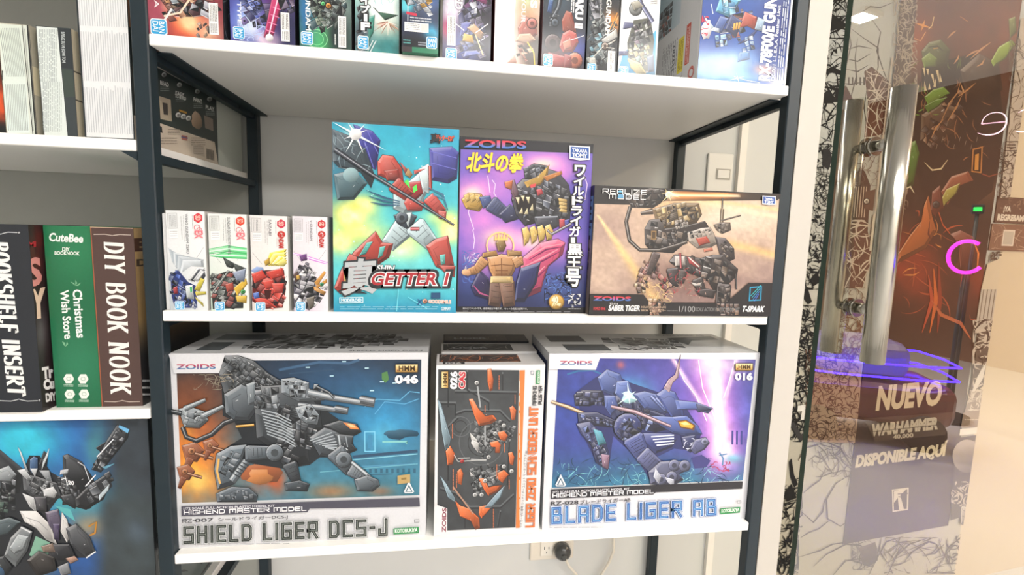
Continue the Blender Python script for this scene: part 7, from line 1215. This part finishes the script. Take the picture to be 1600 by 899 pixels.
A.part('crest', 'pale square emblem with rays'); A.segs([(1394, 766), (1418, 763), (1417, 796), (1395, 799), (1394, 766)], 2.2, 'd4c8b4'); A.poly([(1396, 768), (1418, 762), (1406, 774), (1412, 797), (1404, 797), (1402, 778), (1396, 786)], 'd4c8b4'); A.stroke([(1402, 772), (1418, 771)], 1.4, '42322c'); A.stroke([(1403, 776), (1416, 779)], 1.4, '42322c')
A.place(ban, (0, 0, 0), (1, 0, 0), (0, 0, 1), PRINT_MATT)
# ------------------------------------------------------------------ small sign and framed square at the right
sg = tag(slab('wall_sign', 1.100, 1.270, -0.004, -0.001, 1.192, 1.270, mat('sign_board', '5a463c', .6)), 'small brown sign reading ¡YA REGRESAMOS! at the right of the banner', 'sign')
A = Art([(0, 0), (126, 0), (126, 60), (0, 60)], .170, .078); A.b = {}; A.part('card_print'); A.rect(0, 0, 126, 60, '5c463c'); A.swirl(20, (10, 2, 110, 26), '8a7060', 1, 3, 8, 20, 3); A.part('title_lettering'); A.text('¡YA', (24, 36), (22, 0), (0, -14), 'd8ccbc', .06); A.text('REGRESAMOS!', (8, 54), (112, 0), (0, -13), 'd8ccbc', .06); A.place(sg, (0, 0, 0), (1, 0, 0), (0, 0, 1), PRINT_MATT)
sg = tag(slab('wall_card', 1.092, 1.270, -0.004, -0.001, 1.108, 1.188, mat('sign_board', '5a463c', .6)), 'reddish brown wall card holding a pale framed square, below the small sign', 'card')
A = Art([(0, 0), (143, 0), (143, 68), (0, 68)], .178, .080); A.b = {}; A.part('card_print'); A.rect(0, 0, 143, 68, '7c5c4c'); A.swirl(24, (0, 4, 140, 64), 'a88c78', 1, 4, 20, 60, 5, .1); A.rect(42, 14, 84, 56, 'd8c8b8'); A.rect(46, 18, 80, 52, 'b8aea0'); A.place(sg, (0, 0, 0), (1, 0, 0), (0, 0, 1), PRINT_MATT)

# ------------------------------------------------------------------ glass door with its pull handle
def glass_mat():
    m = bpy.data.materials.new('door_glass'); m.use_nodes = True; nt = m.node_tree; nt.nodes.remove(nt.nodes['Principled BSDF'])
    out = nt.nodes['Material Output']; tr = nt.nodes.new('ShaderNodeBsdfTransparent'); gl = nt.nodes.new('ShaderNodeBsdfGlossy'); mx = nt.nodes.new('ShaderNodeMixShader')
    tr.inputs['Color'].default_value = (0.88, 0.87, 0.82, 1); gl.inputs['Roughness'].default_value = 0.0; gl.inputs['Color'].default_value = (1, 1, 1, 1)
    lw = nt.nodes.new('ShaderNodeFresnel'); lw.inputs['IOR'].default_value = 1.5; mr = nt.nodes.new('ShaderNodeMapRange'); mr.inputs['To Min'].default_value = GLASS_R; mr.inputs['To Max'].default_value = 1.0
    nt.links.new(lw.outputs['Fac'], mr.inputs['Value']); geo = nt.nodes.new('ShaderNodeNewGeometry'); inv = nt.nodes.new('ShaderNodeMath'); inv.operation = 'SUBTRACT'; inv.inputs[0].default_value = 1.0; mul = nt.nodes.new('ShaderNodeMath'); mul.operation = 'MULTIPLY'
    nt.links.new(geo.outputs['Backfacing'], inv.inputs[1]); nt.links.new(inv.outputs[0], mul.inputs[0]); nt.links.new(mr.outputs['Result'], mul.inputs[1]); nt.links.new(mul.outputs[0], mx.inputs['Fac'])
    nt.links.new(tr.outputs['BSDF'], mx.inputs[1]); nt.links.new(gl.outputs['BSDF'], mx.inputs[2]); nt.links.new(mx.outputs['Shader'], out.inputs['Surface']); return m
GLASS_R = 0.17
door = tag(empty('door_1', onwall(0.016, 0, 0, G0)), kind='structure'); door.rotation_euler.z = TH
bm = bmesh.new(); add_box(bm, 0, 1.0, -0.005, 0.005, 0.01, 2.30)
for fc in bm.faces: fc.material_index = 0 if abs(fc.normal.y) > .5 else 1
pane = from_bm('glass_pane', bm, [glass_mat(), mat('green_glass_edge', '2f443c', .2, var=.1)], door)
for o_ in (-1, 1):
    bm = bmesh.new(); add_tube(bm, [(0.074, 0.043 * o_, 0.917), (0.074, 0.043 * o_, 1.355)], 0.0175, 28)
    hd = from_bm('door_handle', bm, CHROME, door)
    for zz in (1.272, 1.003):
        bm = bmesh.new(); add_tube(bm, [(0.074, 0.0052 * o_, zz), (0.074, 0.009 * o_, zz)], 0.0155, 20); add_tube(bm, [(0.074, 0.009 * o_, zz), (0.074, 0.030 * o_, zz)], 0.0095 if o_ < 0 else 0.007, 16)
        from_bm('standoff', bm, CHROME, hd)
# ------------------------------------------------------------------ outlet, plug and cable, switch plate
PLA = mat('ivory_plastic', 'e6ded0', .45, var=.02); PLD = mat('dark_plug_plastic', '3c3d3c', .25, var=.08, coat=.4)
ol = tag(empty('wall_outlet', (0.6095, BACK, 0.297)), 'ivory wall outlet under the lowest board with a dark round plug in it', 'outlet')
bm = bmesh.new(); add_box(bm, 0, 0.112, -0.006, -0.0003, 0, 0.058, .003, 2); from_bm('cover_plate', bm, PLA, ol)
bm = bmesh.new(); add_box(bm, 0.026, 0.058, -0.0085, -0.006, 0.012, 0.05, .0015); so = from_bm('socket', bm, mat('ivory_plastic_light', 'efe9de', .4, var=.02), ol)
for sx, sz, hh in ((0.036, 0.034, .008), (0.047, 0.034, .006), (0.0415, 0.022, .004)):
    bm = bmesh.new(); add_box(bm, sx - .001, sx + .001, -0.0088, -0.0084, sz - hh / 2, sz + hh / 2); from_bm('slot', bm, PLD, so)
pl = tag(empty('power_plug', (0.689, BACK - 0.0065, 0.3275)), 'dark grey round power plug pushed into the outlet, white cable hanging from it', 'plug')
bm = bmesh.new(); add_tube(bm, [(0, 0, 0), (0, -.006, 0), (0, -.018, 0), (0, -.026, 0), (0, -.030, 0)], [.0185, .021, .021, .017, .008], 24); from_bm('plug_body', bm, PLD, pl, smooth=True)
bm = bmesh.new(); add_box(bm, -.006, .006, -.034, -.026, -.012, .004, .002); from_bm('grip', bm, PLD, pl)
bm = bmesh.new(); add_tube(bm, [(.004, -.028, -.01), (.014, -.028, -.03), (.034, -.024, -.055), (.05, -.02, -.085), (.075, -.016, -.105), (.102, -.012, -.075), (.124, -.010, -.04), (.134, -.010, -.01), (.132, -.010, .03), (.125, -.012, .09), (.12, -.012, .2)], .0032, 10); from_bm('cable', bm, mat('white_cable', 'e0dacd', .5, var=.02), pl)
sw = tag(empty('light_switch', (1.006, BACK, 1.215)), 'white light switch plate on the wall beyond the rear black post', 'switch')
bm = bmesh.new(); add_box(bm, 0, 0.066, -0.007, -0.0003, 0, 0.103, .003, 2); from_bm('switch_plate', bm, mat('white_plastic', 'e4e2dc', .4, var=.02), sw)
bm = bmesh.new(); add_box(bm, 0.025, 0.056, -0.010, -0.007, 0.044, 0.064, .001); rk = from_bm('rocker', bm, mat('white_plastic', 'e4e2dc', .4), sw)
bm = bmesh.new(); add_box(bm, 0.022, 0.059, -0.0078, -0.0070, 0.041, 0.067); from_bm('rocker_rim', bm, mat('grey_plastic', 'a8a49c', .5), sw)

# ================================================================== out in the hall: what the glass door mirrors
rc = tag(empty('ride_car', (3.22, -1.24, 0.0)), 'small children ride car ringed with blue light strips, mirrored in the glass door', 'ride car'); rc.rotation_euler.z = math.atan2(.41, .54)
bm = bmesh.new(); add_box(bm, -.42, .42, -.22, .22, .12, .36, .07, 3); from_bm('car_body', bm, mat('ride_car_red', '7a3a34', .3, coat=.5), rc)
bm = bmesh.new(); add_box(bm, -.26, .20, -.19, .19, .36, .58, .08, 3); from_bm('cabin', bm, mat('ride_car_lilac', '8a80b8', .3, coat=.5), rc)
for sx in (-1, 1):
    for sy in (-1, 1):
        bm = bmesh.new(); add_tube(bm, [(sx * .26, sy * .16, .10), (sx * .26, sy * .24, .10)], .10, 20); wh = from_bm('wheel', bm, mat('rubber', '1c1c1e', .7), rc)
for zz in (.40, .475): 
    pts = [(-.42, .0, zz), (-.40, .2, zz), (-.2, .25, zz), (.2, .25, zz), (.40, .2, zz), (.43, 0, zz), (.40, -.2, zz), (.2, -.25, zz), (-.2, -.25, zz), (-.40, -.2, zz), (-.42, 0, zz)]
    bm = bmesh.new(); add_tube(bm, pts, .0055, 8); from_bm('light_strip', bm, glow_mat('blue_led', '3018ff', 22), rc)
bm = bmesh.new(); add_box(bm, -.02, .08, -.262, -.24, .52, .55); from_bm('indicator_lamp', bm, glow_mat('green_led', '20e050', 5), rc)
bm = bmesh.new(); add_box(bm, -.2, -.1, -.262, -.24, .43, .45); from_bm('marker_lamp', bm, glow_mat('violet_led', 'b040ff', 8), rc)
def mirror_pt(gx, gy, gz, rv, d): return Vector((gx, gy, gz)) + Vector(rv) * d
gl_ = tag(empty('exit_lamp', (4.09, -1.152, 1.361)), 'tiny green exit lamp across the hall, mirrored in the glass door', 'lamp'); gl_.rotation_euler.z = math.atan2(.406, -.914)
bm = bmesh.new(); add_box(bm, -.03, 0, -.03, .03, -.03, .03, .006); from_bm('lamp_housing', bm, STEEL, gl_)
bm = bmesh.new(); add_box(bm, 0, .006, -.02, .02, -.012, .012); from_bm('lamp_lens', bm, glow_mat('green_led', '20e050', 5), gl_)
bm = bmesh.new(); add_tube(bm, [(-.015, 0, -.03), (-.015, 0, -1.34)], .010, 10); add_tube(bm, [(-.015, 0, -1.361), (-.015, 0, -1.34)], .10, 20); from_bm('post', bm, STEEL, gl_)
# neon script on the far side of the hall
tcv = bpy.data.curves.new('neon_word', 'FONT'); tcv.body = 'ce'; tcv.size = .34; tcv.extrude = .004; tcv.offset = -.012
to_ = bpy.data.objects.new('neon_word', tcv); C.objects.link(to_); bpy.context.view_layer.update()
me_ = bpy.data.meshes.new_from_object(to_.evaluated_get(bpy.context.evaluated_depsgraph_get())); bpy.data.objects.remove(to_)
ns = tag(link('neon_sign', me_, glow_mat('pink_neon', 'ffd0e0', 6)), 'pale pink neon letters across the hall, mirrored in the glass door', 'neon sign')
fa_ = math.atan2(-.907, -.38); ns.location = Vector((4.10, -1.09, 1.80)) - Vector((math.cos(fa_), math.sin(fa_), 0)) * .19; ns.rotation_euler = (PI / 2, 0, fa_)
nr = tag(empty('neon_ring', (4.03, -1.15, 1.06)), 'magenta neon ring on a slim stand across the hall, mirrored in the glass', 'neon ring')
rv_ = Vector((.914, -.406, 0)).normalized(); sd_ = Vector((-rv_.y, rv_.x, 0))
bm = bmesh.new(); add_tube(bm, [tuple(sd_ * (.085 * math.cos(a)) + Vector((0, 0, .10 * math.sin(a)))) for a in [2 * PI * k / 20 for k in range(3, 19)]], .011, 8); from_bm('ring_tube', bm, glow_mat('magenta_neon', 'ff30d0', 5), nr)
bm = bmesh.new(); add_tube(bm, [(0, 0, -.11), (0, 0, -1.05)], .012, 10); add_tube(bm, [(0, 0, -1.06), (0, 0, -1.04)], .12, 20); from_bm('stand', bm, STEEL, nr)
bpy.data.objects.remove(_to)
